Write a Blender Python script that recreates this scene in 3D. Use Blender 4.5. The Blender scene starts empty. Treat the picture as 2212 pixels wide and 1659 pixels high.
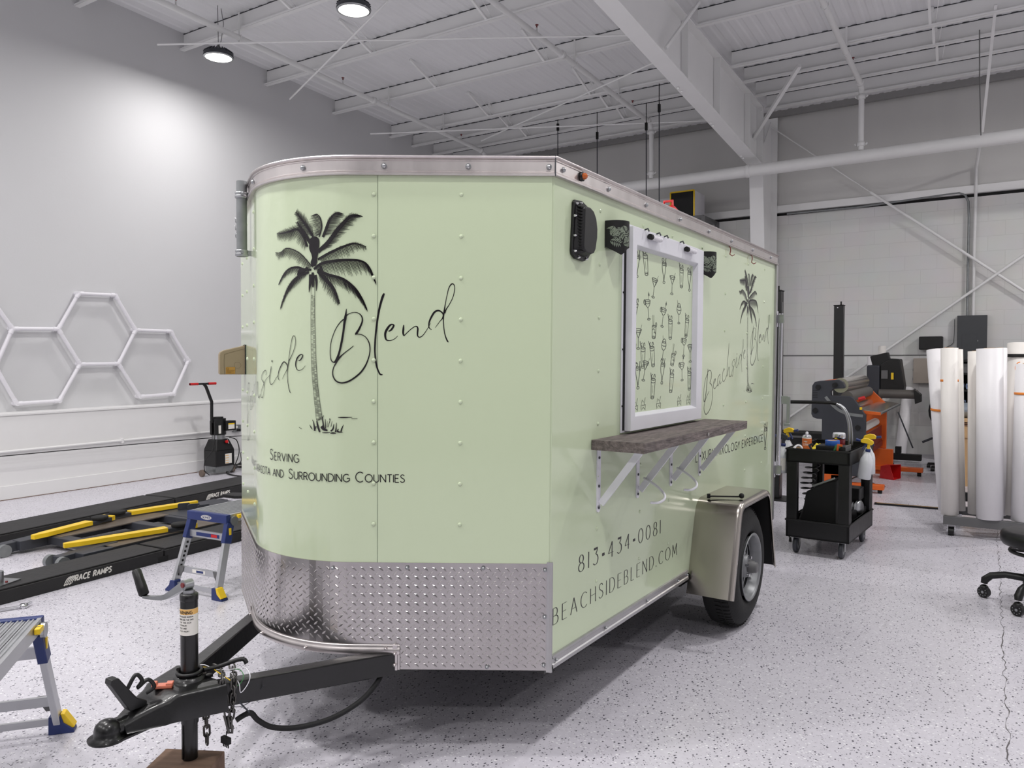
import bpy, math, random
from mathutils import Vector, Matrix
# ---------------------------------------------------------------- camera
C = bpy.context.scene
COL = C.collection
FPX, W0, H0 = 1665.0, 2212.0, 1659.0
YAW, HC = math.radians(32.5), 1.42
PITCH = math.atan((829.5-771.0)/FPX)
ROLL = math.atan(-.004)
fw = Vector((-math.sin(YAW)*math.cos(PITCH), math.cos(YAW)*math.cos(PITCH), -math.sin(PITCH)))
r0 = Vector((math.cos(YAW), math.sin(YAW), 0)); u0 = r0.cross(fw)
rt = math.cos(ROLL)*r0+math.sin(ROLL)*u0
up = -math.sin(ROLL)*r0+math.cos(ROLL)*u0
cam = bpy.data.objects.new('camera', bpy.data.cameras.new('camera'))
COL.objects.link(cam)
mw = Matrix((rt, up, -fw)).transposed().to_4x4(); mw.translation = (0, 0, HC)
cam.matrix_world = mw
cam.data.sensor_width = 36; cam.data.lens = 36*FPX/W0; cam.data.clip_end = 100; cam.data.clip_start = .02
C.camera = cam
EYE = Vector((0, 0, HC))
def ray(px, py): return fw+rt*((px-1106)/FPX)-up*((py-829.5)/FPX)
def onz(px, py, z=0.0):
    d = ray(px, py); return EYE+d*((z-HC)/d.z)
def onx(px, py, x):
    d = ray(px, py); return EYE+d*(x/d.x)
def ony(px, py, y):
    d = ray(px, py); return EYE+d*(y/d.y)
def ond(px, py, dep): return EYE+ray(px, py)*dep
# ---------------------------------------------------------------- view, world
C.view_settings.view_transform = 'Standard'; C.view_settings.look = 'None'
C.view_settings.gamma = 1; C.view_settings.exposure = EXPO = .13
C.view_settings.use_curve_mapping = False
w = bpy.data.worlds.new('world'); C.world = w; w.use_nodes = True
w.node_tree.nodes['Background'].inputs[0].default_value = (.8, .85, 1, 1)
w.node_tree.nodes['Background'].inputs[1].default_value = .1
random.seed(11)
PI = math.pi
# room
XL, YB, XR, YF = -8.75, 12.47, 6.5, -5.0
def roofz(y): return 5.53-.0422*(y-5.07)
# high-bay lamps (the light of the room)
LAMP_W = 56.0
pa, pb = onz(764, 20, 4.8), onz(472, 122, 4.9)
# x, y, height, share of the full power
LAMPS = [(pa.x, pa.y, 4.8, 1), (pb.x, pb.y, 4.9, .55), (.3, 5.3, 4.8, 1), (4.2, 7.0, 4.8, 1.3), (-7.6, .9, 4.9, .6), (-5.0, 1.2, 4.8, 1), (-2.8, .8, 4.8, 1), (.3, 1.3, 4.8, 1), (-7.4, -2.3, 4.8, 1), (-4.4, -2.3, 4.8, 1), (-1.5, -2.5, 4.8, 1), (2.2, -2.3, 4.8, 1), (2.9, 9.2, 4.8, 1.7)]  # far-right and last lamps: out of view, added to brighten the back and right

# ---------------------------------------------------------------- materials
def lin(c):
    c = c/255.0
    return c/12.92 if c <= .04045 else ((c+.055)/1.055)**2.4
def rgb(*c): return (lin(c[0]), lin(c[1]), lin(c[2]), 1)
def mat(name, col, rough=.5, metal=0.0, var=.04, scale=8.0, bump=0.0, bscale=40.0, coat=0.0, spec=.5, emis=None, estr=0, stretch=(1, 1, 1), trans=0.0, rv=0.0):
    m = bpy.data.materials.new(name); m.use_nodes = True; nt = m.node_tree; N = nt.nodes; L = nt.links
    b = N['Principled BSDF']
    tc = N.new('ShaderNodeTexCoord'); mp = N.new('ShaderNodeMapping'); mp.inputs['Scale'].default_value = stretch
    L.new(tc.outputs['Object'], mp.inputs['Vector'])
    nz = N.new('ShaderNodeTexNoise'); nz.inputs['Scale'].default_value = scale; nz.inputs['Detail'].default_value = 5
    L.new(mp.outputs['Vector'], nz.inputs['Vector'])
    mx = N.new('ShaderNodeMix'); mx.data_type = 'RGBA'
    c = rgb(*col)
    mx.inputs['A'].default_value = tuple(max(0, v*(1-var*2)) for v in c[:3])+(1,)
    mx.inputs['B'].default_value = tuple(min(1, v*(1+var*2)) for v in c[:3])+(1,)
    L.new(nz.outputs['Fac'], mx.inputs['Factor']); L.new(mx.outputs['Result'], b.inputs['Base Color'])
    b.inputs['Roughness'].default_value = rough; b.inputs['Metallic'].default_value = metal
    b.inputs['Specular IOR Level'].default_value = spec; b.inputs['Coat Weight'].default_value = coat; b.inputs['Coat Roughness'].default_value = .06
    if trans: b.inputs['Transmission Weight'].default_value = trans
    if rv:
        mr = N.new('ShaderNodeMapRange'); mr.inputs['To Min'].default_value = rough-rv; mr.inputs['To Max'].default_value = rough+rv
        L.new(nz.outputs['Fac'], mr.inputs['Value']); L.new(mr.outputs['Result'], b.inputs['Roughness'])
    if bump:
        n2 = N.new('ShaderNodeTexNoise'); n2.inputs['Scale'].default_value = bscale; n2.inputs['Detail'].default_value = 4
        L.new(mp.outputs['Vector'], n2.inputs['Vector'])
        bp = N.new('ShaderNodeBump'); bp.inputs['Strength'].default_value = bump; bp.inputs['Distance'].default_value = .01
        L.new(n2.outputs['Fac'], bp.inputs['Height']); L.new(bp.outputs['Normal'], b.inputs['Normal'])
    if emis:
        b.inputs['Emission Color'].default_value = rgb(*emis); b.inputs['Emission Strength'].default_value = estr
    return m
M = {}
M['wall'] = mat('painted drywall', (209, 209, 211), .75, var=.012, scale=1.2, bump=.05, bscale=60)
M['trimw'] = mat('white trim paint', (232, 231, 231), .5, var=.01)
M['roofp'] = mat('white painted decking', (236, 236, 238), .6, var=.02, scale=3)
M['steelw'] = mat('white painted steel', (240, 240, 240), .5, var=.015, scale=4)
M['pipe'] = mat('white pipe paint', (228, 228, 228), .4, var=.02)
M['gapdark'] = mat('grey eave girt', (150, 149, 148), .7)
M['black'] = mat('black plastic', (13, 13, 14), .42, var=.1, scale=20, rv=.06)
M['blackm'] = mat('matte black', (8, 8, 9), .7, var=.15)
M['rubber'] = mat('black rubber', (17, 17, 18), .75, var=.12, scale=30, bump=.15, bscale=90)
M['rampk'] = mat('scuffed black ramp foam', (30, 29, 30), .6, var=.3, scale=5, bump=.2, bscale=50, rv=.1)
M['steelk'] = mat('black painted steel', (11, 11, 12), .33, var=.3, scale=14, coat=.2, bump=.08, bscale=60, rv=.1)
M['greyk'] = mat('charcoal powder coat', (52, 54, 61), .5, var=.08, scale=10)
M['chrome'] = mat('bright chrome', (215, 215, 218), .14, 1.0, var=.04)
M['zinc'] = mat('zinc plated steel', (170, 172, 174), .34, 1.0, var=.1, scale=20)
M['alum'] = mat('extruded aluminium', (206, 200, 199), .36, 1.0, var=.05, scale=25, rv=.08, stretch=(1, 1, .2))
M['aluside'] = mat('mill aluminium', (188, 187, 188), .42, 1.0, var=.06, scale=18, rv=.06)
M['plate'] = mat('diamond plate aluminium', (186, 182, 181), .22, 1.0, var=.10, scale=7, rv=.07)
M['stainless'] = mat('brushed stainless', (186, 180, 172), .24, 1.0, var=.07, scale=5, rv=.06, stretch=(1, 1, .3))
M['green'] = mat('pale green vinyl wrap', (203, 216, 184), .12, var=.008, scale=2, coat=.25, bump=.008, bscale=3)
M['ink'] = mat('black vinyl print', (24, 20, 24), .3, var=.05)
M['inkg'] = mat('grey vinyl print', (70, 78, 66), .3, var=.05)
M['white'] = mat('white plastic', (232, 230, 236), .35, var=.02)
M['whitem'] = mat('white enamel', (226, 226, 232), .35, var=.02)
M['amber'] = mat('amber lens', (190, 90, 10), .12, var=.1, coat=.6)
M['redp'] = mat('red plastic', (196, 28, 30), .35, var=.06)
M['reddk'] = mat('dark red enamel', (120, 22, 26), .3, var=.06, coat=.4)
M['orange'] = mat('orange powder coat', (212, 96, 30), .4, var=.05)
M['orangeb'] = mat('orange tape', (240, 140, 50), .45, var=.04)
M['yellow'] = mat('yellow enamel', (240, 200, 36), .4, var=.07, scale=9, coat=.1)
M['navy'] = mat('navy blue plastic', (32, 48, 104), .4, var=.08)
M['blue'] = mat('blue tape', (40, 92, 176), .5, var=.04)
M['lalum'] = mat('platform aluminium', (196, 197, 200), .4, .85, var=.05, scale=12, rv=.06)
M['grey'] = mat('mid grey paint', (100, 100, 101), .5, var=.04)
M['dgrey'] = mat('dark grey panel paint', (66, 68, 72), .45, var=.03)
M['beige'] = mat('beige plastic', (150, 134, 108), .5, var=.03)
M['greige'] = mat('taupe enclosure', (160, 150, 140), .5, var=.03)
M['label'] = mat('white label paper', (235, 232, 225), .5, var=.02)
M['labely'] = mat('amber label paper', (232, 184, 108), .5, var=.03)
M['paper'] = mat('white vinyl roll', (240, 238, 240), .45, var=.012)
M['paperc'] = mat('cream vinyl roll', (238, 234, 229), .5, var=.02)
M['galv'] = mat('galvanised pipe', (140, 143, 144), .5, .7, var=.12, scale=20)
M['wood4'] = mat('rough sawn timber', (124, 100, 84), .8, var=.3, scale=5, bump=.35, bscale=24, stretch=(.35, 6, 6))
M['plank'] = mat('weathered grey board', (108, 99, 96), .75, var=.5, scale=9, bump=.6, bscale=18, stretch=(8, 1.2, 8))
M['pine'] = mat('pine lumber', (196, 160, 116), .7, var=.12, scale=6, stretch=(6, 6, .6))
M['towel'] = mat('yellow microfibre', (226, 208, 60), .9, var=.12, scale=30, bump=.3, bscale=120)
M['rim'] = mat('silver wheel paint', (132, 134, 136), .4, .4, var=.1, scale=20)
M['greenp'] = mat('green plastic', (60, 120, 70), .4)
M['greeni'] = mat('bright green ring', (30, 170, 90), .4)
M['clearp'] = mat('translucent bottle plastic', (216, 218, 222), .3, var=.02)
M['pinkref'] = mat('orange reflector', (216, 120, 92), .2, var=.12, scale=40, coat=.5)
M['steelr'] = mat('laminator roller steel', (208, 200, 192), .2, .9, var=.05)
M['roller'] = mat('grey rubber roller', (92, 88, 84), .5, var=.05)
M['lens'] = mat('lit lamp lens', (255, 255, 250), .3, emis=(255, 250, 240), estr=9)
M['chain'] = mat('worn chain steel', (96, 94, 92), .42, .9, var=.35, scale=40)
M['binblue'] = mat('pale blue bin', (140, 160, 200), .5)
M['skyl'] = mat('white carton', (235, 236, 238), .6)

def blockmat():
    m = bpy.data.materials.new('painted concrete block'); m.use_nodes = True; N = m.node_tree.nodes; L = m.node_tree.links; b = N['Principled BSDF']
    tc = N.new('ShaderNodeTexCoord'); sp = N.new('ShaderNodeSeparateXYZ'); cb = N.new('ShaderNodeCombineXYZ')
    L.new(tc.outputs['Object'], sp.inputs[0]); L.new(sp.outputs['X'], cb.inputs['X']); L.new(sp.outputs['Z'], cb.inputs['Y'])
    br = N.new('ShaderNodeTexBrick'); L.new(cb.outputs[0], br.inputs['Vector'])
    br.inputs['Scale'].default_value = 1; br.inputs['Brick Width'].default_value = .406; br.inputs['Row Height'].default_value = .2032
    br.inputs['Mortar Size'].default_value = .0035; br.inputs['Mortar Smooth'].default_value = .6
    br.inputs['Color1'].default_value = rgb(228, 228, 226); br.inputs['Color2'].default_value = rgb(231, 231, 229); br.inputs['Mortar'].default_value = rgb(219, 219, 217)
    nz = N.new('ShaderNodeTexNoise'); nz.inputs['Scale'].default_value = 2.5; nz.inputs['Detail'].default_value = 8
    mx = N.new('ShaderNodeMix'); mx.data_type = 'RGBA'; mx.blend_type = 'MULTIPLY'; mx.inputs['Factor'].default_value = .12
    L.new(tc.outputs['Object'], nz.inputs['Vector']); L.new(br.outputs['Color'], mx.inputs['A']); L.new(nz.outputs['Color'], mx.inputs['B'])
    L.new(mx.outputs['Result'], b.inputs['Base Color']); b.inputs['Roughness'].default_value = .7
    n2 = N.new('ShaderNodeTexNoise'); n2.inputs['Scale'].default_value = 60; L.new(tc.outputs['Object'], n2.inputs['Vector'])
    ad = N.new('ShaderNodeMath'); ad.operation = 'MULTIPLY_ADD'; ad.inputs[1].default_value = .15
    L.new(n2.outputs['Fac'], ad.inputs[0]); 
    iv = N.new('ShaderNodeMath'); iv.operation = 'SUBTRACT'; iv.inputs[0].default_value = 1; L.new(br.outputs['Fac'], iv.inputs[1]); L.new(iv.outputs[0], ad.inputs[2])
    bp = N.new('ShaderNodeBump'); bp.inputs['Strength'].default_value = .35; bp.inputs['Distance'].default_value = .005
    L.new(ad.outputs[0], bp.inputs['Height']); L.new(bp.outputs['Normal'], b.inputs['Normal'])
    return m
M['block'] = blockmat()
def vinylmat():
    m = mat('wall insulation facing', (214, 213, 211), .55, var=.03, scale=2.2, stretch=(1, 1, .3), bump=.25, bscale=5)
    return m
M['vinylw'] = vinylmat()
def floormat():
    m = bpy.data.materials.new('flake epoxy floor'); m.use_nodes = True; N = m.node_tree.nodes; L = m.node_tree.links; b = N['Principled BSDF']
    tc = N.new('ShaderNodeTexCoord'); co = tc.outputs['Object']
    def math_(op, a, v=None, c=None):
        n = N.new('ShaderNodeMath'); n.operation = op
        if a is not None:
            if hasattr(a, 'links'): L.new(a, n.inputs[0])
            else: n.inputs[0].default_value = a
        if v is not None:
            if hasattr(v, 'links'): L.new(v, n.inputs[1])
            else: n.inputs[1].default_value = v
        return n.outputs[0]
    def flakes(scale, dist, keep, stretch, rot):
        mp = N.new('ShaderNodeMapping'); mp.inputs['Scale'].default_value = stretch; mp.inputs['Rotation'].default_value = (0, 0, rot); L.new(co, mp.inputs['Vector'])
        wn = N.new('ShaderNodeTexNoise'); wn.inputs['Scale'].default_value = scale*1.3; L.new(mp.outputs[0], wn.inputs['Vector'])
        av = N.new('ShaderNodeVectorMath'); av.operation = 'MULTIPLY_ADD'; av.inputs[1].default_value = (.006, .006, 0)
        L.new(wn.outputs['Color'], av.inputs[0]); L.new(mp.outputs[0], av.inputs[2])
        v = N.new('ShaderNodeTexVoronoi'); v.voronoi_dimensions = '2D'; v.inputs['Scale'].default_value = scale; L.new(av.outputs[0], v.inputs['Vector'])
        sc = N.new('ShaderNodeSeparateColor'); L.new(v.outputs['Color'], sc.inputs[0])
        near = math_('LESS_THAN', v.outputs['Distance'], math_('MULTIPLY', sc.outputs['Green'], dist))
        kp = math_('LESS_THAN', sc.outputs['Red'], keep)
        return math_('MULTIPLY', near, kp)
    nz = N.new('ShaderNodeTexNoise'); nz.inputs['Scale'].default_value = 1.1; nz.inputs['Detail'].default_value = 6; L.new(co, nz.inputs['Vector'])
    base = N.new('ShaderNodeMix'); base.data_type = 'RGBA'; base.inputs['A'].default_value = rgb(204, 201, 210); base.inputs['B'].default_value = rgb(226, 223, 232)
    L.new(nz.outputs['Fac'], base.inputs['Factor'])
    n3 = N.new('ShaderNodeTexNoise'); n3.inputs['Scale'].default_value = 45; n3.inputs['Detail'].default_value = 3; L.new(co, n3.inputs['Vector'])
    m0 = N.new('ShaderNodeMix'); m0.data_type = 'RGBA'; m0.blend_type = 'MULTIPLY'; m0.inputs['Factor'].default_value = .18
    L.new(base.outputs['Result'], m0.inputs['A']); L.new(n3.outputs['Fac'], m0.inputs['B'])
    cur = m0.outputs['Result']
    for f, colr, am in ((flakes(62, .36, .26, (1, 1.5, 1), .4), (240, 240, 243), .8), (flakes(58, .34, .30, (1.4, 1, 1), .9), (50, 50, 64), .85), (flakes(90, .30, .24, (1, 1.6, 1), -.5), (90, 88, 100), .75), (flakes(24, .13, .10, (1, 3.2, 1), .3), (40, 38, 44), .8)):
        mm = N.new('ShaderNodeMix'); mm.data_type = 'RGBA'; L.new(math_('MULTIPLY', f, am), mm.inputs['Factor'])
        L.new(cur, mm.inputs['A']); mm.inputs['B'].default_value = rgb(*colr); cur = mm.outputs['Result']
    # tyre smudges, drawn out along one direction
    mp = N.new('ShaderNodeMapping'); mp.inputs['Scale'].default_value = (3.2, .55, 1); mp.inputs['Rotation'].default_value = (0, 0, .5); L.new(co, mp.inputs['Vector'])
    sm = N.new('ShaderNodeTexNoise'); sm.inputs['Scale'].default_value = 1.6; sm.inputs['Detail'].default_value = 9; sm.inputs['Roughness'].default_value = .72; L.new(mp.outputs[0], sm.inputs['Vector'])
    mr = N.new('ShaderNodeMapRange'); mr.inputs['From Min'].default_value = .6; mr.inputs['From Max'].default_value = .78; mr.inputs['To Max'].default_value = .5; L.new(sm.outputs['Fac'], mr.inputs['Value'])
    ms = N.new('ShaderNodeMix'); ms.data_type = 'RGBA'; L.new(mr.outputs[0], ms.inputs['Factor']); L.new(cur, ms.inputs['A']); ms.inputs['B'].default_value = rgb(96, 92, 92)
    L.new(ms.outputs['Result'], b.inputs['Base Color'])
    rr = N.new('ShaderNodeMapRange'); rr.inputs['To Min'].default_value = .16; rr.inputs['To Max'].default_value = .36; L.new(nz.outputs['Fac'], rr.inputs['Value']); L.new(rr.outputs[0], b.inputs['Roughness'])
    bp = N.new('ShaderNodeBump'); bp.inputs['Strength'].default_value = .06; bp.inputs['Distance'].default_value = .004; L.new(n3.outputs['Fac'], bp.inputs['Height']); L.new(bp.outputs[0], b.inputs['Normal'])
    return m
M['floor'] = floormat()

# ---------------------------------------------------------------- mesh tools
V3 = Vector
def wm(o):
    m = o.matrix_basis.copy()
    while o.parent is not None: o = o.parent; m = o.matrix_basis@m
    return m
class MB:
    def __init__(s): s.V = []; s.F = []; s.S = []; s.I = []
    def add(s, vs, fs, smooth=False, mi=0):
        o = len(s.V); s.V += [tuple(v) for v in vs]
        for f in fs: s.F.append(tuple(i+o for i in f)); s.S.append(smooth); s.I.append(mi)
        return s
    def box(s, p0, p1, R=None, about=None, mi=0):
        x0, y0, z0 = [min(a, b) for a, b in zip(p0, p1)]; x1, y1, z1 = [max(a, b) for a, b in zip(p0, p1)]
        vs = [V3(v) for v in ((x0, y0, z0), (x1, y0, z0), (x1, y1, z0), (x0, y1, z0), (x0, y0, z1), (x1, y0, z1), (x1, y1, z1), (x0, y1, z1))]
        if R is not None:
            c = V3(about) if about is not None else V3(((x0+x1)/2, (y0+y1)/2, (z0+z1)/2))
            vs = [c+R@(v-c) for v in vs]
        return s.add(vs, [(0, 3, 2, 1), (4, 5, 6, 7), (0, 1, 5, 4), (1, 2, 6, 5), (2, 3, 7, 6), (3, 0, 4, 7)], mi=mi)
    def cbox(s, c, d, R=None, mi=0):
        return s.box((c[0]-d[0]/2, c[1]-d[1]/2, c[2]-d[2]/2), (c[0]+d[0]/2, c[1]+d[1]/2, c[2]+d[2]/2), R, mi=mi)
    def bar(s, a, b, w, h, upv=(0, 0, 1), mi=0):
        a, b = V3(a), V3(b); d = (b-a); ln = d.length; d = d/ln; u = V3(upv)
        x = d.cross(u)
        if x.length < 1e-4: x = d.cross(V3((1, 0, 0)))
        x.normalize(); u = x.cross(d)
        vs = []
        for p in (a, b):
            for i, j in ((-1, -1), (1, -1), (1, 1), (-1, 1)): vs.append(p+x*(i*w/2)+u*(j*h/2))
        return s.add(vs, [(3, 2, 1, 0), (4, 5, 6, 7), (0, 1, 5, 4), (1, 2, 6, 5), (2, 3, 7, 6), (3, 0, 4, 7)], mi=mi)
    def frame(s, d):
        d = V3(d).normalized(); a = V3((0, 0, 1)) if abs(d.z) < .9 else V3((1, 0, 0))
        x = a.cross(d).normalized(); return x, d.cross(x)
    def cyl(s, a, b, r, r2=None, n=16, caps=True, mi=0, smooth=True):
        a, b = V3(a), V3(b); r2 = r if r2 is None else r2; x, y = s.frame(b-a)
        vs = [p+x*(q*math.cos(2*PI*i/n))+y*(q*math.sin(2*PI*i/n)) for p, q in ((a, r), (b, r2)) for i in range(n)]
        s.add(vs, [(i, (i+1) % n, n+(i+1) % n, n+i) for i in range(n)], smooth, mi)
        if caps: s.add(vs, [tuple(range(n-1, -1, -1)), tuple(range(n, 2*n))], False, mi)
        return s
    def tube(s, path, r, n=8, closed=False, mi=0, caps=True):
        P = [V3(p) for p in path]; m = len(P); rr = r if isinstance(r, (list, tuple)) else [r]*m
        vs = []; xprev = None
        for i, p in enumerate(P):
            if closed: d = P[(i+1) % m]-P[i-1]
            else: d = P[min(i+1, m-1)]-P[max(i-1, 0)]
            d.normalize()
            if xprev is None: x, y = s.frame(d)
            else:
                x = xprev-d*xprev.dot(d)
                if x.length < 1e-5: x, y = s.frame(d)
                x.normalize(); y = d.cross(x)
            xprev = x
            vs += [p+x*(rr[i]*math.cos(2*PI*k/n))+y*(rr[i]*math.sin(2*PI*k/n)) for k in range(n)]
        fs = []
        for i in range(m if closed else m-1):
            j = (i+1) % m
            for k in range(n): fs.append((i*n+k, i*n+(k+1) % n, j*n+(k+1) % n, j*n+k))
        s.add(vs, fs, True, mi)
        if caps and not closed: s.add(vs, [tuple(range(n-1, -1, -1)), tuple(range((m-1)*n, m*n))], False, mi)
        return s
    def lathe(s, prof, o=(0, 0, 0), ax=(0, 0, 1), n=24, mi=0, smooth=True):
        o = V3(o); ax = V3(ax).normalized(); x, y = s.frame(ax); vs = []; m = len(prof)
        for r, h in prof: vs += [o+ax*h+x*(r*math.cos(2*PI*k/n))+y*(r*math.sin(2*PI*k/n)) for k in range(n)]
        s.add(vs, [(i*n+k, i*n+(k+1) % n, (i+1)*n+(k+1) % n, (i+1)*n+k) for i in range(m-1) for k in range(n)], smooth, mi)
        return s
    def prism(s, poly, o, ux, uy, uz, t, mi=0):
        o, ux, uy, uz = V3(o), V3(ux), V3(uy), V3(uz); n = len(poly)
        vs = [o+ux*p[0]+uy*p[1]+uz*q for q in (0, t) for p in poly]
        return s.add(vs, [tuple(range(n-1, -1, -1)), tuple(range(n, 2*n))]+[(i, (i+1) % n, n+(i+1) % n, n+i) for i in range(n)], mi=mi)
    def ball(s, c, r, nu=12, nv=8, sc=(1, 1, 1), mi=0):
        c = V3(c); vs = []
        for j in range(nv+1):
            t = PI*j/nv
            for i in range(nu): vs.append(c+V3((r*sc[0]*math.sin(t)*math.cos(2*PI*i/nu), r*sc[1]*math.sin(t)*math.sin(2*PI*i/nu), r*sc[2]*math.cos(t))))
        return s.add(vs, [(j*nu+i, (j+1)*nu+i, (j+1)*nu+(i+1) % nu, j*nu+(i+1) % nu) for j in range(nv) for i in range(nu)], True, mi)
    def split(s, name, ms, parent, eps=.002, **kw):
        """every separate piece of this mesh as a part of its own"""
        par = list(range(len(s.V)))
        def find(a):
            while par[a] != a: par[a] = par[par[a]]; a = par[a]
            return a
        for f in s.F:
            for v in f[1:]: par[find(f[0])] = find(v)
        bb = {}
        for i, v in enumerate(s.V):
            r = find(i); b = bb.setdefault(r, [list(v), list(v)])
            for k in range(3): b[0][k] = min(b[0][k], v[k]); b[1][k] = max(b[1][k], v[k])
        keys = list(bb); ch = True
        grp = {k: k for k in keys}
        def g(a):
            while grp[a] != a: a = grp[a]
            return a
        while ch:
            ch = False
            for i, a in enumerate(keys):
                for b in keys[i+1:]:
                    ga, gb = g(a), g(b)
                    if ga == gb: continue
                    A, B = bb[ga], bb[gb]
                    if all(A[0][k]-eps <= B[1][k] and B[0][k]-eps <= A[1][k] for k in range(3)):
                        grp[gb] = ga; bb[ga] = [[min(A[0][k], B[0][k]) for k in range(3)], [max(A[1][k], B[1][k]) for k in range(3)]]; ch = True
        out = {}
        for f, sm, mi in zip(s.F, s.S, s.I):
            r = g(find(f[0])); o = out.setdefault(r, (MB(), {}))
            idx = []
            for v in f:
                if v not in o[1]: o[1][v] = len(o[0].V); o[0].V.append(s.V[v])
                idx.append(o[1][v])
            o[0].F.append(tuple(idx)); o[0].S.append(sm); o[0].I.append(mi)
        return [o[0].build(name, ms, parent, **kw) for o in out.values()]
    def build(s, name, ms, parent=None, bev=0, seg=2, world=None, smooth_angle=35, recalc=True):
        """parent: coordinates are the parent's own; world=True: coordinates are the room's"""
        me = bpy.data.meshes.new(name); vs = s.V
        org = V3((0, 0, 0))
        if parent is not None and world:
            inv = wm(parent).inverted(); vs = [tuple(inv@V3(v)) for v in vs]
        elif parent is None:
            if world is None: org = V3((sum(v[0] for v in vs)/len(vs), sum(v[1] for v in vs)/len(vs), min(v[2] for v in vs)))
            vs = [(v[0]-org.x, v[1]-org.y, v[2]-org.z) for v in vs]
        me.from_pydata(vs, [], s.F); me.polygons.foreach_set('use_smooth', s.S); me.polygons.foreach_set('material_index', s.I)
        if not isinstance(ms, (list, tuple)): ms = [ms]
        for m in ms: me.materials.append(m)
        me.update()
        o = bpy.data.objects.new(name, me); COL.objects.link(o)
        if parent is not None: o.parent = parent
        else: o.location = org
        if bev:
            md = o.modifiers.new('bevel', 'BEVEL'); md.width = bev; md.segments = seg; md.limit_method = 'ANGLE'; md.angle_limit = math.radians(40)
            md.harden_normals = False
        return o
def thing(name, label, cat, loc=(0, 0, 0), rz=0.0, group=None, mtx=None):
    o = bpy.data.objects.new(name, None); COL.objects.link(o); o.empty_display_size = .1
    o.matrix_basis = mtx if mtx is not None else (Matrix.Translation(V3(loc))@Matrix.Rotation(rz, 4, 'Z'))
    return tag(o, label, cat, group)
def tag(o, label, cat, group=None):
    o['label'] = label; o['category'] = cat
    if group: o['group'] = group
    return o
def struct(o): o['kind'] = 'structure'; return o
def tree_copy(o, parent=None):
    c = o.copy(); COL.objects.link(c)
    if parent is not None: c.parent = parent
    for ch in list(o.children): tree_copy(ch, c)
    return c
def RZ(a): return Matrix.Rotation(a, 3, 'Z')
def RX(a): return Matrix.Rotation(a, 3, 'X')
def RY(a): return Matrix.Rotation(a, 3, 'Y')
def spline(P, n=8, closed=False):
    P = [V3(p) if len(p) == 3 else V3((p[0], p[1], 0)) for p in P]; o = []; m = len(P)
    for i in range(m if closed else m-1):
        if closed: a, b, c, d = P[i-1], P[i], P[(i+1) % m], P[(i+2) % m]
        else: a, b, c, d = P[max(i-1, 0)], P[i], P[i+1], P[min(i+2, m-1)]
        for k in range(n):
            t = k/n; o.append(.5*((2*b)+(-a+c)*t+(2*a-5*b+4*c-d)*t*t+(-a+3*b-3*c+d)*t**3))
    if not closed: o.append(P[-1])
    return o
def rrect(w, h, r, n=4, cx=0, cy=0):
    o = []
    for sx, sy, a0 in ((1, 1, 0), (-1, 1, 90), (-1, -1, 180), (1, -1, 270)):
        for k in range(n+1):
            a = math.radians(a0+90*k/n); o.append((cx+sx*(w/2-r)+r*math.cos(a), cy+sy*(h/2-r)+r*math.sin(a)))
    return o
# ribbons: strokes of (a, b, width) laid on any surface through fn(a, b)
def ribbon(mb, pts, fn, smooth=True, n=6, mi=0):
    P = spline([(p[0], p[1], p[2]) for p in pts], n) if smooth and len(pts) > 2 else [V3(p) for p in pts]
    Q = [P[0]]
    for p in P[1:]:
        if math.hypot(p.x-Q[-1].x, p.y-Q[-1].y) > 1e-5: Q.append(p)
    if len(Q) < 2: return
    m = len(Q); vs = []
    for i, p in enumerate(Q):
        a, b = Q[max(i-1, 0)], Q[min(i+1, m-1)]; dx, dy = b.x-a.x, b.y-a.y; l = math.hypot(dx, dy) or 1e-9
        nx, ny = -dy/l*p.z/2, dx/l*p.z/2
        vs += [fn(p.x+nx, p.y+ny), fn(p.x-nx, p.y-ny)]
    mb.add(vs, [(2*i, 2*i+1, 2*i+3, 2*i+2) for i in range(m-1)], mi=mi)
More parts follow.
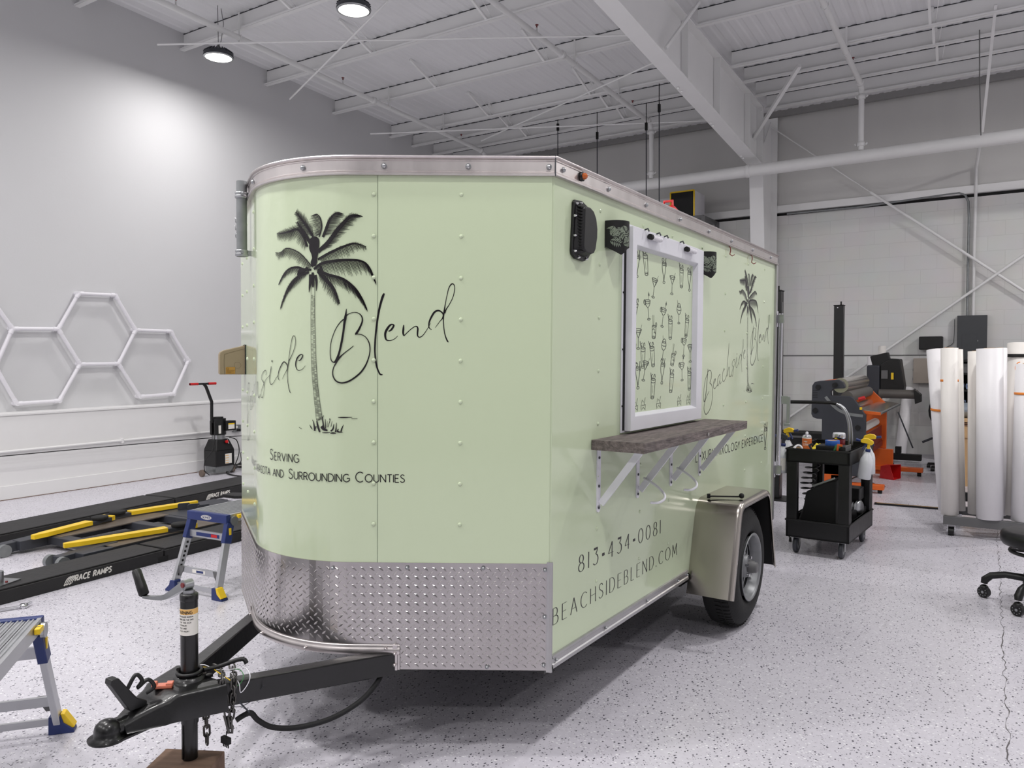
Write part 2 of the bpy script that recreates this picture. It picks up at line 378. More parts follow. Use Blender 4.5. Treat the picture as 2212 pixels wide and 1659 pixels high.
# stroke alphabet, cap height 1
def arc(cx, cy, rx, ry, a0, a1, n=14): return [(cx+rx*math.cos(math.radians(a0+(a1-a0)*i/n)), cy+ry*math.sin(math.radians(a0+(a1-a0)*i/n))) for i in range(n+1)]
G = {
'A': (.8, [[(0, 0), (.4, 1)], [(.4, 1), (.8, 0)], [(.14, .34), (.66, .34)]]),
'B': (.6, [[(0, 0), (0, 1)], [(0, 1), (.25, 1)]+arc(.25, .76, .25, .24, 90, -90)+[(0, .52)], [(0, .52), (.3, .52)]+arc(.3, .26, .3, .26, 90, -90)+[(0, 0)]]),
'C': (.78, [arc(.46, .5, .46, .5, 48, 312, 22)]),
'D': (.74, [[(0, 0), (0, 1)], [(0, 1), (.24, 1)]+arc(.24, .5, .5, .5, 90, -90, 20)+[(0, 0)]]),
'E': (.52, [[(0, 0), (0, 1)], [(0, 1), (.52, 1)], [(0, .52), (.45, .52)], [(0, 0), (.52, 0)]]),
'F': (.5, [[(0, 0), (0, 1)], [(0, 1), (.5, 1)], [(0, .52), (.43, .52)]]),
'G': (.82, [arc(.46, .5, .46, .5, 48, 330, 22), [(.5, .47), (.88, .47), (.88, .16)]]),
'H': (.68, [[(0, 0), (0, 1)], [(.68, 0), (.68, 1)], [(0, .52), (.68, .52)]]),
'I': (0, [[(0, 0), (0, 1)]]),
'K': (.62, [[(0, 0), (0, 1)], [(.6, 1), (0, .4)], [(.2, .6), (.62, 0)]]),
'L': (.48, [[(0, 0), (0, 1)], [(0, 0), (.48, 0)]]),
'M': (.86, [[(0, 0), (.05, 1)], [(.05, 1), (.43, .2)], [(.43, .2), (.81, 1)], [(.81, 1), (.86, 0)]]),
'N': (.72, [[(0, 0), (0, 1)], [(0, 1), (.72, 0)], [(.72, 0), (.72, 1)]]),
'O': (.96, [arc(.48, .5, .48, .5, 90, 450, 26)]),
'P': (.56, [[(0, 0), (0, 1)], [(0, 1), (.28, 1)]+arc(.28, .73, .28, .27, 90, -90)+[(0, .46)]]),
'R': (.6, [[(0, 0), (0, 1)], [(0, 1), (.28, 1)]+arc(.28, .74, .28, .26, 90, -90)+[(0, .48)], [(.3, .48), (.6, 0)]]),
'S': (.56, [[(.52, .84), (.42, .96), (.26, 1), (.1, .93), (.04, .77), (.12, .61), (.3, .52), (.48, .42), (.56, .26), (.5, .09), (.3, 0), (.12, .03), (0, .15)]]),
'T': (.62, [[(.31, 0), (.31, 1)], [(0, 1), (.62, 1)]]),
'U': (.68, [[(0, 1), (0, .34)]+arc(.34, .34, .34, .34, 180, 360)+[(.68, 1)]]),
'V': (.76, [[(0, 1), (.38, 0)], [(.38, 0), (.76, 1)]]),
'W': (1.05, [[(0, 1), (.27, 0)], [(.27, 0), (.52, .9)], [(.52, .9), (.78, 0)], [(.78, 0), (1.05, 1)]]),
'X': (.68, [[(0, 0), (.68, 1)], [(0, 1), (.68, 0)]]),
'Y': (.68, [[(0, 1), (.34, .48)], [(.68, 1), (.34, .48)], [(.34, .48), (.34, 0)]]),
'0': (.62, [arc(.31, .5, .31, .5, 90, 450, 26)]),
'1': (.06, [[(.03, 0), (.03, 1)]]),
'3': (.56, [[(.08, 1), (.52, 1)], [(.5, .92), (.3, .66)], [(.3, .66)]+arc(.26, .33, .3, .33, 75, -110, 16)+[(.0, .12)]]),
'4': (.6, [[(.44, 0), (.44, 1)], [(.44, 1), (0, .3), (.6, .3)]]),
'5': (.56, [[(.5, 1), (.1, 1), (.06, .58)]+arc(.25, .32, .3, .33, 110, -130, 18)]),
'8': (.58, [arc(.29, .76, .22, .24, 90, 450, 20), arc(.29, .26, .29, .26, 90, 450, 22)]),
'-': (.3, [[(0, .42), (.3, .42)]]), '.': (.02, [[(0, 0), (0, .09)]]),
}
def text(mb, s, fn, x, y, h, wd=.1, thin=None, gap=.28, xs=1.0, slant=0.0, small=None, word=.5, bold_h=None, fit=None):
    """small: height factor for lower-case letters drawn as small capitals"""
    tot = 0
    for ch in s:
        if ch == ' ': tot += word; continue
        k = small if (small and ch.islower()) else 1
        tot += (G[ch.upper()][0]*xs+gap)*k
    tot = (tot-gap)*h
    q = (fit/tot) if fit else 1.0
    cx = x
    for ch in s:
        if ch == ' ': cx += word*h*q; continue
        k = small if (small and ch.islower()) else 1
        gw, st = G[ch.upper()]
        for L_ in st:
            pts = []
            for i, (a, b) in enumerate(L_):
                p, n_ = L_[max(i-1, 0)], L_[min(i+1, len(L_)-1)]; dx, dy = n_[0]-p[0], n_[1]-p[1]; l = math.hypot(dx, dy) or 1
                if thin is None: ww = wd
                elif ch == '-': ww = wd*1.6
                else: ww = thin+(wd-thin)*max(0, abs(dy)/l)**1.5
                if thin is not None and ch in '35' and b > .95: ww = wd*1.2
                pts.append((cx+(a*xs*k*h+slant*b*k*h)*q, y+b*k*h, ww*h))
            ribbon(mb, pts, fn, smooth=False)
        cx += (gw*xs+gap)*k*h*q
    return cx
# ================================================================ THE ROOM
def quad(name, vs, m, th=None):
    mb = MB(); mb.add(vs, [tuple(range(len(vs)))]); return struct(mb.build(name, m, world=True))
# floor
fl = MB(); fl.box((XL-.3, YF-.3, -.2), (XR+.3, YB+.3, 0)); struct(fl.build('floor', M['floor'], world=True))
# joint in the floor and the far door strip
mb = MB(); pts = []
a, b = onz(2152, 1120), onz(2182, 1659); rnd = random.Random(3)
for i in range(130):
    t = -.12+i/129*1.2; p = a.lerp(b, t); pts.append((p.x+rnd.uniform(-.009, .009), p.y, rnd.choice((.0008, .002, .004, .0055))))
ribbon(mb, pts, lambda x, y: (x, y, .0005), smooth=False)
struct(mb.build('trim_7', mat('floor crack', (96, 92, 94), .8), world=True))
sa, sb = onz(1889, 1089), onz(2300, 1122)
mb = MB(); mb.bar(sa+V3((0, 0, .008)), sb+V3((0, 0, .008)), .05, .016)
o = tag(mb.build('floor_strip', M['black'], world=True), 'black and brown threshold strip lying on the floor behind the tool cart', 'threshold')
mb = MB(); mb.bar(sa+V3((.02, 0, .0165)), sb+V3((0, 0, .0165)), .014, .002); s2 = mb.build('edge_strip', M['pine'], o, world=True)
# left wall: recessed upper wall, furred-out lower wall with ledge, base board
XK = -8.45
mb = MB(); mb.box((XL-.2, YF-.2, 0), (XL, YB+.2, 6.2)); struct(mb.build('wall_left', M['wall'], world=True))
mb = MB(); mb.box((XL, YF, 0), (XK, YB, .845)); mb.box((XL, YF, .845), (XK+.012, YB, .868)); struct(mb.build('trim_1', M['trimw'], world=True, bev=.004))
mb = MB(); mb.box((XK, YF, .004), (XK+.016, YB, .142)); struct(mb.build('baseboard_left', M['trimw'], world=True, bev=.003))
mb = MB(); mb.box((XK+.012, YF, 0), (XK+.02, YB, .005)); struct(mb.build('trim_2', mat('brown floor seam', (110, 84, 66), .8), world=True))
# back wall: block up to 18 courses, insulated facing above
ZB = 3.60
mb = MB(); mb.box((XL-.2, YB, 0), (XR+.2, YB+.2, ZB)); struct(mb.build('wall_back', M['block'], world=True))
mb = MB()
nx = 150
vs = []
rnd = random.Random(8)
for i in range(nx+1):
    x = XL-.2+(XR-XL+.4)*i/nx; d = rnd.uniform(0, .018)
    vs += [(x, YB-.02-d, ZB+.14), (x, YB-.02-d*1.2, 5.0), (x, YB+.03, 5.14)]
mb.add(vs, [(3*i+j, 3*i+3+j, 3*i+4+j, 3*i+1+j) for i in range(nx) for j in (0, 1)], True)
struct(mb.build('wall_back_upper', M['vinylw'], world=True))
mb = MB(); mb.box((XL, YB-.06, ZB+.045), (XR, YB+.1, ZB+.15)); struct(mb.build('trim_3', M['steelw'], world=True))
mb = MB(); mb.box((XL, YB+.02, ZB-.03), (XR, YB+.1, ZB+.05)); struct(mb.build('trim_4', M['blackm'], world=True))
mb = MB(); mb.box((XL, YB-.03, 5.13), (XR, YB+.12, 5.6))
struct(mb.build('trim_5', M['gapdark'], world=True))
mb = MB(); mb.box((XL, YB-.012, 1.417), (XR, YB+.01, 1.429)); struct(mb.build('trim_6', M['grey'], world=True))
mb = MB(); mb.box((XR, YF-.2, 0), (XR+.2, YB+.2, 6.2)); struct(mb.build('wall_right', M['wall'], world=True))
mb = MB(); mb.box((XL-.2, YF-.2, 0), (XR+.2, YF, 6.4)); struct(mb.build('wall_front', M['wall'], world=True))
mb = MB()
for k in range(24): mb.box((-1.2, YF, k*.155), (4.4, YF+.03, k*.155+.148))
struct(mb.build('added_dark_door', mat('added dark reflection door', (84, 84, 86), .5), world=True))  # unseen door, added so plate and wrap have something dark to reflect
# ceiling: ribbed deck running down the slope
mb = MB(); prof = []
x = XL-.2
while x < XR+.2:
    prof += [(x, 0), (x+.02, .010), (x+.06, .010), (x+.08, .002), (x+.13, .002), (x+.14, 0)]; x += .16
ya, yb_ = YF-.2, YB+.2
vs = [(px_, ya, roofz(ya)+pz) for px_, pz in prof]+[(px_, yb_, roofz(yb_)+pz) for px_, pz in prof]
n = len(prof); mb.add(vs, [(i, i+1, n+i+1, n+i) for i in range(n-1)])
vs = [(XL-.2, ya, roofz(ya)+.06), (XR+.2, ya, roofz(ya)+.06), (XR+.2, yb_, roofz(yb_)+.06), (XL-.2, yb_, roofz(yb_)+.06)]
mb.add(vs, [(0, 1, 2, 3)])
struct(mb.build('ceiling', M['roofp'], world=True))
# purlins (Z sections), spaced 1.3 m and closer at the eave
PY = [6.09+1.3*k for k in range(-8, 4)]+[10.56, 11.13, 11.72]
names = ['', 'nearest the eave', 'second from the eave', 'third from the eave', 'fourth from the eave', 'fifth from the eave', 'sixth from the eave', 'seventh from the eave', 'eighth from the eave']
for k, y in enumerate(sorted(PY, reverse=True)):
    for seg, (xa, xb) in enumerate(((XL, -3.2), (-3.0, XR))):
        mb = MB(); zt = roofz(y)-.006
        mb.box((xa, y-.002, zt-.205), (xb, y+.004, zt)); mb.box((xa, y-.06, zt-.207), (xb, y+.002, zt-.2)); mb.box((xa, y-.062, zt-.207), (xa+(xb-xa), y-.057, zt-.185))
        mb.box((xa, y, zt-.006), (xb, y+.06, zt))
        o = mb.build('roof_purlin', M['steelw'], world=True)
        side = 'left' if seg == 0 else 'right'
        if k < 8: tag(o, 'white roof purlin %s of the big rafter, %s' % (side, names[k+1]), 'beam', 'roof purlins')
        else: tag(o, 'white roof purlin %s of the rafter, above the camera' % side, 'beam', 'roof purlins')
        # a dark seam shows where deck meets purlin
        mb = MB(); mb.box((xa, y-.005, zt-.001), (xb, y-.001, zt+.012)); mb.build('deck_seam', M['greyk'], o, world=True)
# diagonal flange braces between purlins
def brace_row(x, ys, lab):
    for i, y in enumerate(ys):
        mb = MB(); zt = roofz(y)
        mb.bar((x, y-.03, zt-.19), (x+.02, y-.62, roofz(y-.62)-.015), .028, .028)
        mb.bar((x+.05, y-.01, zt-.17), (x+.13, y-.5, roofz(y-.5)-.01), .006, .006)
        tag(mb.build('purlin_brace', M['steelw'], world=True), lab+', %s' % names[len(ys)-i], 'brace', 'purlin braces')
YS = [6.09, 7.39, 8.69, 9.99, 10.56, 11.13]
brace_row(-6.75, YS, 'thin angle brace on the roof purlins, outer left row')
brace_row(-5.0, YS, 'thin angle brace on the roof purlins, row left of the rafter')
brace_row(-.75, YS[1:], 'thin angle brace on the roof purlins, row right of the rafter')
# rafter: tapered I beam down the slope, and its column
def zr(y): return 4.66+(y-6.6)*(-.0905)
mb = MB(); yA, yC = YF, 11.6
rf = thing('roof_rafter', 'large white tapered steel rafter running down to the back column', 'beam', (-3.1, yC, zr(yC)))
def zrb(y): return zr(y) if y > 6 else zr(6)+(6-y)*.03
for (ya_, yb2) in ((YF, 6.0), (6.0, yC)):
    mb = MB()
    vs = [(-3.106, ya_, zrb(ya_)), (-3.094, ya_, zrb(ya_)), (-3.094, ya_, roofz(ya_)-.21), (-3.106, ya_, roofz(ya_)-.21)]
    vs += [(a, yb2, z) for a, z in ((-3.106, zrb(yb2)), (-3.094, zrb(yb2)), (-3.094, roofz(yb2)-.21), (-3.106, roofz(yb2)-.21))]
    mb.add(vs, [(0, 1, 2, 3), (7, 6, 5, 4), (0, 4, 5, 1), (1, 5, 6, 2), (2, 6, 7, 3), (3, 7, 4, 0)]); mb.build('web', M['steelw'], rf, world=True)
    mb = MB(); mb.bar((-3.1, ya_, zrb(ya_)-.005), (-3.1, yb2, zrb(yb2)-.005), .2, .012); mb.build('bottom_flange', M['steelw'], rf, world=True)
mb = MB(); mb.bar((-3.1, YF, roofz(YF)-.215), (-3.1, yC, roofz(yC)-.215), .2, .012); mb.build('top_flange', M['steelw'], rf, world=True)
mb = MB()
for y in (8.4, 9.55, 10.9): mb.box((-3.09, y, zr(y)), (-3.01, y+.012, roofz(y)-.21)); mb.cyl((-3.16, y+.1, zr(y+.1)-.02), (-3.16, y+.1, zr(y+.1)-.035), .014, n=6); mb.cyl((-3.16, y+.2, zr(y+.2)-.02), (-3.16, y+.2, zr(y+.2)-.035), .014, n=6)
mb.split('stiffener', M['steelw'], rf, world=True)
cl = thing('steel_column', 'white tapered steel column against the back wall under the rafter', 'column', (-3.1, 12, 0))
yc0, yc1 = 11.55, 11.95
mb = MB(); zt = 4.22
vs = [(-3.106, yc1, 0), (-3.094, yc1, 0), (-3.094, 12.4, 0), (-3.106, 12.4, 0), (-3.106, yc0, zt), (-3.094, yc0, zt), (-3.094, 12.4, zt+.85), (-3.106, 12.4, zt+.85)]
mb.add(vs, [(3, 2, 1, 0), (4, 5, 6, 7), (0, 1, 5, 4), (1, 2, 6, 5), (2, 3, 7, 6), (3, 0, 4, 7)]); mb.build('web', M['steelw'], cl, world=True)
mb = MB(); mb.bar((-3.1, yc1, 0), (-3.1, yc0, zt-.02), .2, .014, upv=(0, 1, 0)); mb.build('front_flange', M['steelw'], cl, world=True)
mb = MB(); mb.box((-3.2, 12.38, 0), (-3.0, 12.4, 5.1)); mb.build('rear_flange', M['steelw'], cl, world=True)
mb = MB(); mb.box((-3.2, yc0-.02, zt-.04), (-3.0, yc0+.3, zt-.025)); mb.box((-3.2, yc0-.02, zt+.0), (-3.0, yc0-.005, roofz(yc0)-.2)); mb.box((-3.2, yc0+.01, zt+.0), (-3.0, yc0+.022, roofz(yc0)-.2))
for z in (.12, .35, .6, .78):
    for x in (-3.17, -3.03): mb.cyl((x, yc0-.035, zt+z), (x, yc0+.035, zt+z), .012, n=6)
mb.split('end_plate', M['steelw'], cl, world=True)
# sprinkler pipes
ZM, YM = 4.035, 11.1
mp_ = thing('sprinkler_main', 'thick white sprinkler main pipe crossing below the roof at the back', 'pipe', (0, YM, ZM))
mb = MB(); mb.cyl((-8.7, YM, ZM), (XR-.02, YM, ZM), .082, n=24); mb.build('pipe', M['pipe'], mp_, world=True)
mb = MB(); mb.lathe([(.0845, -.0), (.09, .01), (.09, .05), (.0845, .06)], (-3.12, YM, ZM), (1, 0, 0)); mb.build('coupling', M['pipe'], mp_, world=True)
br_lab = ['left white sprinkler branch pipe, ending over the nose of the trailer', 'middle white sprinkler branch pipe, dropping to the main over the trailer side', 'right white sprinkler branch pipe, dropping to the main near the right of the roof']
for (bx, lab) in ((-7.6, br_lab[0]), (-4.55, br_lab[1]), (-1.62, br_lab[2])):
    t = thing('sprinkler_branch', lab, 'pipe', (bx, YM, 4.1))
    zz = lambda y: roofz(y)-.325
    mb = MB(); P = [(bx, YF+.05, zz(YF)), (bx, YM-.12, zz(YM)), (bx, YM-.03, zz(YM)-.03), (bx, YM, zz(YM)-.12), (bx, YM, ZM+.08)]
    mb.tube([P[0], (bx, 2, zz(2)), P[1]], .034, 14); mb.build('pipe', M['pipe'], t, world=True)
    mb = MB(); mb.tube([P[1], P[2], P[3], P[4]], .036, 14); mb.build('drop', M['pipe'], t, world=True)
    mb = MB()
    for z in (zz(YM)-.14, ZM+.16):
        mb.lathe([(.036, -.03), (.05, -.025), (.05, .025), (.036, .03)], (bx, YM, z), n=16)
        for s_ in (-1, 1): mb.cyl((bx+s_*.055, YM, z-.012), (bx+s_*.075, YM, z+.012), .012, n=8)
    for y in (8.3, YM-.14): mb.lathe([(.034, -.03), (.048, -.026), (.048, .026), (.034, .03)], (bx, y, zz(y)), (0, 1, 0), n=16)
    mb.split('coupling', M['pipe'], t, world=True)
    mb = MB()
    for y in (5.2, 7.7, 10.4):
        mb.cyl((bx, y, zz(y)+.03), (bx, y, zz(y)+.075), .011, n=8); h = zz(y)+.075
        mb.cyl((bx, y, h+.012), (bx, y, h+.03), .012, .004, n=8, mi=1); mb.lathe([(.004, .03), (.02, .034), (.02, .04), (0, .042)], (bx, y, h), n=12, mi=1)
    mb.split('sprinkler_head', [M['pipe'], M['reddk']], t, world=True)
    mb = MB()
    for y in (6.09-.02, 8.69-.02, 9.99-.02): mb.box((bx-.012, y-.055, zz(y)), (bx+.012, y-.05, zz(y)+.3)); mb.tube([(bx-.036, y-.052, zz(y)+.03), (bx-.04, y-.052, zz(y)-.01), (bx, y-.052, zz(y)-.045), (bx+.04, y-.052, zz(y)-.01), (bx+.036, y-.052, zz(y)+.03)], .006, 6)
    mb.split('hanger', M['pipe'], t, world=True)
# rod bracing under the roof
RODS = [((340, 96), (1370, 76), 4.98, 'thin white brace rod crossing flat under the roof above the trailer nose'),
        ((626, 214), (838, 2), 4.95, 'thin white brace rod slanting beside the lamp'),
        ((1040, 304), (1424, 130), 4.9, 'thin white brace rod slanting up to the rafter'),
        ((800, 289), (1545, 260), 4.85, 'thin white brace rod crossing flat over the trailer roof line')]
for (p, q, z, lab) in RODS:
    a, b = onz(p[0], p[1], z), onz(q[0], q[1], z)
    mb = MB(); mb.cyl(a, b, .011, n=8); tag(mb.build('brace_rod', M['steelw'], world=True), lab, 'rod')
a, b = onx(1497, 28+0, -3.0), onz(1436, 106, 4.72)
mb = MB(); mb.bar(onx(1510, 5, -2.9), onx(1438, 104, -3.02), .03, .03); tag(mb.build('knee_brace', M['steelw'], world=True), 'short white angle brace tied to the upper rafter flange', 'brace')
mb = MB(); mb.bar(ony(1727, 142, 10.2), ony(1619, 312, 11.5), .045, .045); tag(mb.build('knee_brace', M['steelw'], world=True), 'long white angle brace from a purlin down to the column head', 'brace')
# X bracing on the back wall
for (p, q, lab) in (((1667, 275), (1880, 415), 'thin brace cable from the column head down the upper back wall'), ((1880, 415), (2260, 660), 'white wall brace rod slanting down to the right across the block wall'), ((2300, 490), (1700, 905), 'white wall brace rod slanting up to the right behind the laminator')):
    a, b = ony(p[0], p[1], YB-.14), ony(q[0], q[1], YB-.1)
    mb = MB(); mb.cyl(a, b, .009 if p[0] == 1667 else .019, n=8); tag(mb.build('brace_rod', M['steelw'], world=True), lab, 'rod')
# hanging rods above the trailer and cable at right
for (px_, y0, y1, yw, z_, lab) in ((1205, 270, 345, 11.0, 0, 'thin dark hanging rod over the front corner of the trailer'), (1290, 288, 380, 11.0, 0, 'thin dark hanging rod over the trailer side vent'), (1396, 268, 420, 10.7, 0, 'thin dark hanging rod left of the branch pipe drop'), (1424, 228, 440, 10.1, 0, 'thin dark hanging rod right of the branch pipe drop')):
    a = ony(px_, y0, yw); b = ony(px_, y1+90, yw)
    t = thing('hanging_rod', lab, 'rod', b, group=None)
    mb = MB(); mb.cyl(a, b, .0075, n=6); mb.build('rod', M['greyk'], t, world=True)
    mb = MB(); mb.box((a.x-.016, a.y-.016, a.z-.09), (a.x+.016, a.y+.016, a.z+.02)); mb.cyl((a.x, a.y, a.z), (a.x, a.y, roofz(a.y)-.008), .006, n=6); mb.build('clamp', M['blackm'], t, world=True)
    mb = MB(); mb.cbox((b.x, b.y, b.z), (.12, .12, .02)); mb.build('shoe', M['greyk'], t, world=True)
# conduit on the knee wall with outlet box
ct = thing('wall_conduit', 'white electrical conduit running along the lower left wall', 'conduit', (XK+.02, 3, .49))
mb = MB(); mb.cyl((XK+.022, YF, .488), (XK+.022, 6.6, .488), .0135, n=12); mb.build('pipe', M['trimw'], ct, world=True)
mb = MB()
for y in (1.9, 3.45, 4.98, 6.5): mb.box((XK, y-.012, .462), (XK+.04, y+.012, .512))
mb.split('strap', M['trimw'], ct, world=True)
p = onx(508, 925, XK)
t = thing('outlet_box', 'grey metal outlet box with plugs on the lower left wall', 'outlet', (XK+.02, p.y, p.z))
mb = MB(); mb.box((XK+.002, p.y-.055, p.z-.045), (XK+.05, p.y+.055, p.z+.045)); mb.build('box', M['galv'], t, world=True, bev=.005)
mb = MB(); mb.cyl((XK+.05, p.y-.02, p.z+.02), (XK+.058, p.y-.02, p.z+.02), .018); mb.build('receptacle', M['label'], t, world=True)
mb = MB(); mb.cyl((XK+.05, p.y+.0, p.z-.02), (XK+.09, p.y, p.z-.02), .016); mb.build('plug', M['black'], t, world=True)
# conduits down the block wall to the panel
t = thing('wall_conduit', 'galvanised conduit bending down the back wall to the electrical panel', 'conduit', (0, YB-.05, 2))
P = [ony(1700, 462, YB-.05), ony(1850, 448, YB-.05), ony(2040, 421, YB-.05), ony(2072, 417, YB-.05), ony(2085, 421, YB-.05), ony(2092, 436, YB-.05), ony(2093, 470, YB-.05), ony(2091, 560, YB-.05), ony(2089, 682, YB-.05)]
mb = MB(); mb.tube(P, .016, 10); mb.build('pipe', M['galv'], t, world=True)
t = thing('wall_conduit', 'white painted conduit dropping beside the galvanised one on the back wall', 'conduit', (.1, YB-.05, 2))
P = [ony(2119, 290, 11.05), ony(2115, 320, 11.3), ony(2109, 360, YB-.08), ony(2108, 420, YB-.06), ony(2104, 540, YB-.05), ony(2102, 682, YB-.05)]
mb = MB(); mb.tube(P, .02, 10); mb.build('pipe', M['pipe'], t, world=True)
t = thing('hanging_cable', 'thin white cable hanging from the roof to the main pipe at the right', 'cable', P[0])
mb = MB(); mb.tube([ony(2116, 65, 9.6), ony(2116, 165, 10.3), ony(2119, 292, 11.0)], .006, 6); mb.build('cable', M['grey'], t, world=True)
mb = MB(); mb.bar(ony(2151, 10, 9.9), ony(2122, 285, 11.05), .03, .02); mb.build('strap', M['pipe'], t, world=True)
# ---------------------------------------------------------------- high-bay lamps
def highbay(x, y, z, lab, share=1.0):
    t = thing('high_bay_lamp', lab, 'lamp', (x, y, z), group='round high-bay lamps')
    mb = MB(); mb.lathe([(.165, -.01), (.168, .0), (.16, .03), (.13, .055), (.09, .075), (.05, .085), (0, .087)], (0, 0, 0), n=40)
    for k in range(24):
        a = 2*PI*k/24; mb.bar((.1*math.cos(a), .1*math.sin(a), .07), (.158*math.cos(a), .158*math.sin(a), .03), .008, .03)
    mb.build('housing', M['greyk'] , t)
    mb = MB(); mb.lathe([(.165, -.012), (.15, -.02), (.146, -.02), (.146, -.004)], (0, 0, 0), n=40); mb.build('bezel', M['zinc'], t)
    mb = MB(); mb.lathe([(.146, -.012), (.1, -.018), (0, -.02)], (0, 0, 0), n=40); mb.build('lens', M['lens'], t)
    mb = MB(); zt = roofz(y)-z-.02
    mb.tube([(0, 0, .085), (0, 0, .13)], .012, 8); mb.cyl((0, 0, .12), (0, 0, zt), .004, n=6); mb.tube([(.06, 0, zt-.05), (.1, 0, zt*.6), (.05, 0, .16), (.0, .0, .1)], .004, 6)
    mb.build('hanger', M['grey'], t)
    ld = bpy.data.lights.new('lamp_glow', 'AREA'); ld.energy = LAMP_W*share; ld.shape = 'DISK'; ld.size = .28; ld.color = (1, .98, .965)
    lo = bpy.data.objects.new('lamp_glow', ld); lo.location = (0, 0, -.03); COL.objects.link(lo); lo.parent = t
    return t
LL = ['round high-bay lamp, larger one at the top edge of the picture', 'round high-bay lamp near the left wall with a hanging loop of cable']
for i, (lx, ly, lz, lk) in enumerate(LAMPS):
    row = 'back' if ly > 5 else 'middle' if ly > 0 else 'front'
    where = 'the left wall' if lx < -6.5 else 'left centre' if lx < -4 else 'the middle' if lx < -1 else 'right centre' if lx < 1 else 'the right'
    highbay(lx, ly, lz, LL[i] if i < 2 else 'round high-bay lamp outside the picture, %s row at %s' % (row if ly < 8 else 'last', where), lk)
# ---------------------------------------------------------------- hexagon light frame
hx = thing('hexagon_light', 'white honeycomb of hexagonal tube lights, unlit, on the left wall', 'light', (XL, 4.7, .9))
HX = -8.68
def hp(px_, py_):
    v = onx(px_, py_, HX); return v
K = {k: hp(*v) for k, v in dict(a=(170, 634), b=(249, 638), c=(293, 713), d=(256, 786), e=(173, 787), f=(126, 711), g=(369, 716), h=(407, 779), i=(375, 851), j=(302, 857), k=(27, 710), l=(128, 866), m=(36, 872), n=(-10, 792), o=(-26, 636), p=(-75, 716)).items()}
for a, b in ('ab', 'bc', 'cd', 'de', 'ef', 'fa', 'cg', 'gh', 'hi', 'ij', 'jd', 'fk', 'el', 'lm', 'mn', 'nk', 'ko', 'np'):
    A, B = K[a], K[b]; d = (B-A).normalized()*.035
    mb = MB(); mb.cyl(A+d, B-d, .021, n=14); mb.build('tube', M['white'], hx, world=True)
mb = MB()
E_ = ('ab', 'bc', 'cd', 'de', 'ef', 'fa', 'cg', 'gh', 'hi', 'ij', 'jd', 'fk', 'el', 'lm', 'mn', 'nk', 'ko', 'np')
for e in E_:
    for a, b in ((e[0], e[1]), (e[1], e[0])):
        d = (K[b]-K[a]).normalized()*.055; mb.cyl(K[a], K[a]+d, .025, n=14)
for v in K.values(): mb.cyl((XL+.001, v.y, v.z), (HX+.02, v.y, v.z), .024, n=12)
mb.split('connector', M['white'], hx, world=True)
# ================================================================ THE TRAILER (own axes: x to the right side, y to the rear, z up from the plate's lower edge)
def eul(y, p, r):
    return Matrix.Rotation(y, 3, 'Z')@Matrix.Rotation(p, 3, 'X')@Matrix.Rotation(r, 3, 'Y')
TM = eul(-.0125, -.0073, .0085).to_4x4(); TM.translation = (-1.32257, 2.31505, .3228)
TR = thing('cargo_trailer', 'pale green enclosed V-nose trailer with palm tree logo, serving window and shelf', 'trailer', mtx=TM)
PHI = .5763; HW = .835; RN = .48; TL = 2.904; ZT = 1.7135
UA = HW/math.cos(PHI); UT = UA-RN*math.tan(PHI); NCY = -HW*math.tan(PHI)+RN/math.cos(PHI); AL = 2*PHI*RN; UE = 2*UT+AL
def wrap(u, off=0.0, z=0.0):
    c, s = math.cos(PHI), math.sin(PHI)
    if u < 0: return V3((off, -u, z))
    if u < UT: return V3((-u*c+off*s, -u*s-off*c, z))
    if u < UT+AL:
        th = PHI-(u-UT)/RN; return V3((-HW+(RN+off)*math.sin(th), NCY-(RN+off)*math.cos(th), z))
    v = UE-u; return V3((-2*HW+v*c-off*s, -v*s-off*c, z))
def nose_us(n=44): return [0, UT*.5]+[UT+AL*i/n for i in range(n+1)]+[UT+AL+UT*.5, UE]
def outline(off):
    """closed plan outline at a distance outside the skin (mitred corners)"""
    P = [wrap(u) for u in nose_us()]+[V3((-2*HW, TL, 0)), V3((0, TL, 0))]
    n = len(P); o = []
    for i in range(n):
        a, b, c = P[i-1], P[i], P[(i+1) % n]
        d1 = (b-a).normalized(); d2 = (c-b).normalized(); n1 = V3((d1.y, -d1.x, 0)); n2 = V3((d2.y, -d2.x, 0))
        n1, n2 = -n1, -n2
        m = (n1+n2); m.normalize(); k = 1/max(.3, m.dot(n1)); o.append(b+m*(off*k))
    return o
if (outline(.1)[0]-V3((0, 0, 0))).dot(V3((1, -1, 0))) < 0:
    _o = outline; outline = lambda off: _o(-off)
def sweep(mb, prof, smooth=False, mi=0):
    rings = [[(p.x, p.y, z) for p in outline(off)] for off, z in prof]; n = len(rings[0]); m = len(prof)
    vs = [v for r_ in rings for v in r_]
    fs = [(j*n+i, (j+1)*n+i, (j+1)*n+(i+1) % n, j*n+(i+1) % n) for j in range(m-1) for i in range(n)]
    return mb.add(vs, fs, smooth, mi)
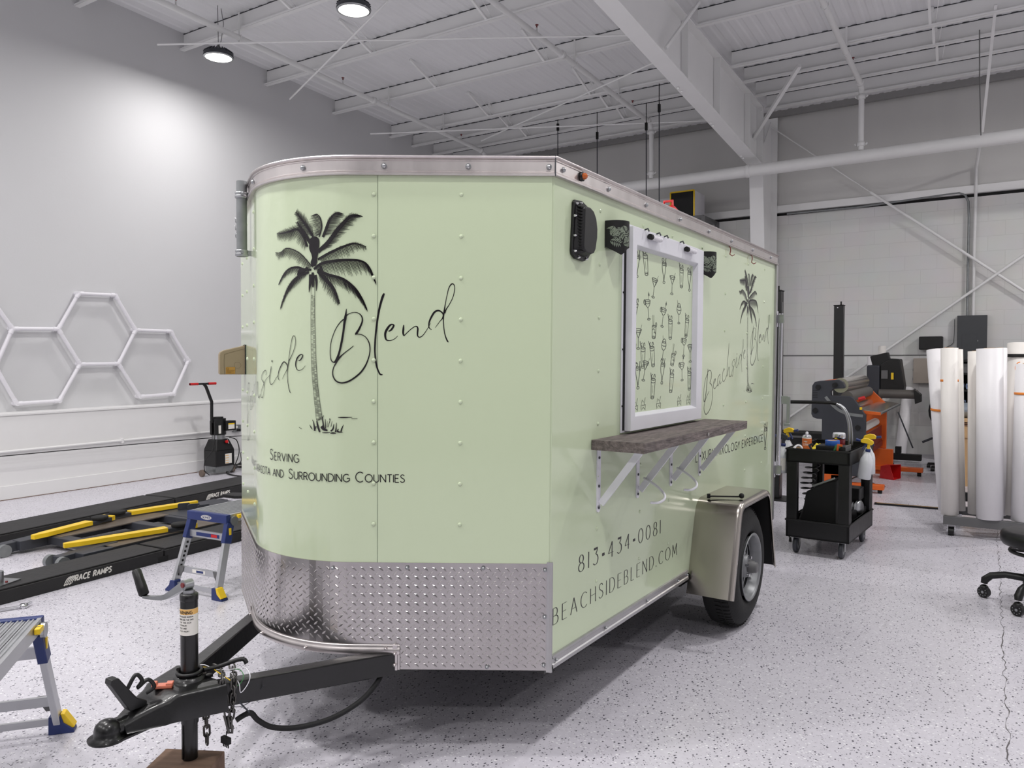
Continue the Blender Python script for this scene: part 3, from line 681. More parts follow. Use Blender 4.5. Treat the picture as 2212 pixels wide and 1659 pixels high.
# body
mb = MB(); P = outline(0); n = len(P); zb = [(.03 if i in (0, n-1, n-2, n-3) else .075) for i in range(n)]
mb.add([(p.x, p.y, z) for p, z in zip(P, zb)]+[(p.x, p.y, 1.74) for p in P], [(i, (i+1) % n, n+(i+1) % n, n+i) for i in range(n) if i not in (0, n-4)])
a_, b_ = wrap(n1_ := .553), wrap(UE-.553)
mb.add([(0, 0, .03), (a_.x, a_.y, .03), (a_.x, a_.y, .075), (P[1].x, P[1].y, .075), (P[1].x, P[1].y, 1.74), (0, 0, 1.74)], [(5, 4, 3, 2, 1, 0)]) if UT*.5 > .553 else mb.add([P[0]+V3((0, 0, .075)), P[1]+V3((0, 0, .075)), P[1]+V3((0, 0, 1.74)), P[0]+V3((0, 0, 1.74))], [(0, 1, 2, 3)])
q = n-4; mb.add([P[q]+V3((0, 0, .075)), P[q+1]+V3((0, 0, .075)), P[q+1]+V3((0, 0, 1.74)), P[q]+V3((0, 0, 1.74))], [(0, 1, 2, 3)])
mb.add([(p.x, p.y, .076) for p in P], [tuple(range(n))])
mb.build('body_shell', M['green'], TR)
mb = MB()  # overlapped front sheet with its visible edge
us = [.006+(.6035-.006)*i/4 for i in range(5)]
vs = [wrap(u, .0016, z) for z in (.372, 1.72) for u in us]; mb.add(vs, [(i, i+1, 6+i, 5+i) for i in range(4)])
a, b, c, d = wrap(.6035, .0016, .372), wrap(.6035, 0, .372), wrap(.6035, 0, 1.72), wrap(.6035, .0016, 1.72); mb.add([a, b, c, d], [(0, 1, 2, 3)])
mb.build('front_sheet', M['green'], TR)
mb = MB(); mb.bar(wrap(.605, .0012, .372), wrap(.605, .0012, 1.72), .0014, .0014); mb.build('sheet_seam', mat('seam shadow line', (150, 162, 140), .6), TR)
P = outline(-.006); mb = MB(); n = len(P); mb.add([(p.x, p.y, 1.778) for p in P], [tuple(range(n))]); P2 = outline(-.03); mb.add([(p.x, p.y, 1.778) for p in P]+[(p.x, p.y, 1.79) for p in P2], [(i, (i+1) % n, n+(i+1) % n, n+i) for i in range(n)]); mb.add([(p.x, p.y, 1.79) for p in P2], [tuple(range(n))])
mb.build('roof', M['steelw'], TR)
prof = [(.0, 1.7135), (.013, 1.7135), (.016, 1.716), (.016, 1.7195), (.011, 1.7215), (.011, 1.7245), (.0135, 1.7265), (.0135, 1.7285), (.009, 1.731), (.009, 1.7625), (.0125, 1.7645), (.0125, 1.767), (.010, 1.769), (.017, 1.7725), (.019, 1.7765), (.017, 1.780), (-.02, 1.7825), (-.035, 1.779)]
mb = MB(); sweep(mb, prof); mb.build('top_rail', M['alum'], TR)
# rail joint and screws
mb = MB(); mb.bar(V3((.012, -.012, 1.712)), V3((.012, -.012, 1.783)), .003, .003); mb.build('rail_joint', M['greyk'], TR)
def screw(mb, c, nrm, r=.008):
    n_ = V3(nrm).normalized(); mb.cyl(V3(c), V3(c)+n_*.004, r*1.25, n=12); mb.lathe([(r, 0.004), (r*.95, .007), (r*.5, .010), (0, .011)], V3(c), n_, n=10)
mb = MB(); FNv = V3((math.sin(PHI), -math.cos(PHI), 0))
for u in (.018, .294, .5815): screw(mb, wrap(u, .009, 1.745), FNv)
for u in (.87, 1.2, 1.55, 1.85): screw(mb, wrap(u, .009, 1.745), wrap(u, 1)-wrap(u, 0))
for y in (.044, .40, .76, 1.155, 1.555, 1.927, 2.335, 2.735): screw(mb, (.009, y, 1.745), (1, 0, 0))
for y in (.04, .75, 1.5, 2.3): screw(mb, (-2*HW-.009, y, 1.745), (-1, 0, 0))
mb.split('rail_screw', M['zinc'], TR)
# rivets
mb = MB()
def rivet(c, n_): mb.lathe([(.0075, 0), (.0068, .002), (.0045, .0038), (0, .0045)], V3(c), V3(n_), n=10)
z = 1.651
for k in range(9):
    for u in (.3175, .618): rivet(wrap(u, .0014, 1.651-.1425*k), FNv)
    for u in (UE-.09, UE-.318, UE-.62): rivet(wrap(u, 0, 1.651-.1425*k), wrap(UE-.1, 1)-wrap(UE-.1, 0))
for y in (.35, .755, 1.085, 1.49, 1.867, 2.283, 2.64):
    for k in range(8):
        zz = 1.655-.2033*k+(0 if y < 2.6 else .005)
        if y > .6 and y < 1.45 and zz > .75: continue
        if 1.3 < y < 2.2 and zz < .45: continue
        rivet((0, y, zz), (1, 0, 0))
for y in (.755, 1.085): rivet((0, y, 1.657), (1, 0, 0))
mb.split('rivet', M['green'], TR)
# diamond plate stone guard
NU, zr_ = 70, None
u0_, u1_ = .012, UE-.012; n1, n2 = .553, UE-.553
def zlow(u): return .0 if (u < n1 or u > n2) else .088
P = outline(-.004); mbu = MB(); mbu.add([(p.x, p.y, .05) for p in P], [tuple(range(len(P)))]); mbu.build('underbelly', M['blackm'], TR)
mb = MB(); us = sorted(set([u0_, n1, n1+1e-4, n2, n2+1e-4, u1_]+[u for u in [u0_+(u1_-u0_)*i/NU for i in range(NU)]]))
for a, b in zip(us[:-1], us[1:]):
    m_ = (a+b)/2; zl = zlow(m_)
    mb.add([wrap(a, .0035, zl), wrap(b, .0035, zl), wrap(b, .0035, .3765), wrap(a, .0035, .3765)], [(3, 2, 1, 0)], True)
    mb.add([wrap(a, .0035, .3765), wrap(b, .0035, .3765), wrap(b, 0, .3765), wrap(a, 0, .3765)], [(3, 2, 1, 0)])
    mb.add([wrap(a, .0035, zl), wrap(b, .0035, zl), wrap(b, 0, zl), wrap(a, 0, zl)], [(0, 1, 2, 3)])
st_ = .0157
for j in range(1, 24):
    zc = j*st_*.98
    if zc > .368: break
    for i in range(1, 122):
        if (i+j) % 2: continue
        u = .010+i*st_
        if u > UE-.02 or zc-.011 < zlow(u): continue
        ang = (1 if i % 2 else -1)*math.radians(40); ca, sa = math.cos(ang), math.sin(ang); L_, w_ = .0118, .0030
        q = lambda a, b, o: wrap(u+a*ca-b*sa, .0035+o, zc+a*sa+b*ca)
        vs = [q(-L_, 0, 0), q(-L_*.35, -w_, 0), q(L_*.35, -w_, 0), q(L_, 0, 0), q(L_*.35, w_, 0), q(-L_*.35, w_, 0), q(-L_*.55, 0, .0018), q(L_*.55, 0, .0018)]
        mb.add(vs, [(0, 6, 1), (1, 6, 7, 2), (2, 7, 3), (3, 7, 4), (4, 7, 6, 5), (5, 6, 0)])
mb.build('stone_guard', M['plate'], TR)
mb = MB()
for (u, z) in ((.02, .355), (.02, .19), (.022, .02), (.235, .36), (.5, .36), (.22, .012), (.76, .355)): screw(mb, wrap(u, .004, z), wrap(u, 1)-wrap(u, 0), .006)
mb.split('guard_screw', M['zinc'], TR)
# trims round the lower edge
mb = MB(); pr = [(.004, .104), (.008, .104), (.009, .1), (.0105, .092), (.013, .090), (.013, .072), (.010, .069), (.004, .067)]
uu = [n1-.028, n1]+[n1+(n2-n1)*i/60 for i in range(1, 60)]+[n2, n2+.028]
vs = [wrap(u, o_, z-.0155) for u in uu for o_, z in pr]; m_ = len(pr)
mb.add(vs, [(i*m_+k, i*m_+k+1, (i+1)*m_+k+1, (i+1)*m_+k) for i in range(len(uu)-1) for k in range(m_-1)], True); mb.build('nose_trim', M['alum'], TR)
mb = MB()
for ub in (n1, n2):
    for (w0, w1, o_) in ((-.028, .004, .008), (-.02, -.004, .0125)):
        mb.add([wrap(ub+w0, o_, .0), wrap(ub+w1, o_, .0), wrap(ub+w1, o_, .088), wrap(ub+w0, o_, .088), wrap(ub+w0, .002, .0), wrap(ub+w1, .002, .0), wrap(ub+w1, .002, .088), wrap(ub+w0, .002, .088)], [(0, 1, 2, 3), (0, 3, 7, 4), (1, 5, 6, 2), (0, 4, 5, 1)])
    for z in (.02, .06): screw(mb, wrap(ub-.012, .0125, z), FNv, .005)
screw(mb, wrap(n1+.02, .013, .078), FNv, .005)
for u in (.86, 1.1): screw(mb, wrap(u, .013, .066), wrap(u, 1)-wrap(u, 0), .005)
mb.split('notch_trim', M['alum'], TR)
mb = MB()
mb.add([wrap(.014, .005, -.006), wrap(.003, .006, -.006), wrap(.003, .006, .382), wrap(.014, .005, .382)], [(0, 1, 2, 3)])
mb.bar(V3((.004, -.003, -.006)), V3((.004, -.003, .382)), .009, .009); mb.build('corner_trim', M['aluside'], TR)
mb = MB(); vs = []
prs = [(.0, .052), (.008, .05), (.0095, .042), (.006, .038), (.006, .022), (.0105, .018), (.0115, .006), (.004, .002), (.0, .004)]
for y0, y1 in ((.004, 1.335), (2.16, TL)):
    vs = [(o_, y, z) for y in (y0, y1) for o_, z in prs]; m_ = len(prs); mb.add(vs, [(k, k+1, m_+k+1, m_+k) for k in range(m_-1)])
mb.split('side_rail', M['aluside'], TR)
mb = MB()
for y in (.03, .42, .83, 1.2, 1.32): screw(mb, (.006, y, .03), (1, 0, 0), .005)
mb.split('side_rail_screw', M['zinc'], TR)
mb = MB(); mb.box((-.02, TL-.02, .03), (.012, TL+.02, 1.725)); mb.box((-2*HW-.01, TL-.02, .03), (-2*HW+.02, TL+.02, 1.725)); mb.split('rear_corner_post', M['aluside'], TR)
# underside frame
mb = MB()
for x in (-.06, -HW, -2*HW+.06): mb.box((x-.025, .02, -.03), (x+.025, TL-.02, .03))
for k in range(8): mb.box((-2*HW+.03, .05+k*.4, -.01), (-.03, .09+k*.4, .03))
mb.box((-2*HW+.1, 1.72, -.03), (-.1, 1.79, .03)); mb.box((-.16, 1.3, -.03), (-.02, 2.2, -.0))
mb.split('chassis', M['steelk'], TR)
# fender
def fender(sx, x0, nm='fender'):
    cor = [(1.335, -.066), (1.462, .387), (2.006, .387), (2.156, -.072)]
    path = [cor[0]]
    def rnd_(a, b, c, r):
        b_, a_, c_ = V3((b[0], b[1], 0)), V3((a[0], a[1], 0)), V3((c[0], c[1], 0)); d1 = (a_-b_).normalized(); d2 = (c_-b_).normalized()
        return [((b_+d1*r)*(1-t)**2+b_*2*t*(1-t)+(b_+d2*r)*t*t) for t in [i/8 for i in range(9)]]
    path += [(p.x, p.y) for p in rnd_(cor[0], cor[1], cor[2], .075)]+[(p.x, p.y) for p in rnd_(cor[1], cor[2], cor[3], .075)]+[cor[3]]
    cy_, cz_ = 1.745, .0
    def off(p, d):  # inset towards the wheel centre
        i = path.index(p); a, b = path[max(i-1, 0)], path[min(i+1, len(path)-1)]; dx, dy = b[0]-a[0], b[1]-a[1]; l = math.hypot(dx, dy); return (p[0]+dy/l*d, p[1]-dx/l*d)
    ring = [(0, .0), (.205, .0), (.216, .002), (.225, .008), (.229, .018), (.229, .034), (.226, .034), (.222, .02), (.21, .006), (0, .003)]
    vs = []
    for p in path:
        for xx, d in ring:
            q = off(p, d); vs.append((x0+sx*xx, q[0], q[1]))
    m_ = len(ring); f = MB(); f.add(vs, [(i*m_+k, i*m_+k+1, (i+1)*m_+k+1, (i+1)*m_+k) for i in range(len(path)-1) for k in range(m_-1)], True)
    f.add(vs, [tuple(range(m_))]+[tuple((len(path)-1)*m_+k for k in range(m_-1, -1, -1))])
    o = f.build(nm, M['stainless'], TR)
    liner = MB(); pts = [off(p, .006) for p in path]
    vs = [(x0+sx*.003, q[0], q[1]) for q in pts]+[(x0+sx*.214, q[0], q[1]) for q in pts]; n = len(pts)
    liner.add(vs, [(i, i+1, n+i+1, n+i) for i in range(n-1)]); liner.add([(x0+sx*.004, q[0], q[1]) for q in pts], [tuple(range(n))])
    liner.build('wheel_well', M['blackm'], TR)
    return o
fender(1, 0.0); fender(-1, -2*HW)
mb = MB(); mb.bar((.05, 1.50, .398), (.2, 1.575, .400), .012, .006); mb.ball((.195, 1.573, .404), .014, 10, 6); mb.cyl((.05, 1.5, .388), (.05, 1.5, .41), .009, n=8)
mb.build('fender_hook', M['blackm'], TR)
# wheels
def wheel(sx, xo, zc):
    """xo: outer face, sx: outward"""
    wl = bpy.data.objects.new('wheel', None); COL.objects.link(wl); wl.parent = TR; wl.location = (xo, 1.745, zc)
    ax = (sx, 0, 0); R_ = .31
    t_ = MB(); pr = [(.172, -.02), (.185, -.005), (.215, .002), (.25, .0), (.277, -.012), (.292, -.026), (R_-.003, -.036), (R_, -.06), (R_, -.13), (R_-.003, -.155), (.292, -.167), (.25, -.188), (.2, -.186), (.172, -.17)]
    t_.lathe(pr, (0, 0, 0), ax, 72)
    for k in range(72):
        a = 2*PI*k/72; cy_, cz_ = math.cos(a), math.sin(a)
        for xx in (-.052, -.078, -.108, -.138):
            t_.box((xx-.010, -.009, R_-.003), (xx+.010, .004, R_+.0045), Matrix.Rotation(a, 3, 'X')@Matrix.Rotation(.3 if k % 2 else -.3, 3, 'Z'), (0, 0, 0)) if 0 else None
        t_.bar((sx*(-.03), cy_*(R_-.005), cz_*(R_-.005)), (sx*(-.062), cy_*(R_+.002), cz_*(R_+.002)), .011, .006, upv=(0, cy_, cz_))
        t_.bar((sx*(-.07), cy_*(R_), cz_*(R_)), (sx*(-.1), cy_*R_, cz_*R_), .013, .007, upv=(0, cy_, cz_))
    t_.build('tyre', M['rubber'], wl)
    r_ = MB(); r_.lathe([(.172, .0), (.178, .004), (.174, .008), (.166, .006), (.160, -.004), (.154, -.03), (.150, -.04), (.150, -.12), (.165, -.165)], (0, 0, 0), ax, 48)
    r_.lathe([(.15, -.046), (.138, -.05), (.132, -.044)], (0, 0, 0), ax, 48)
    r_.build('rim', M['rim'], wl)
    d_ = MB()   # modular spoked disc: five spokes between five openings
    d_.lathe([(.0, -.012), (.05, -.012), (.058, -.02), (.062, -.03)], (0, 0, 0), ax, 40)
    for k in range(8):
        a0 = 2*PI*k/8
        vs = []
        for (rr, hw_, xx) in ((.056, .39, -.030), (.075, .17, -.034), (.1, .12, -.040), (.126, .2, -.048), (.151, .39, -.056)):
            for s_ in (-1, 1): vs.append(V3((sx*xx, rr*math.cos(a0+s_*hw_), rr*math.sin(a0+s_*hw_))))
        d_.add(vs, [(2*i, 2*i+1, 2*i+3, 2*i+2) for i in range(4)])
    d_.build('wheel_disc', M['rim'], wl)
    d_ = MB(); d_.lathe([(.15, -.09), (0, -.09)], (0, 0, 0), ax, 24); d_.build('brake_drum', M['blackm'], wl)
    h_ = MB(); h_.lathe([(.033, -.02), (.033, .012), (.029, .018), (.027, .03), (.022, .034), (0, .035)], (0, 0, 0), ax, 24); h_.build('hub_cap', M['grey'], wl)
    n_ = MB()
    for k in range(5):
        a = 2*PI*k/5+.3; n_.cyl((sx*-.014, .048*math.cos(a), .048*math.sin(a)), (sx*.002, .048*math.cos(a), .048*math.sin(a)), .009, n=6)
    n_.split('lug_nut', M['chrome'], wl)
TMI = TM.inverted()
def fl_z(x, y):   # trailer z of the floor under a trailer x, y
    z = -.3
    for _ in range(4): z -= (TM@V3((x, y, z))).z/ (TM@V3((0, 0, 1))-TM@V3((0, 0, 0))).z
    return z
wheel(1, .2, fl_z(.11, 1.745)+.314); wheel(-1, -2*HW-.2, fl_z(-2*HW-.11, 1.745)+.314)
# window with printed panel
WN = MB(); WN.box((0, .545, .79), (.006, 1.432, 1.642)); WN.build('window_flange', M['whitem'], TR, bev=.002)
WN = MB(); WN.box((.0061, .556, .8), (.0075, 1.42, 1.63)); WN.build('window_gap', M['blackm'], TR)
def frame(mb, x0, x1, y0, y1, z0, z1, iy0, iy1, iz0, iz1, bevx):
    """picture-frame with a sloping inner lip"""
    O = [(y0, z0), (y1, z0), (y1, z1), (y0, z1)]; I1 = [(iy0-.012, iz0-.012), (iy1+.012, iz0-.012), (iy1+.012, iz1+.012), (iy0-.012, iz1+.012)]; I2 = [(iy0, iz0), (iy1, iz0), (iy1, iz1), (iy0, iz1)]
    vs = [(x0, *p) for p in O]+[(x1, *p) for p in O]+[(x1, *p) for p in I1]+[(bevx, *p) for p in I2]
    f = []
    for i in range(4):
        j_ = (i+1) % 4; f += [(i, j_, 4+j_, 4+i), (4+i, 4+j_, 8+j_, 8+i), (8+i, 8+j_, 12+j_, 12+i)]
    mb.add(vs, f)
WN = MB(); frame(WN, .0075, .036, .575, 1.415, .797, 1.628, .628, 1.325, .868, 1.545, .012); WN.build('window_sash', M['whitem'], TR, bev=.002)
WN = MB(); WN.box((.0075, .62, .86), (.0125, 1.33, 1.55)); WN.build('window_panel', M['green'], TR)
WN = MB(); WN.add([(.0365, .6, 1.628), (.0365, 1.4, 1.628), (.0365, 1.4, 1.6), (.0365, .6, 1.6)], [(0, 1, 2, 3)]); 
for i, y in enumerate((.735, 1.16)):
    t_ = MB(); t_.cyl((.048, y, 1.603), (.048, y+.095, 1.603), .0115, n=14); t_.cyl((.048, y+.03, 1.603), (.048, y+.036, 1.603), .0125, n=14); t_.cyl((.048, y+.074, 1.603), (.048, y+.08, 1.603), .0125, n=14); t_.box((.036, y+.01, 1.6), (.05, y+.085, 1.606)); o = t_.build('window_latch', M['white'], TR)
    t_ = MB(); t_.cyl((.048, y-.02, 1.603), (.048, y, 1.603), .012, n=14); t_.build('latch_tip', M['blackm'], o)
t_ = MB()
for y in (.69, .90, 1.09, .815): t_.tube([(.036, y, 1.628), (.05, y, 1.632), (.054, y+.004, 1.62)], .0035, 6)
t_.split('sash_clip', M['greyk'], TR)
t_ = MB()
for z in (.9, 1.13, 1.36, 1.56): t_.cyl((.006, .551, z), (.010, .551, z), .004, n=8); t_.cyl((.006, 1.427, z-.05), (.010, 1.427, z-.05), .004, n=8)
t_.split('flange_screw', M['blackm'], TR)
# cocktail drawings on the window panel, each a stroke drawing
PX = .0131; GX = 1.7
def glass(mb, kind, y, z, k, tilt):
    ca, sa = math.cos(tilt), math.sin(tilt)
    fn = lambda a, b: (PX, y+k*GX*(a*ca-b*sa), z+k*(a*sa+b*ca))
    W_ = .06
    def L_(*pts, w=W_, sm=True): ribbon(mb, [(p[0], p[1], w*1.15) for p in pts], fn, smooth=sm, n=5)
    def el(cx, cy, rx, ry, w=W_): L_(*arc(cx, cy, rx, ry, 0, 360, 14), w=w, sm=False)
    if kind == 0:     # tall flute with foot
        L_((-.22, 1.2), (-.26, .8), (-.2, .3), (-.06, -.25), (-.04, -.55), (.0, -.7)); L_((.26, 1.15), (.28, .8), (.2, .3), (.06, -.25), (.04, -.55)); el(.02, 1.15, .24, .07); el(0, -.78, .16, .13); el(-.12, 1.45, .16, .16); L_((.22, 1.1), (.36, 1.75), sm=False); L_((.25, 1.35), (.38, 1.15), (.36, .8)); L_((-.2, .95), (0, .9), (.24, .98))
    elif kind == 1:   # highball
        L_((-.3, 1.1), (-.2, -.75), w=.05, sm=False); L_((.32, 1.1), (.22, -.75), w=.05, sm=False); el(0, 1.1, .31, .09); el(0, -.75, .21, .1); el(0, -.6, .21, .07, .03); L_((-.27, .8), (0, .74), (.29, .82)); L_((-.26, 1.1), (-.36, 1.5), (-.42, 1.75)); L_((.1, 1.15), (.05, 1.45), (.2, 1.6), (.28, 1.3)); L_((-.1, 1.15), (-.3, 1.45), (-.1, 1.6)); L_((-.05, .5), (-.02, -.3), w=.025)
    elif kind == 2:   # martini
        L_((-.45, .95), (0, .1), sm=False); L_((.45, .95), (0, .1), sm=False); el(0, .95, .45, .1); L_((0, .1), (0, -.85), w=.05, sm=False); el(0, -.93, .22, .09); L_((-.3, .72), (0, .66), (.3, .72)); L_((.1, .4), (.48, 1.45), w=.03, sm=False)
    elif kind == 3:   # tumbler with straws
        L_((-.3, .6), (-.25, -.6), sm=False); L_((.3, .6), (.25, -.6), sm=False); el(0, .6, .3, .09); el(0, -.6, .25, .09); el(0, -.47, .25, .07, .03); L_((-.15, .6), (-.3, 1.75), w=.03, sm=False); L_((-.05, .6), (-.12, 1.75), w=.03, sm=False); el(.3, .8, .1, .22); L_((-.2, .2), (-.05, .35), (.1, .15)); L_((0, -.1), (.12, .05), (.2, -.15))
    elif kind == 4:   # balloon goblet
        L_((-.3, .9), (-.36, .5), (-.2, .15), (0, .05), (.2, .15), (.36, .5), (.3, .9)); el(0, .9, .3, .08); L_((0, .05), (0, -.85), w=.05, sm=False); el(0, -.92, .2, .09); L_((-.3, .95), (-.1, 1.25), (.15, 1.2), (.3, .95)); L_((-.2, 1.0), (-.32, 1.6), w=.03); L_((-.34, .55), (0, .48), (.34, .55))
    else:             # margarita with slice
        L_((-.42, 1.0), (-.3, .6), (-.05, .3)); L_((.42, 1.0), (.3, .6), (.05, .3)); el(0, 1.0, .42, .1); L_((0, .3), (0, -.8), w=.05, sm=False); el(0, -.88, .22, .09); el(-.42, .85, .14, .26); L_((.2, 1.1), (.3, 1.9), w=.03); el(.28, 1.6, .06, .12); L_((-.3, .75), (0, .68), (.3, .76))
CK = MB(); rows = [(1.445, [0, 1, 2, 0, 2, 1, 0]), (1.265, [1, 2, 5, 3, 5, 1, 4, 0]), (1.135, [5, 1, 1, 4, 3, 5]), (1.0, [0, 5, 1, 0, 1, 5]), (.885, [0, 1, 0, 2, 1])]
rc = random.Random(5)
gl = [(.668, 1.47, 0, .0), (.76, 1.485, 1, .12), (.85, 1.4, 2, -.14), (.96, 1.47, 0, .03), (1.06, 1.43, 2, -.04), (1.175, 1.465, 1, .0), (1.28, 1.46, 0, .05),
 (.645, 1.275, 1, -.2), (.69, 1.175, 2, 0), (.79, 1.3, 5, .14), (.855, 1.21, 3, -.04), (.955, 1.275, 5, -.14), (1.045, 1.22, 1, 0), (1.15, 1.3, 4, 0), (1.25, 1.235, 1, -.1),
 (.65, 1.11, 5, .16), (.74, 1.09, 1, 0), (.845, 1.095, 1, .12), (.965, 1.13, 4, -.14), (1.08, 1.09, 3, -.2), (1.22, 1.145, 5, -.05), (1.305, 1.12, 2, .05),
 (.69, 1.005, 0, .05), (.76, 1.04, 2, -.2), (.85, .955, 1, -.06), (.955, 1.02, 0, -.04), (1.065, .975, 1, -.1), (1.2, 1.03, 5, .04), (1.3, .98, 1, 0)]
for (y, z, kd, ti) in gl:
    CK = MB(); glass(CK, kd, y, z, .044 if kd in (0, 1) else .042, ti); CK.build('cocktail_drawing', M['inkg'], TR)
CK = MB()
for (y, kd) in ((.67, 0), (.75, 1), (.92, 0), (1.17, 1), (1.29, 0)):    # cut off by the sash, only the tops show
    fn = lambda a, b: (PX, y+.07*a, .872+.05*b)
    for st in ([(-.3, 0), (-.35, .5)], [(.3, 0), (.32, .5)], [(-.3, .5), (0, .42), (.3, .5)], [(.1, .5), (.3, 1.1)], [(-.3, .6), (-.15, .9), (.05, .7)], [(-.2, .1), (0, .3), (.2, .1)]): ribbon(CK, [(p[0], p[1], .045) for p in st], fn, smooth=False)
CK.split('cut_off_drawing', M['inkg'], TR)
# lettering and palm
def dec(s):
    out = []
    for st in s.split(';'): out.append([tuple(float(v) for v in p.split(',')) for p in st.split(' ')])
    return [[(a/5000, b/5000, c/20000) for a, b, c in st] for st in out]
SCRIPT = dec("-3562,6287,46 -3570,6212,102 -3582,6131,185 -3598,6038,157 -3615,5900,139 -3642,5738,148 -3675,5587,139 -3705,5483,158 -3748,5390,167 -3785,5364,93 -3828,5389,65 -3848,5459,56 -3852,5563,56 -3840,5691,56 -3808,5807,56 -3748,5946,56 -3675,6050,65 -3610,6108,83;-3582,6142,111 -3550,6183,65 -3488,6214,46 -3405,6226,46 -3335,6201,65 -3292,6144,83 -3288,6075,102 -3312,6006,120 -3352,5924,139 -3395,5861,139 -3410,5843,46;-3395,5857,93 -3370,5855,65 -3302,5844,56 -3232,5804,56 -3180,5729,65 -3158,5649,74 -3155,5556,74 -3180,5440,83 -3232,5313,102 -3312,5196,111 -3418,5103,111 -3522,5038,111 -3640,5008,102 -3735,5033,93 -3790,5099,84 -3808,5180,74 -3790,5273,74 -3748,5349,84 -3692,5437,111 -3605,5518,65 -3522,5582,56 -3440,5649,46;-2910,6556,102 -2932,6509,166 -2960,6423,157 -2990,6308,148 -3018,6158,139 -3040,5996,129 -3058,5834,120 -3068,5672,120 -3070,5557,111 -3058,5418,111 -3035,5291,111 -3005,5210,102 -2978,5164,111 -2935,5155,56;-2835,5905,56 -2792,5928,120 -2758,5975,129 -2745,6009,111 -2770,6023,92 -2810,6009,129 -2855,5951,157 -2888,5882,157 -2890,5812,139 -2872,5760,102 -2828,5746,56 -2770,5755,46 -2718,5785,42 -2675,5828,28;-2572,6016,65 -2578,5953,129 -2582,5884,130 -2570,5835,74 -2525,5873,56 -2458,5936,55 -2388,5987,55 -2348,5991,83 -2330,5955,111 -2335,5874,111 -2330,5828,83 -2300,5807,65 -2248,5834,56 -2190,5909,46 -2145,5985,37 -2110,6049,28;-2092,5942,37 -2128,5962,55 -2140,6014,83 -2128,6083,111 -2092,6164,129 -2043,6239,129 -1985,6268,111 -1932,6251,92 -1890,6200,92 -1908,6131,74 -1948,6084,46 -1995,6020,37 -2028,5974,23;-1800,5725,56 -1820,5750,93 -1850,5820,74 -1872,5912,65 -1885,6027,65 -1888,6142,74 -1875,6258,102 -1852,6408,55 -1822,6557,55 -1795,6661,65 -1755,6721,83 -1720,6725,65 -1698,6685,55 -1700,6604,55 -1730,6489,55 -1788,6373,55 -1840,6292,74 -1868,6223,111;-5442,5112,37 -5425,5153,44 -5430,5186,37 -5462,5203,44 -5532,5179,52 -5608,5131,52 -5655,5065,52 -5622,5019,52 -5545,4980,67 -5522,4929,59 -5522,4864,44 -5548,4771,37 -5600,4703,52 -5652,4696,45 -5688,4728,37 -5675,4794,45 -5610,4871,52 -5522,4957,52 -5452,5024,37 -5348,5082,29 -5290,5110,29;-5230,5280,44 -5242,5230,73 -5272,5147,73 -5290,5074,66 -5290,5001,59 -5255,4956,51 -5210,4952,44 -5150,4986,36 -5068,5070,36 -5015,5116,29;-5205,5390,87 -5202,5371,124 -5200,5353,87;-4970,5028,29 -5000,5062,51 -5008,5116,58 -4985,5198,72 -4932,5279,79 -4882,5338,79 -4842,5361,79 -4795,5344,71 -4750,5290,71 -4762,5228,50 -4810,5165,36 -4858,5101,29 -4895,5051,18;-4670,4811,43 -4695,4837,57 -4725,4916,50 -4745,5023,50 -4755,5139,50 -4750,5228,57 -4730,5317,57 -4710,5442,43 -4685,5585,43 -4655,5709,43 -4625,5797,50 -4595,5825,43 -4565,5801,42 -4555,5735,42 -4565,5647,43 -4608,5540,43 -4668,5442,50 -4712,5380,64 -4738,5308,78;-4490,5382,42 -4445,5400,85 -4408,5444,92 -4395,5479,78 -4422,5497,63 -4468,5479,92 -4520,5426,106 -4548,5355,99 -4550,5293,78 -4532,5244,57 -4492,5215,42 -4448,5219,35 -4398,5241,35 -4338,5302,21;-7737,4948,74 -7747,4811,122 -7809,4505,122 -7864,4267,122 -7963,4050,138 -8036,4105,74 -8042,4275,66 -7988,4510,66 -7888,4695,66 -7747,4811,74;-7748,4854,74 -7628,4903,66 -7504,4884,74 -7441,4805,82 -7457,4684,90 -7566,4549,106;-7566,4535,74 -7440,4501,66 -7346,4385,66 -7330,4210,74 -7383,4003,82 -7516,3820,90 -7709,3711,90 -7854,3686,82 -7978,3779,82 -7996,3899,74 -7938,4032,74 -7822,4163,74 -7608,4317,58;-7214,4521,58 -7130,4588,82 -7101,4649,82 -7168,4642,82 -7242,4574,98 -7263,4470,90 -7209,4380,74 -7107,4385,58 -6956,4468,50;-6705,4773,74 -6809,4739,66 -6910,4635,74 -6931,4512,74 -6903,4440,58 -6800,4508,58 -6715,4612,58;-6704,4737,58 -6724,4577,66 -6705,4487,58 -6590,4555,50;-6334,4892,82 -6389,4911,74 -6467,4840,74 -6527,4715,82 -6501,4607,74 -6402,4550,66 -6268,4619,58 -6136,4743,50;-5962,5684,74 -5997,5436,82 -6068,5144,74 -6114,4889,74 -6123,4697,74;-6107,4706,58 -6029,4851,58 -5933,4978,74 -5907,4885,74 -5902,4756,74 -5825,4681,66 -5715,4753,50")
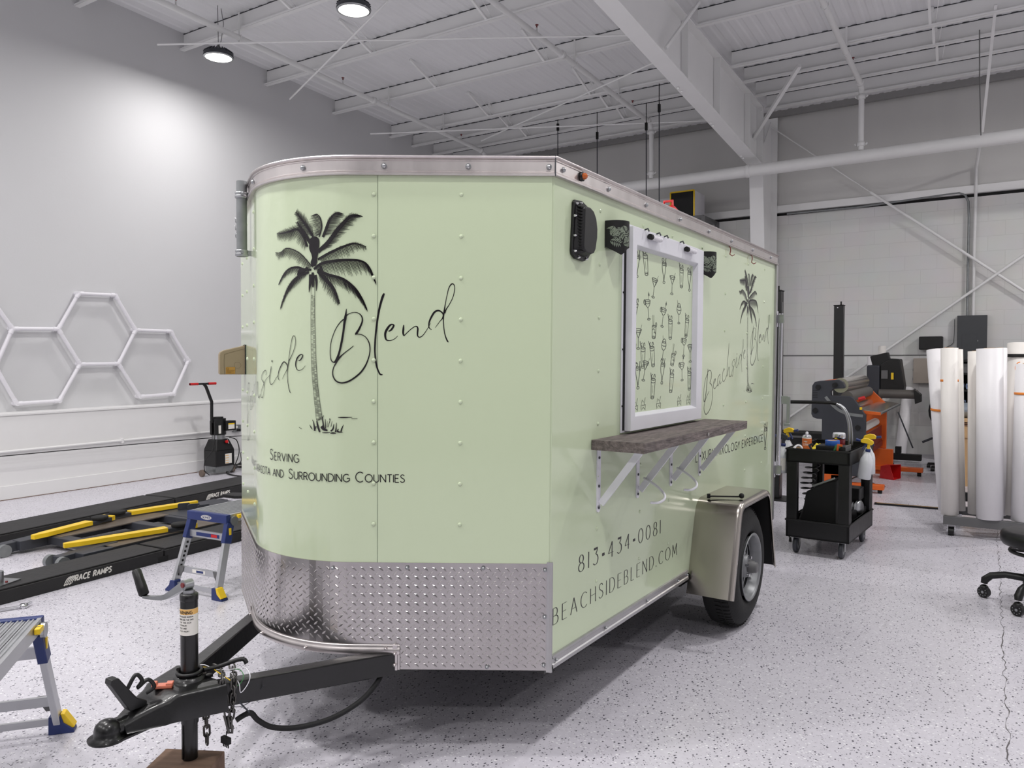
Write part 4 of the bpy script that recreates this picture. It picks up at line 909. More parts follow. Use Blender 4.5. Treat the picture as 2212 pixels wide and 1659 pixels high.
FR=[([(-3569, -6444), (-3659, -6582), (-3762, -6711), (-3835, -6793), (-3895, -6859)], 34, 70, 80, 0), ([(-3624, -6361), (-3727, -6519), (-3809, -6619), (-3871, -6709)], 50, 60, 60, 0), ([(-3682, -6326), (-3762, -6492), (-3871, -6594), (-4041, -6573), (-4185, -6560), (-4328, -6564)], 34, 60, 120, 2), ([(-3592, -6017), (-3704, -6135), (-3824, -6237), (-3974, -6303), (-4112, -6322), (-4232, -6272), (-4363, -6282)], 14, 15, 120, 2), ([(-3614, -5979), (-3751, -5994), (-3873, -6028), (-4030, -6011), (-4157, -5935), (-4283, -5786)], 34, 20, 90, 2), ([(-3659, -5943), (-3824, -5901), (-3976, -5810), (-4101, -5670), (-4236, -5430)], 36, 25, 120, 2), ([(-3483, -6460), (-3440, -6601), (-3461, -6734), (-3515, -6798), (-3558, -6795)], 20, 0, 130, 3), ([(-3421, -6458), (-3369, -6580), (-3318, -6701), (-3236, -6793), (-3159, -6816)], 44, 30, 130, 1), ([(-3504, -6243), (-3337, -6380), (-3197, -6557), (-3099, -6660), (-3004, -6753), (-2918, -6773), (-2841, -6764)], 62, 40, 110, 1), ([(-3504, -6129), (-3380, -6192), (-3197, -6274), (-3052, -6330), (-2927, -6358), (-2766, -6312)], 38, 30, 120, 4), ([(-3571, -5988), (-3442, -6070), (-3247, -6104), (-3021, -6117), (-2833, -6100), (-2719, -6011), (-2622, -5794)], 40, 15, 170, 4), ([(-3504, -5976), (-3348, -5907), (-3118, -5839), (-2946, -5716), (-2833, -5565), (-2755, -5405)], 40, 10, 140, 4), ([(-3504, -5957), (-3369, -5822), (-3277, -5726), (-3217, -5621), (-3159, -5469)], 56, 20, 110, 5)]
BLB=[[(-3554, -6472, 60), (-3558, -6434, 150), (-3564, -6359, 170), (-3569, -6302, 165), (-3558, -6225, 120), (-3558, -6149, 90), (-3571, -6083, 110), (-3560, -6035, 60)], [(-3627, -5913, 60), (-3627, -5827, 60), (-3646, -5722, 30), (-3655, -5646, 6)], [(-3549, -5901, 50), (-3528, -5796, 36), (-3532, -5663, 8)], [(-3592, -5941, 40), (-3588, -5836, 50), (-3588, -5721, 26)], [(-3464, -6033, 40), (-3442, -5956, 60)], [(-3682, -6020, 40), (-3727, -5983, 50), (-3811, -5967, 80), (-3861, -5902, 40)]]
TRK=[[(-3616, -5760), (-3624, -5173), (-3614, -4550), (-3579, -4134), (-3532, -3731)], [(-3556, -5793), (-3556, -5173), (-3532, -4550), (-3494, -4135), (-3431, -3734)]]
GRS=[[(-3601, -3740, 7), (-3577, -3683, 16), (-3560, -3573, 31)], [(-3648, -3661, 4), (-3624, -3621, 16), (-3601, -3592, 5)], [(-3526, -3725, 16), (-3509, -3645, 31), (-3476, -3556, 26)], [(-3414, -3809, 7), (-3431, -3763, 16), (-3421, -3688, 21), (-3410, -3608, 26)], [(-3386, -3752, 9), (-3382, -3679, 12), (-3382, -3619, 16)], [(-3352, -3725, 4), (-3354, -3634, 8)], [(-3318, -3763, 21), (-3311, -3741, 10), (-3328, -3680, 9), (-3337, -3635, 7)], [(-3277, -3726, 5), (-3296, -3641, 8)], [(-3249, -3687, 7), (-3264, -3612, 23), (-3300, -3576, 21)], [(-3210, -3705, 7), (-3215, -3633, 15), (-3223, -3562, 26)], [(-3101, -3677, 5), (-3129, -3614, 21), (-3139, -3574, 21)], [(-3178, -3613, 7), (-3191, -3573, 26), (-3114, -3562, 7)], [(-3436, -3549, 8), (-3371, -3551, 12), (-3307, -3558, 10)], [(-3307, -3545, 10), (-3264, -3549, 23), (-3217, -3545, 10)], [(-3448, -3647, 47), (-3414, -3608, 47), (-3350, -3584, 21)], [(-3845, -3617, 7), (-3794, -3591, 7)], [(-3187, -3783, 7), (-3109, -3784, 18), (-2972, -3787, 7)], [(-2983, -3768, 7), (-2893, -3769, 7)], [(-3536, -3644, 16), (-3560, -3578, 10)]]

KP = .000233
def palm(mb, fn):
    rd = random.Random(4)
    F = lambda a, b: fn(a*KP, -b*KP)
    for pts, w_, la, lb, mode in FR:
        c = spline(pts, 9); n = len(c)
        ribbon(mb, [(p.x, p.y, max(6, w_*(math.sin(PI*min(1, .35+.65*i/n))*.9+.1))) for i, p in enumerate(c)], F, smooth=False)
        acc = 0
        for i in range(3, n-1):
            p = c[i]; t_ = c[i+1]-c[i-1]; acc += (c[i]-c[i-1]).length; t_.normalize(); nn = V3((t_.y, -t_.x, 0))
            while acc > 19:
                acc -= 19; f = i/n; env = (.55+.9*math.sin(PI*f**.8))*(1 if f < .9 else .7); q = p-t_*acc
                for sd, ln in ((1, la), (-1, lb)):
                    if ln == 0: continue
                    if mode in (2, 4, 5):
                        down = V3((-.25 if mode == 2 else .18 if mode == 4 else -.55, 1, 0)); dr = down+.25*t_ if ln == lb else V3((0, -.8, 0))+t_*.7
                    elif mode == 3: dr = V3((-1, .25, 0))
                    elif mode == 1: dr = (V3((.9, .32, 0))+t_*.3) if ln == lb else V3((-.5, -.9, 0))+t_*.3
                    else: dr = nn*(.75*sd)+t_*.65
                    dr.normalize(); l = ln*env*rd.uniform(.7, 1.1); e = q+dr*l; m_ = q+dr*(l*.5)+V3((rd.uniform(-3, 3), rd.uniform(-3, 3), 0))
                    ribbon(mb, [(q.x, q.y, 11), (m_.x, m_.y, 9.5), (e.x, e.y, 3)], F, smooth=False)
    for s_ in BLB+GRS: ribbon(mb, s_, F)
    a, b = spline(TRK[0], 14), spline(TRK[1], 14)
    ribbon(mb, [(p.x, p.y, 5) for p in a], F, smooth=False); ribbon(mb, [(p.x, p.y, 7) for p in b], F, smooth=False)
    for i in range(5, len(a)-1):
        for j_ in range(3):
            t_ = rd.random(); p = a[i].lerp(a[i+1], j_/3); q = b[i].lerp(b[i+1], j_/3)
            if t_ < .35: p = p.lerp(q, .4)
            elif t_ < .6: q = p.lerp(q, .6)
            ribbon(mb, [(p.x, p.y, 3), ((p.x+q.x)/2, (p.y+q.y)/2+3, 5), (q.x, q.y, 3)], F, smooth=False)
OFF = .0023
ffn = lambda s, z: wrap(-s, OFF, z)
sfn = lambda s, z: V3((.0007, 3.12206+.97571*s-.01025*z, .12981+.00544*s+.93155*z))
for fn in (ffn, sfn):
    mb = MB(); palm(mb, fn); mb.build('palm_print', M['ink'], TR)
    mb = MB()
    for st in SCRIPT[:8]: ribbon(mb, st, fn, n=6)
    mb.build('blend_lettering', M['ink'], TR); mb = MB()
    for st in SCRIPT[8:]: ribbon(mb, st, fn, n=6)
    mb.build('beachside_lettering', M['ink'], TR)
mb = MB(); text(mb, 'Serving', ffn, -1.056, .7165, .0375, wd=.085, gap=.24, xs=.82, small=.76, fit=.155); mb.build('serving_lettering', M['ink'], TR)
mb = MB(); text(mb, 'Surrounding Counties', ffn, -.945, .6575, .0345, wd=.09, gap=.2, xs=.95, small=.77, fit=.433); mb.build('counties_lettering', M['ink'], TR); mb = MB()
text(mb, 'Manatee Sarasota and', ffn, -1.405, .6575, .0345, wd=.09, gap=.2, xs=.95, small=.77, fit=.43); mb.build('counties_lettering', M['ink'], TR)
sy = lambda y, z: V3((.0007, y, z))
mb = MB(); text(mb, '813-434-0081', sy, .205, .297, .062, wd=.115, thin=.028, gap=.55, xs=1.15, fit=.785); mb.split('phone_digit', M['ink'], TR, eps=.0005)
mb = MB(); text(mb, 'BEACHSIDEBLEND.COM', sy, .018, .154, .058, wd=.1, thin=.026, gap=.42, xs=.85, fit=1.178); mb.build('web_lettering', M['ink'], TR)
mb = MB(); text(mb, 'LUXURY MIXOLOGY EXPERIENCE', sy, 1.44, .573, .044, wd=.12, gap=.22, xs=.72, word=.35, fit=1.225)
glass(mb, 0, 2.79, .58, .06, 0) if 0 else None
mb.build('tagline_lettering', M['ink'], TR)
mb = MB(); PXo = PX; PX = .0008; glass(mb, 0, 2.725, .575, .066, 0); PX = PXo; mb.build('glass_print', M['ink'], TR)
# ---- fittings on the side
v = MB()   # louvred vent, D shaped
def yz(px_, py_, x=0.0):
    """pixel on the plane x = const of the trailer's own axes"""
    o_ = TMI@EYE; d = TMI.to_3x3()@ray(px_, py_); t = (x-o_.x)/d.x; p = o_+d*t; return p
D = [(.118, 1.462), (.112, 1.475), (.124, 1.648), (.132, 1.659), (.185, 1.662), (.225, 1.650), (.256, 1.618), (.270, 1.57), (.268, 1.53), (.250, 1.475), (.232, 1.455), (.2, 1.446), (.14, 1.450)]
v.prism(D, (0, 0, 0), (0, 1, 0), (0, 0, 1), (1, 0, 0), .012)
cx_, cz_ = .19, 1.555
D2 = [(cx_+(y-cx_)*.84, cz_+(z-cz_)*.86) for y, z in D]; D3 = [(cx_+.01+(y-cx_)*.66, cz_+(z-cz_)*.76) for y, z in D]
n = len(D); v.add([(.012, *p) for p in D2]+[(.04, *p) for p in D3], [(i, (i+1) % n, n+(i+1) % n, n+i) for i in range(n)]+[tuple(range(n, 2*n))])
vo = v.build('side_vent', M['black'], TR, bev=.003)
v = MB()
for k in range(15):
    z = 1.475+k*.0112; v.box((.014, .135, z), (.034, .165, z+.0045), Matrix.Rotation(.3, 3, 'Y'))
v.split('louvre', M['blackm'], vo, eps=-.001)
v = MB()
for y, z in ((.138, 1.645), (.168, 1.650), (.126, 1.6), (.125, 1.53), (.126, 1.475), (.155, 1.456), (.215, 1.457), (.257, 1.51), (.262, 1.575), (.235, 1.63)): screw(v, (.012, y, z), (1, 0, 0), .0045)
v.split('vent_screw', M['chrome'], vo)
def sconce(yc, zt, k=1.0):
    """half-round sheet shade with leaf cut-outs, lower edge cut to a point"""
    r = .057; a = MB(); n = 28; vs = []
    sh = lambda t, z, o=0.0: (.002+(r+o)*math.sin(t)*1.25, yc-(r+o)*math.cos(t), z)
    zb = lambda t: zt-.100-.034*(lambda a: a/55 if a < 55 else max(0, 1-(a-55)/38))(math.degrees(t))
    vs = [sh(PI*i/n, zt) for i in range(n+1)]+[sh(PI*i/n, zb(PI*i/n)) for i in range(n+1)]
    a.add(vs, [(i, i+1, n+2+i, n+1+i) for i in range(n)], True)
    a.add([(.0, yc-r, zt), (.0, yc+r, zt), (0, yc+r, zt-.105), (0, yc-r, zt-.105)], [(0, 1, 2, 3)])
    a.add([sh(PI*i/n, zt-.004) for i in range(n+1)], [tuple(range(n+1))])
    o = a.build('wall_sconce', M['blackm'], TR)
    tag_ = MB()
    # leaf cut-outs: pale lining shows through, built as veined leaf shapes proud of the shade
    fn = lambda s_, z: V3(sh(s_/r, z, .0006))
    rr = random.Random(3)
    L_ = []
    for (s0, z0, ang, ln) in ((.015, .045, -20, .04), (.06, .03, 20, .04), (.09, .06, -30, .04), (.14, .06, -150, .035), (.17, .075, -120, .04), (.055, .105, -60, .03), (.115, .105, -80, .03), (.035, .095, -50, .062), (.07, .085, -135, .05), (.02, .06, 60, .035), (.10, .088, -120, .05), (.13, .085, -60, .045), (.03, .10, -120, .03), (.15, .09, -100, .04), (.12, .05, 40, .03)):
        c, s_ = math.cos(math.radians(ang)), math.sin(math.radians(ang))
        for i in range(6):
            t = (i+.6)/6.6*ln
            for sd in (-1, 1):
                w_ = .012*math.sin(PI*min(1, (i+1)/7))+.004
                x0, y0 = s0+c*t-s_*sd*.0015, z0+s_*t+c*sd*.0015; x1, y1 = x0+c*.008-s_*sd*w_, y0+s_*.008+c*sd*w_
                zz = zt-.105-.022
                if .012 < y1 < .1 and .005 < x1 < .172 and .012 < y0 < .1:
                    L_.append([(x0, zt-.122+y0, .0022), ((x0+x1)/2, zt-.122+(y0+y1)/2, .0036), (x1, zt-.122+y1, .001)])
    for st in L_: ribbon(tag_, st, fn, n=3)
    tag_.build('leaf_cutouts', mat('sconce lining', (128, 138, 122), .5) if not bpy.data.materials.get('sconce lining') else bpy.data.materials['sconce lining'], o)
sconce(.447, 1.624); sconce(1.485, 1.628)
# amber marker on the rail
v = MB(); v.lathe([(.017, 0), (.017, .006), (.012, .009)], (.012, .176, 1.748), (1, 0, 0), 20); o = v.build('marker_light', M['black'], TR)
v = MB(); v.lathe([(.012, .008), (.011, .017), (.007, .022), (0, .024)], (.012, .176, 1.748), (1, 0, 0), 18); v.build('amber_lens', M['amber'], o)
# small hooks under the rail
for y in (1.905, 2.319):
    v = MB(); v.tube([(.004, y, 1.712), (.012, y, 1.708), (.014, y, 1.69), (.010, y, 1.67), (.022, y+.004, 1.66), (.034, y+.01, 1.668)], .0028, 6); v.build('string_hook', M['reddk'], TR)
# serving shelf
SX, SY0, SY1, SZ0, SZ1 = .217, .296, 1.575, .746, .784
v = MB(); ns = 40; rs = random.Random(2)
top = []; bot = []
for i in range(ns+1):
    y = SY0+(SY1-SY0)*i/ns; e = rs.uniform(-.0022, .0012)
    top.append((SX+e, y, SZ1+rs.uniform(-.001, .0008))); bot.append((SX+rs.uniform(-.001, .0005), y, SZ0))
vs = [(.002, p[1], SZ1) for p in top]+top+bot+[(.002, p[1], SZ0) for p in bot]; k = ns+1
v.add(vs, [(i, i+1, k+i+1, k+i) for i in range(ns)]+[(k+i, k+i+1, 2*k+i+1, 2*k+i) for i in range(ns)]+[(2*k+i, 2*k+i+1, 3*k+i+1, 3*k+i) for i in range(ns)]+[(0, k, 2*k, 3*k), (ns, 4*k-1, 3*k-1, 2*k-1)])
so = v.build('serving_shelf', M['plank'], TR)
v = MB(); v.cyl((SX, .98, .765), (SX+.006, .98, .765), .007, n=10); v.build('shelf_bolt', M['chrome'], so)
for i, y in enumerate((.357, .726, 1.104, 1.494)):
    v = MB(); v.box((0, y-.015, .515), (.004, y+.015, .745)); v.cyl((0, y, .513), (.004, y, .513), .015, n=16); v.box((0, y-.015, .741), (.19, y+.015, .746))
    v.bar((.012, y+.004, .532), (.17, y+.004, .742), .026, .010, upv=(0, 1, 0))
    b_ = v.build('shelf_bracket', M['whitem'], TR)
    v = MB()
    for z in (.516, .60, .71): v.cyl((.004, y, z), (.007, y, z), .0055, n=8)
    v.split('bracket_screw', M['greyk'], b_)
    if i in (1, 2):
        v = MB(); y_ = y+.0; pts = [(.035, y_-.01, .588), (.09, y_-.025, .568), (.135, y_-.04, .54), (.148, y_-.06, .52), (.132, y_-.085, .506), (.105, y_-.105, .506)]
        v.tube(spline(pts, 5), .0055, 8); v.build('release_lever', M['whitem'], b_)
# plug-in box on the left face
def lw(u): return wrap(UE-u), (wrap(UE-u, 1)-wrap(UE-u, 0))
p, nv = lw(.2); tv = V3((nv.y, -nv.x, 0)).normalized()
bz0, bz1 = 1.012, 1.112
v = MB(); poly = [(0, bz0), (.108, bz0), (.108, bz0+.085), (.104, bz0+.096), (.092, bz0+.104), (0, bz1+.028)]
v.prism(poly, p-tv*.045, nv, (0, 0, 1), tv, .09); bo = v.build('power_inlet_box', M['beige'], TR, bev=.004)
def boxface(side): return p+tv*(.045 if side > 0 else -.045)
for sd in (1, -1):
    c0 = boxface(sd)+tv*(.0006*sd)
    v = MB(); ribbon(v, [(.088, bz0, .0016), (.088, bz0+.075, .0016), (.078, bz0+.09, .0016), (.0, bz0+.113, .0016)], lambda a, b: c0+nv*a+V3((0, 0, b)), n=5)
    ribbon(v, [(q[0], q[1], .001) for q in arc(.034, bz0+.04, .014, .014, 0, 360)], lambda a, b: c0+nv*a+V3((0, 0, b)), smooth=False); v.build('box_moulding', mat('beige groove', (112, 98, 74), .6) if not bpy.data.materials.get('beige groove') else bpy.data.materials['beige groove'], bo)
    v = MB(); q = lambda a, b, o_=.0004: c0+tv*(o_*sd)+nv*a+V3((0, 0, b))
    v.add([q(.044, bz0+.002), q(.082, bz0+.002), q(.082, bz0+.032), q(.044, bz0+.032)], [(0, 1, 2, 3)]); lo_ = v.build('rating_label', mat('amber rating label', (176, 132, 56), .5) if not bpy.data.materials.get('amber rating label') else bpy.data.materials['amber rating label'], bo)
    v = MB(); sgn = -1 if sd > 0 else -1
    ribbon(v, [(a, b, .0008) for a, b in arc(.074, bz0+.025, .005, .004, 0, 360)], lambda a, b: q(a, b, .0008), smooth=False)
    for r_ in range(4): ribbon(v, [(.08, bz0+.006+r_*.004, .0009), (.08-(.034, .02, .03, .034)[r_], bz0+.006+r_*.004, .0009)], lambda a, b: q(a, b, .0008), smooth=False)
    v.build('label_print', M['ink'], lo_)
v = MB(); v.box((-.004, -.05, bz0), (.004, .05, bz1+.03), Matrix.Rotation(math.atan2(nv.y, nv.x), 3, 'Z'), (0, 0, 0)); v.V = [tuple(V3(q_)+p) for q_ in v.V]; v.build('box_gasket', M['blackm'], bo)
# vertical pipe holder with clamps on the left face
p, nv = lw(.50); pc = p+nv*.034; tv = V3((nv.y, -nv.x, 0)).normalized()
v = MB(); v.cyl((pc.x, pc.y, 1.492), (pc.x, pc.y, 1.79), .0205, n=24); v.cyl((pc.x, pc.y, 1.788), (pc.x, pc.y, 1.7905), .017, n=24); po = v.build('pipe_holder', M['galv'], TR)
for z in (1.735, 1.505):
    v = MB(); v.lathe([(.0205, -.014), (.026, -.012), (.026, -.003), (.0235, 0), (.026, .004), (.026, .010), (.0205, .013)], (pc.x, pc.y, z), n=20)
    v.bar(pc+V3((0, 0, z)), p+V3((0, 0, z)), .02, .02); v.cyl(pc+tv*.03+V3((0, 0, z)), pc-tv*.03+V3((0, 0, z)), .006, n=8); v.build('pipe_clamp', M['zinc'], po)
v = MB()
for z in (1.58, 1.61, 1.64): v.tube([(pc.x-.019, pc.y-.004, z), (pc.x-.027, pc.y-.01, z+.006), (pc.x-.024, pc.y-.01, z-.012), (pc.x-.019, pc.y-.005, z-.016)], .002, 5)
v.split('wire_clip', M['zinc'], po)
# rear door lock bar with hinges and handle
v = MB(); v.cyl((.028, TL+.05, .325), (.028, TL+.05, 1.40), .0135, n=14); lb = v.build('door_lock_bar', M['chrome'], TR)
for z in (1.365, .365):
    v = MB(); v.box((-.004, TL+.02, z-.055), (.014, TL+.035, z+.05)); v.build('hinge_leaf', M['white'], lb, bev=.003)
    v = MB(); v.box((.0, TL+.02, z-.03), (.052, TL+.032, z+.025)); v.lathe([(.0135, -.03), (.021, -.028), (.021, .023), (.0135, .025)], (.028, TL+.05, z), n=16); v.build('bar_keeper', M['zinc'], lb)
v = MB(); v.box((.028, TL+.045, .80), (.085, TL+.055, .855)); v.box((.075, TL+.045, .665), (.098, TL+.055, .85)); v.box((.06, TL+.04, .655), (.098, TL+.06, .675)); v.build('lock_handle', M['zinc'], lb, bev=.003)
# red cap on the roof
v = MB(); c_ = (-.10, 1.29, 1.79); v.lathe([(.05, 0), (.05, .022), (.042, .032), (.028, .048), (.0, .05)], c_, n=24); v.tube([(-.122, 1.28, 1.835), (-.122, 1.28, 1.862), (-.078, 1.28, 1.862), (-.078, 1.28, 1.835)], .007, 8); v.build('roof_cap', M['redp'], TR)
# tongue
BT = .060; BB = -.016
v = MB(); tz_ = (BT+BB)/2
v.bar((-.36, -.10, tz_), (-HW+.045, -.865, tz_), .05, BT-BB)
v.build('tongue_beam', M['steelk'], TR, bev=.004)
v = MB(); v.bar((-2*HW+.36, -.10, tz_), (-HW-.045, -.865, tz_), .05, BT-BB); v.build('tongue_beam', M['steelk'], TR, bev=.004)
# coupler: channel plate widening into the A-frame, ball socket at the tip
v = MB(); ny = 14; rings = []
for i in range(ny+1):
    t = i/ny; y = -.80-.27*t; hw_ = .105*(1-t)**1.0+.030; zt_ = BT+.008-(.012 if t > .55 else 0)-.035*max(0, (t-.55)/.45)**1.3; zb_ = BB-.004+.012*t; r_ = .012
    hwb = hw_+.004
    rings.append([(-HW-hwb-.006*(t > .6), y, zb_), (-HW-hwb, y, zb_+.006), (-HW-hw_, y, zt_-r_), (-HW-hw_+r_*.5, y, zt_-r_*.25), (-HW-hw_+r_*1.4, y, zt_), (-HW+hw_-r_*1.4, y, zt_), (-HW+hw_-r_*.5, y, zt_-r_*.25), (-HW+hw_, y, zt_-r_), (-HW+hwb, y, zb_+.006), (-HW+hwb+.006*(t > .6), y, zb_)])
m_ = 10; v.add([p for r_ in rings for p in r_], [(i*m_+k, i*m_+k+1, (i+1)*m_+k+1, (i+1)*m_+k) for i in range(ny) for k in range(m_-1)], True)
v.add(rings[0], [tuple(range(m_))]); v.add(rings[-1], [tuple(range(m_-1, -1, -1))])
co = v.build('coupler', M['steelk'], TR)
v = MB(); by = -1.105; v.lathe([(.052, -.02), (.054, -.014), (.036, -.010), (.037, .008), (.033, .022), (.022, .033), (.010, .038), (0, .039)], (-HW, by, .0), n=28); v.build('ball_socket', M['steelk'], co)
v = MB(); v.prism([(-.051, by), (-.046, -1.0), (-.06, -.93), (.06, -.93), (.046, -1.0), (.051, by)], (-HW, 0, -.019), (1, 0, 0), (0, 1, 0), (0, 0, 1), .006); v.build('coupler_lip', M['steelk'], co)
v = MB(); v.cyl((-HW, -1.03, .004), (-HW, -1.095, .002), .026, .031, n=20); v.build('coupler_neck', M['steelk'], co)
v = MB()
v.cyl((-HW-.045, -.80, BT+.009), (-HW-.045, -.80, BT+.016), .012, n=6); v.cyl((-HW+.045, -.80, BT+.009), (-HW+.045, -.80, BT+.016), .012, n=6); v.split('coupler_bolt', M['steelk'], co)
# open latch lever
v = MB(); lp = [(0, 0), (.03, .004), (.036, .03), (.028, .1), (.012, .104), (.006, .03)]
v.prism([(0, 0), (.05, .0), (.052, .014), (.02, .035), (-.035, .112), (-.056, .112), (-.058, .098)], (-HW-.018, -1.045, .042), (0, 1, 0), (0, 0, 1), (1, 0, 0), .036)
la = v.build('coupler_latch', M['black'], co, bev=.003)
v = MB(); v.tube(spline([(-HW, -1.045, .105), (-HW+.002, -1.02, .14), (-HW+.01, -1.005, .12), (-HW+.004, -1.015, .1), (-HW+.008, -.985, .115), (-HW+.016, -.97, .09), (-HW+.006, -.99, .075)], 5), .006, 8); v.build('latch_spring', M['black'], la)
# small clear-orange reflector on the plate
v = MB(); c_ = V3((-HW-.005, -.93, BT+.012)); v.box((c_.x-.03, c_.y-.013, c_.z-.004), (c_.x+.03, c_.y+.013, c_.z+.006), RZ(.75)); v.box((c_.x-.03, c_.y-.012, c_.z+.003), (c_.x-.016, c_.y+.012, c_.z+.014), RZ(.75), c_); v.box((c_.x+.012, c_.y-.012, c_.z+.003), (c_.x+.032, c_.y+.012, c_.z+.012), RZ(.75), c_)
v.build('reflector', M['pinkref'], TR, bev=.002)
# jack
JY = -.84; jx = -HW
jk = bpy.data.objects.new('tongue_jack', None); COL.objects.link(jk); jk.parent = TR; jk.location = (jx, JY, 0)
v = MB(); v.cyl((0, 0, -.075), (0, 0, .318), .0265, n=32); v.lathe([(.0265, .318), (.0278, .32), (.0278, .338), (.024, .341), (0, .341)], (0, 0, 0), n=32); v.build('outer_tube', M['steelk'], jk)
v = MB(); v.cyl((0, 0, -.19), (0, 0, -.075), .0235, n=32); v.box((-.004, -.027, -.185), (.002, -.018, -.075)); v.build('inner_tube', M['steelk'], jk)
v = MB(); v.lathe([(.0265, .0), (.05, .0), (.05, BT+.018), (.0265, BT+.02)], (0, 0, 0), n=24); v.build('jack_collar', M['steelk'], jk)
lf = lambda a, z: (.0269*math.cos(a), .0269*math.sin(a), z)
a0 = -1.9; v = MB(); n = 24
v.add([lf(a0-.35+3.0*i/n, z) for z in (.212, .296) for i in range(n+1)], [(i, i+1, n+2+i, n+1+i) for i in range(n)], True); lab_ = v.build('warning_label', M['label'], jk)
v = MB(); g2 = lambda a, z: (.0271*math.cos(a), .0271*math.sin(a), z)
v.add([g2(a0-.35+3.0*i/n, z) for z in (.278, .2955) for i in range(n+1)], [(i, i+1, n+2+i, n+1+i) for i in range(n)], True); v.build('label_band', M['labely'], lab_)
tf = lambda s_, z: V3((.0273*math.cos(a0-.35+s_/.0272), .0273*math.sin(a0-.35+s_/.0272), z))
v = MB(); text(v, 'WARNING', tf, .002, .2805, .0095, wd=.2, gap=.3, xs=.85, fit=.052)
v.build('warning_lettering', M['ink'], lab_)
v = MB()
for i, s_ in enumerate(('READ TRAILER MANUAL', 'UNDERSTAND THE SAFE', 'USE OF THIS JACK', 'AND TRAILER', 'VEHICLE AND', 'RISK OF INJURY')): text(v, s_.replace('J', 'I').replace('K', 'K'), tf, .003, .270-i*.0092, .0042, wd=.2, gap=.3, xs=.85, fit=(.055, .055, .048, .034, .034, .042)[i])
v.build('warning_text', M['ink'], lab_)
# crank: yoke on top, arm out to the left, black grip standing up
def jp(px_, py_, dy=0.0):
    o_ = TMI@EYE; d = TMI.to_3x3()@ray(px_, py_); t = (JY+dy-o_.y)/d.y; p = o_+d*t; return V3((p.x-jx, dy, p.z))
v = MB(); c_ = jp(404, 1262); v.cyl((0, 0, .34), (0, 0, .352), .018, n=16); v.cyl((c_.x, -.015, c_.z), (c_.x, .015, c_.z), .0165, n=24)
A_ = [jp(404, 1262), jp(385, 1274), jp(362, 1288), jp(340, 1291), jp(312, 1289)]
cv = spline(A_, 6)
for i in range(len(cv)-1):
    t = i/len(cv); w_ = .030*(1-t)+.014*t; h_ = .026*(1-t)+.006*t
    v.bar(cv[i], cv[i+1]+(cv[i+1]-cv[i])*.1, w_, h_)
co2 = v.build('crank_arm', M['zinc'], jk)
v = MB(); v.cyl((c_.x, -.018, c_.z), (c_.x, -.014, c_.z), .008, n=10); v.build('crank_pin', M['reddk'], jk)
v = MB(); a, b = jp(312, 1286), jp(294, 1231); d = (b-a).normalized(); v.lathe([(.012, 0), (.0165, .004), (.0168, .03), (.0155, .06), (.0150, (b-a).length-.004), (.012, (b-a).length)], a, d, 24); v.cyl(b, b+d*.002, .012, n=20); v.build('crank_grip', M['black'], jk)
# wiring loop round the jack
v = MB(); pts = []
for k in range(30):
    a = 2*PI*k/29*1.6; pts.append((.036*math.cos(a), .036*math.sin(a), BT+.022+.012*k/29))
v.tube(pts, .0065, 8); v.tube(spline([(.03, .03, BT+.03), (.045, .07, BT+.03), (.085, .13, BT+.045), (.1, .14, BT+.03)], 6), .0075, 8); v.build('wire_loom', M['black'], jk)
# loose white, yellow and green wires
def tp(px_, py_, z=None, y=None):
    o_ = TMI@EYE; d = TMI.to_3x3()@ray(px_, py_); t = (z-o_.z)/d.z if z is not None else (y-o_.y)/d.y; return o_+d*t
ZW = BT+.012
_bn = V3((-(-.865+.10), (-HW+.045)+.36, 0)).normalized(); _bn = -_bn if _bn.x < 0 else _bn
def tb(px_, py_, off=.008):
    """pixel on the upright plane just outside the right tongue beam"""
    o_ = TMI@EYE; d = TMI.to_3x3()@ray(px_, py_); q_ = V3((-.36, -.10, 0))+_bn*(.025+off); t = ((q_-o_).dot(_bn))/d.dot(_bn); return o_+d*t
for nm, m_, P in (('yellow_wire', 'yellow', [(395, 1443), (425, 1441), (455, 1443), (475, 1455), (498, 1470)]), ('white_wire', 'white', [(412, 1441), (440, 1436), (465, 1446), (500, 1446), (528, 1442), (540, 1458), (535, 1478), (520, 1496), (516, 1476), (500, 1454)]), ('green_wire', 'greenp', [(505, 1445), (520, 1448), (526, 1462), (518, 1478), (508, 1482)])):
    v = MB(); v.tube(spline([tb(x, y, .006) if y > 1456 and x > 480 else tp(x, y, z=ZW+.012) for x, y in P], 6), .0016, 6); v.build(nm, M[m_], TR)
# safety chains
def chain(name, P, par, ln=.020, wr=.0032, start=0):
    c = spline(P, 10); d = [0]
    for i in range(1, len(c)): d.append(d[-1]+(c[i]-c[i-1]).length)
    def at(s_):
        s_ = max(0, min(d[-1]-1e-6, s_))
        for i in range(1, len(c)):
            if d[i] >= s_: return c[i-1].lerp(c[i], (s_-d[i-1])/max(1e-9, d[i]-d[i-1]))
    k = int(d[-1]/(ln*1.25)); e = bpy.data.objects.new(name, None); COL.objects.link(e); e.parent = par; e.location = c[0]
    for i in range(k):
        a, b = at(i*ln*1.25), at(i*ln*1.25+ln*1.25); m_ = (a+b)/2; t = (b-a).normalized(); x = t.cross(V3((.3, 1, .1))).normalized(); y = t.cross(x); s_ = x if (i+start) % 2 else y
        loop = [m_+t*(ln*.5*(1 if math.cos(q) > 0 else -1))+t*(math.cos(q)*ln*.36)+s_*(math.sin(q)*ln*.42) for q in [2*PI*j/14+.001 for j in range(14)]]
        v = MB(); v.tube([p-c[0] for p in loop], wr, 6, closed=True); v.build('link', M['chain'], e)
yc_ = -.775
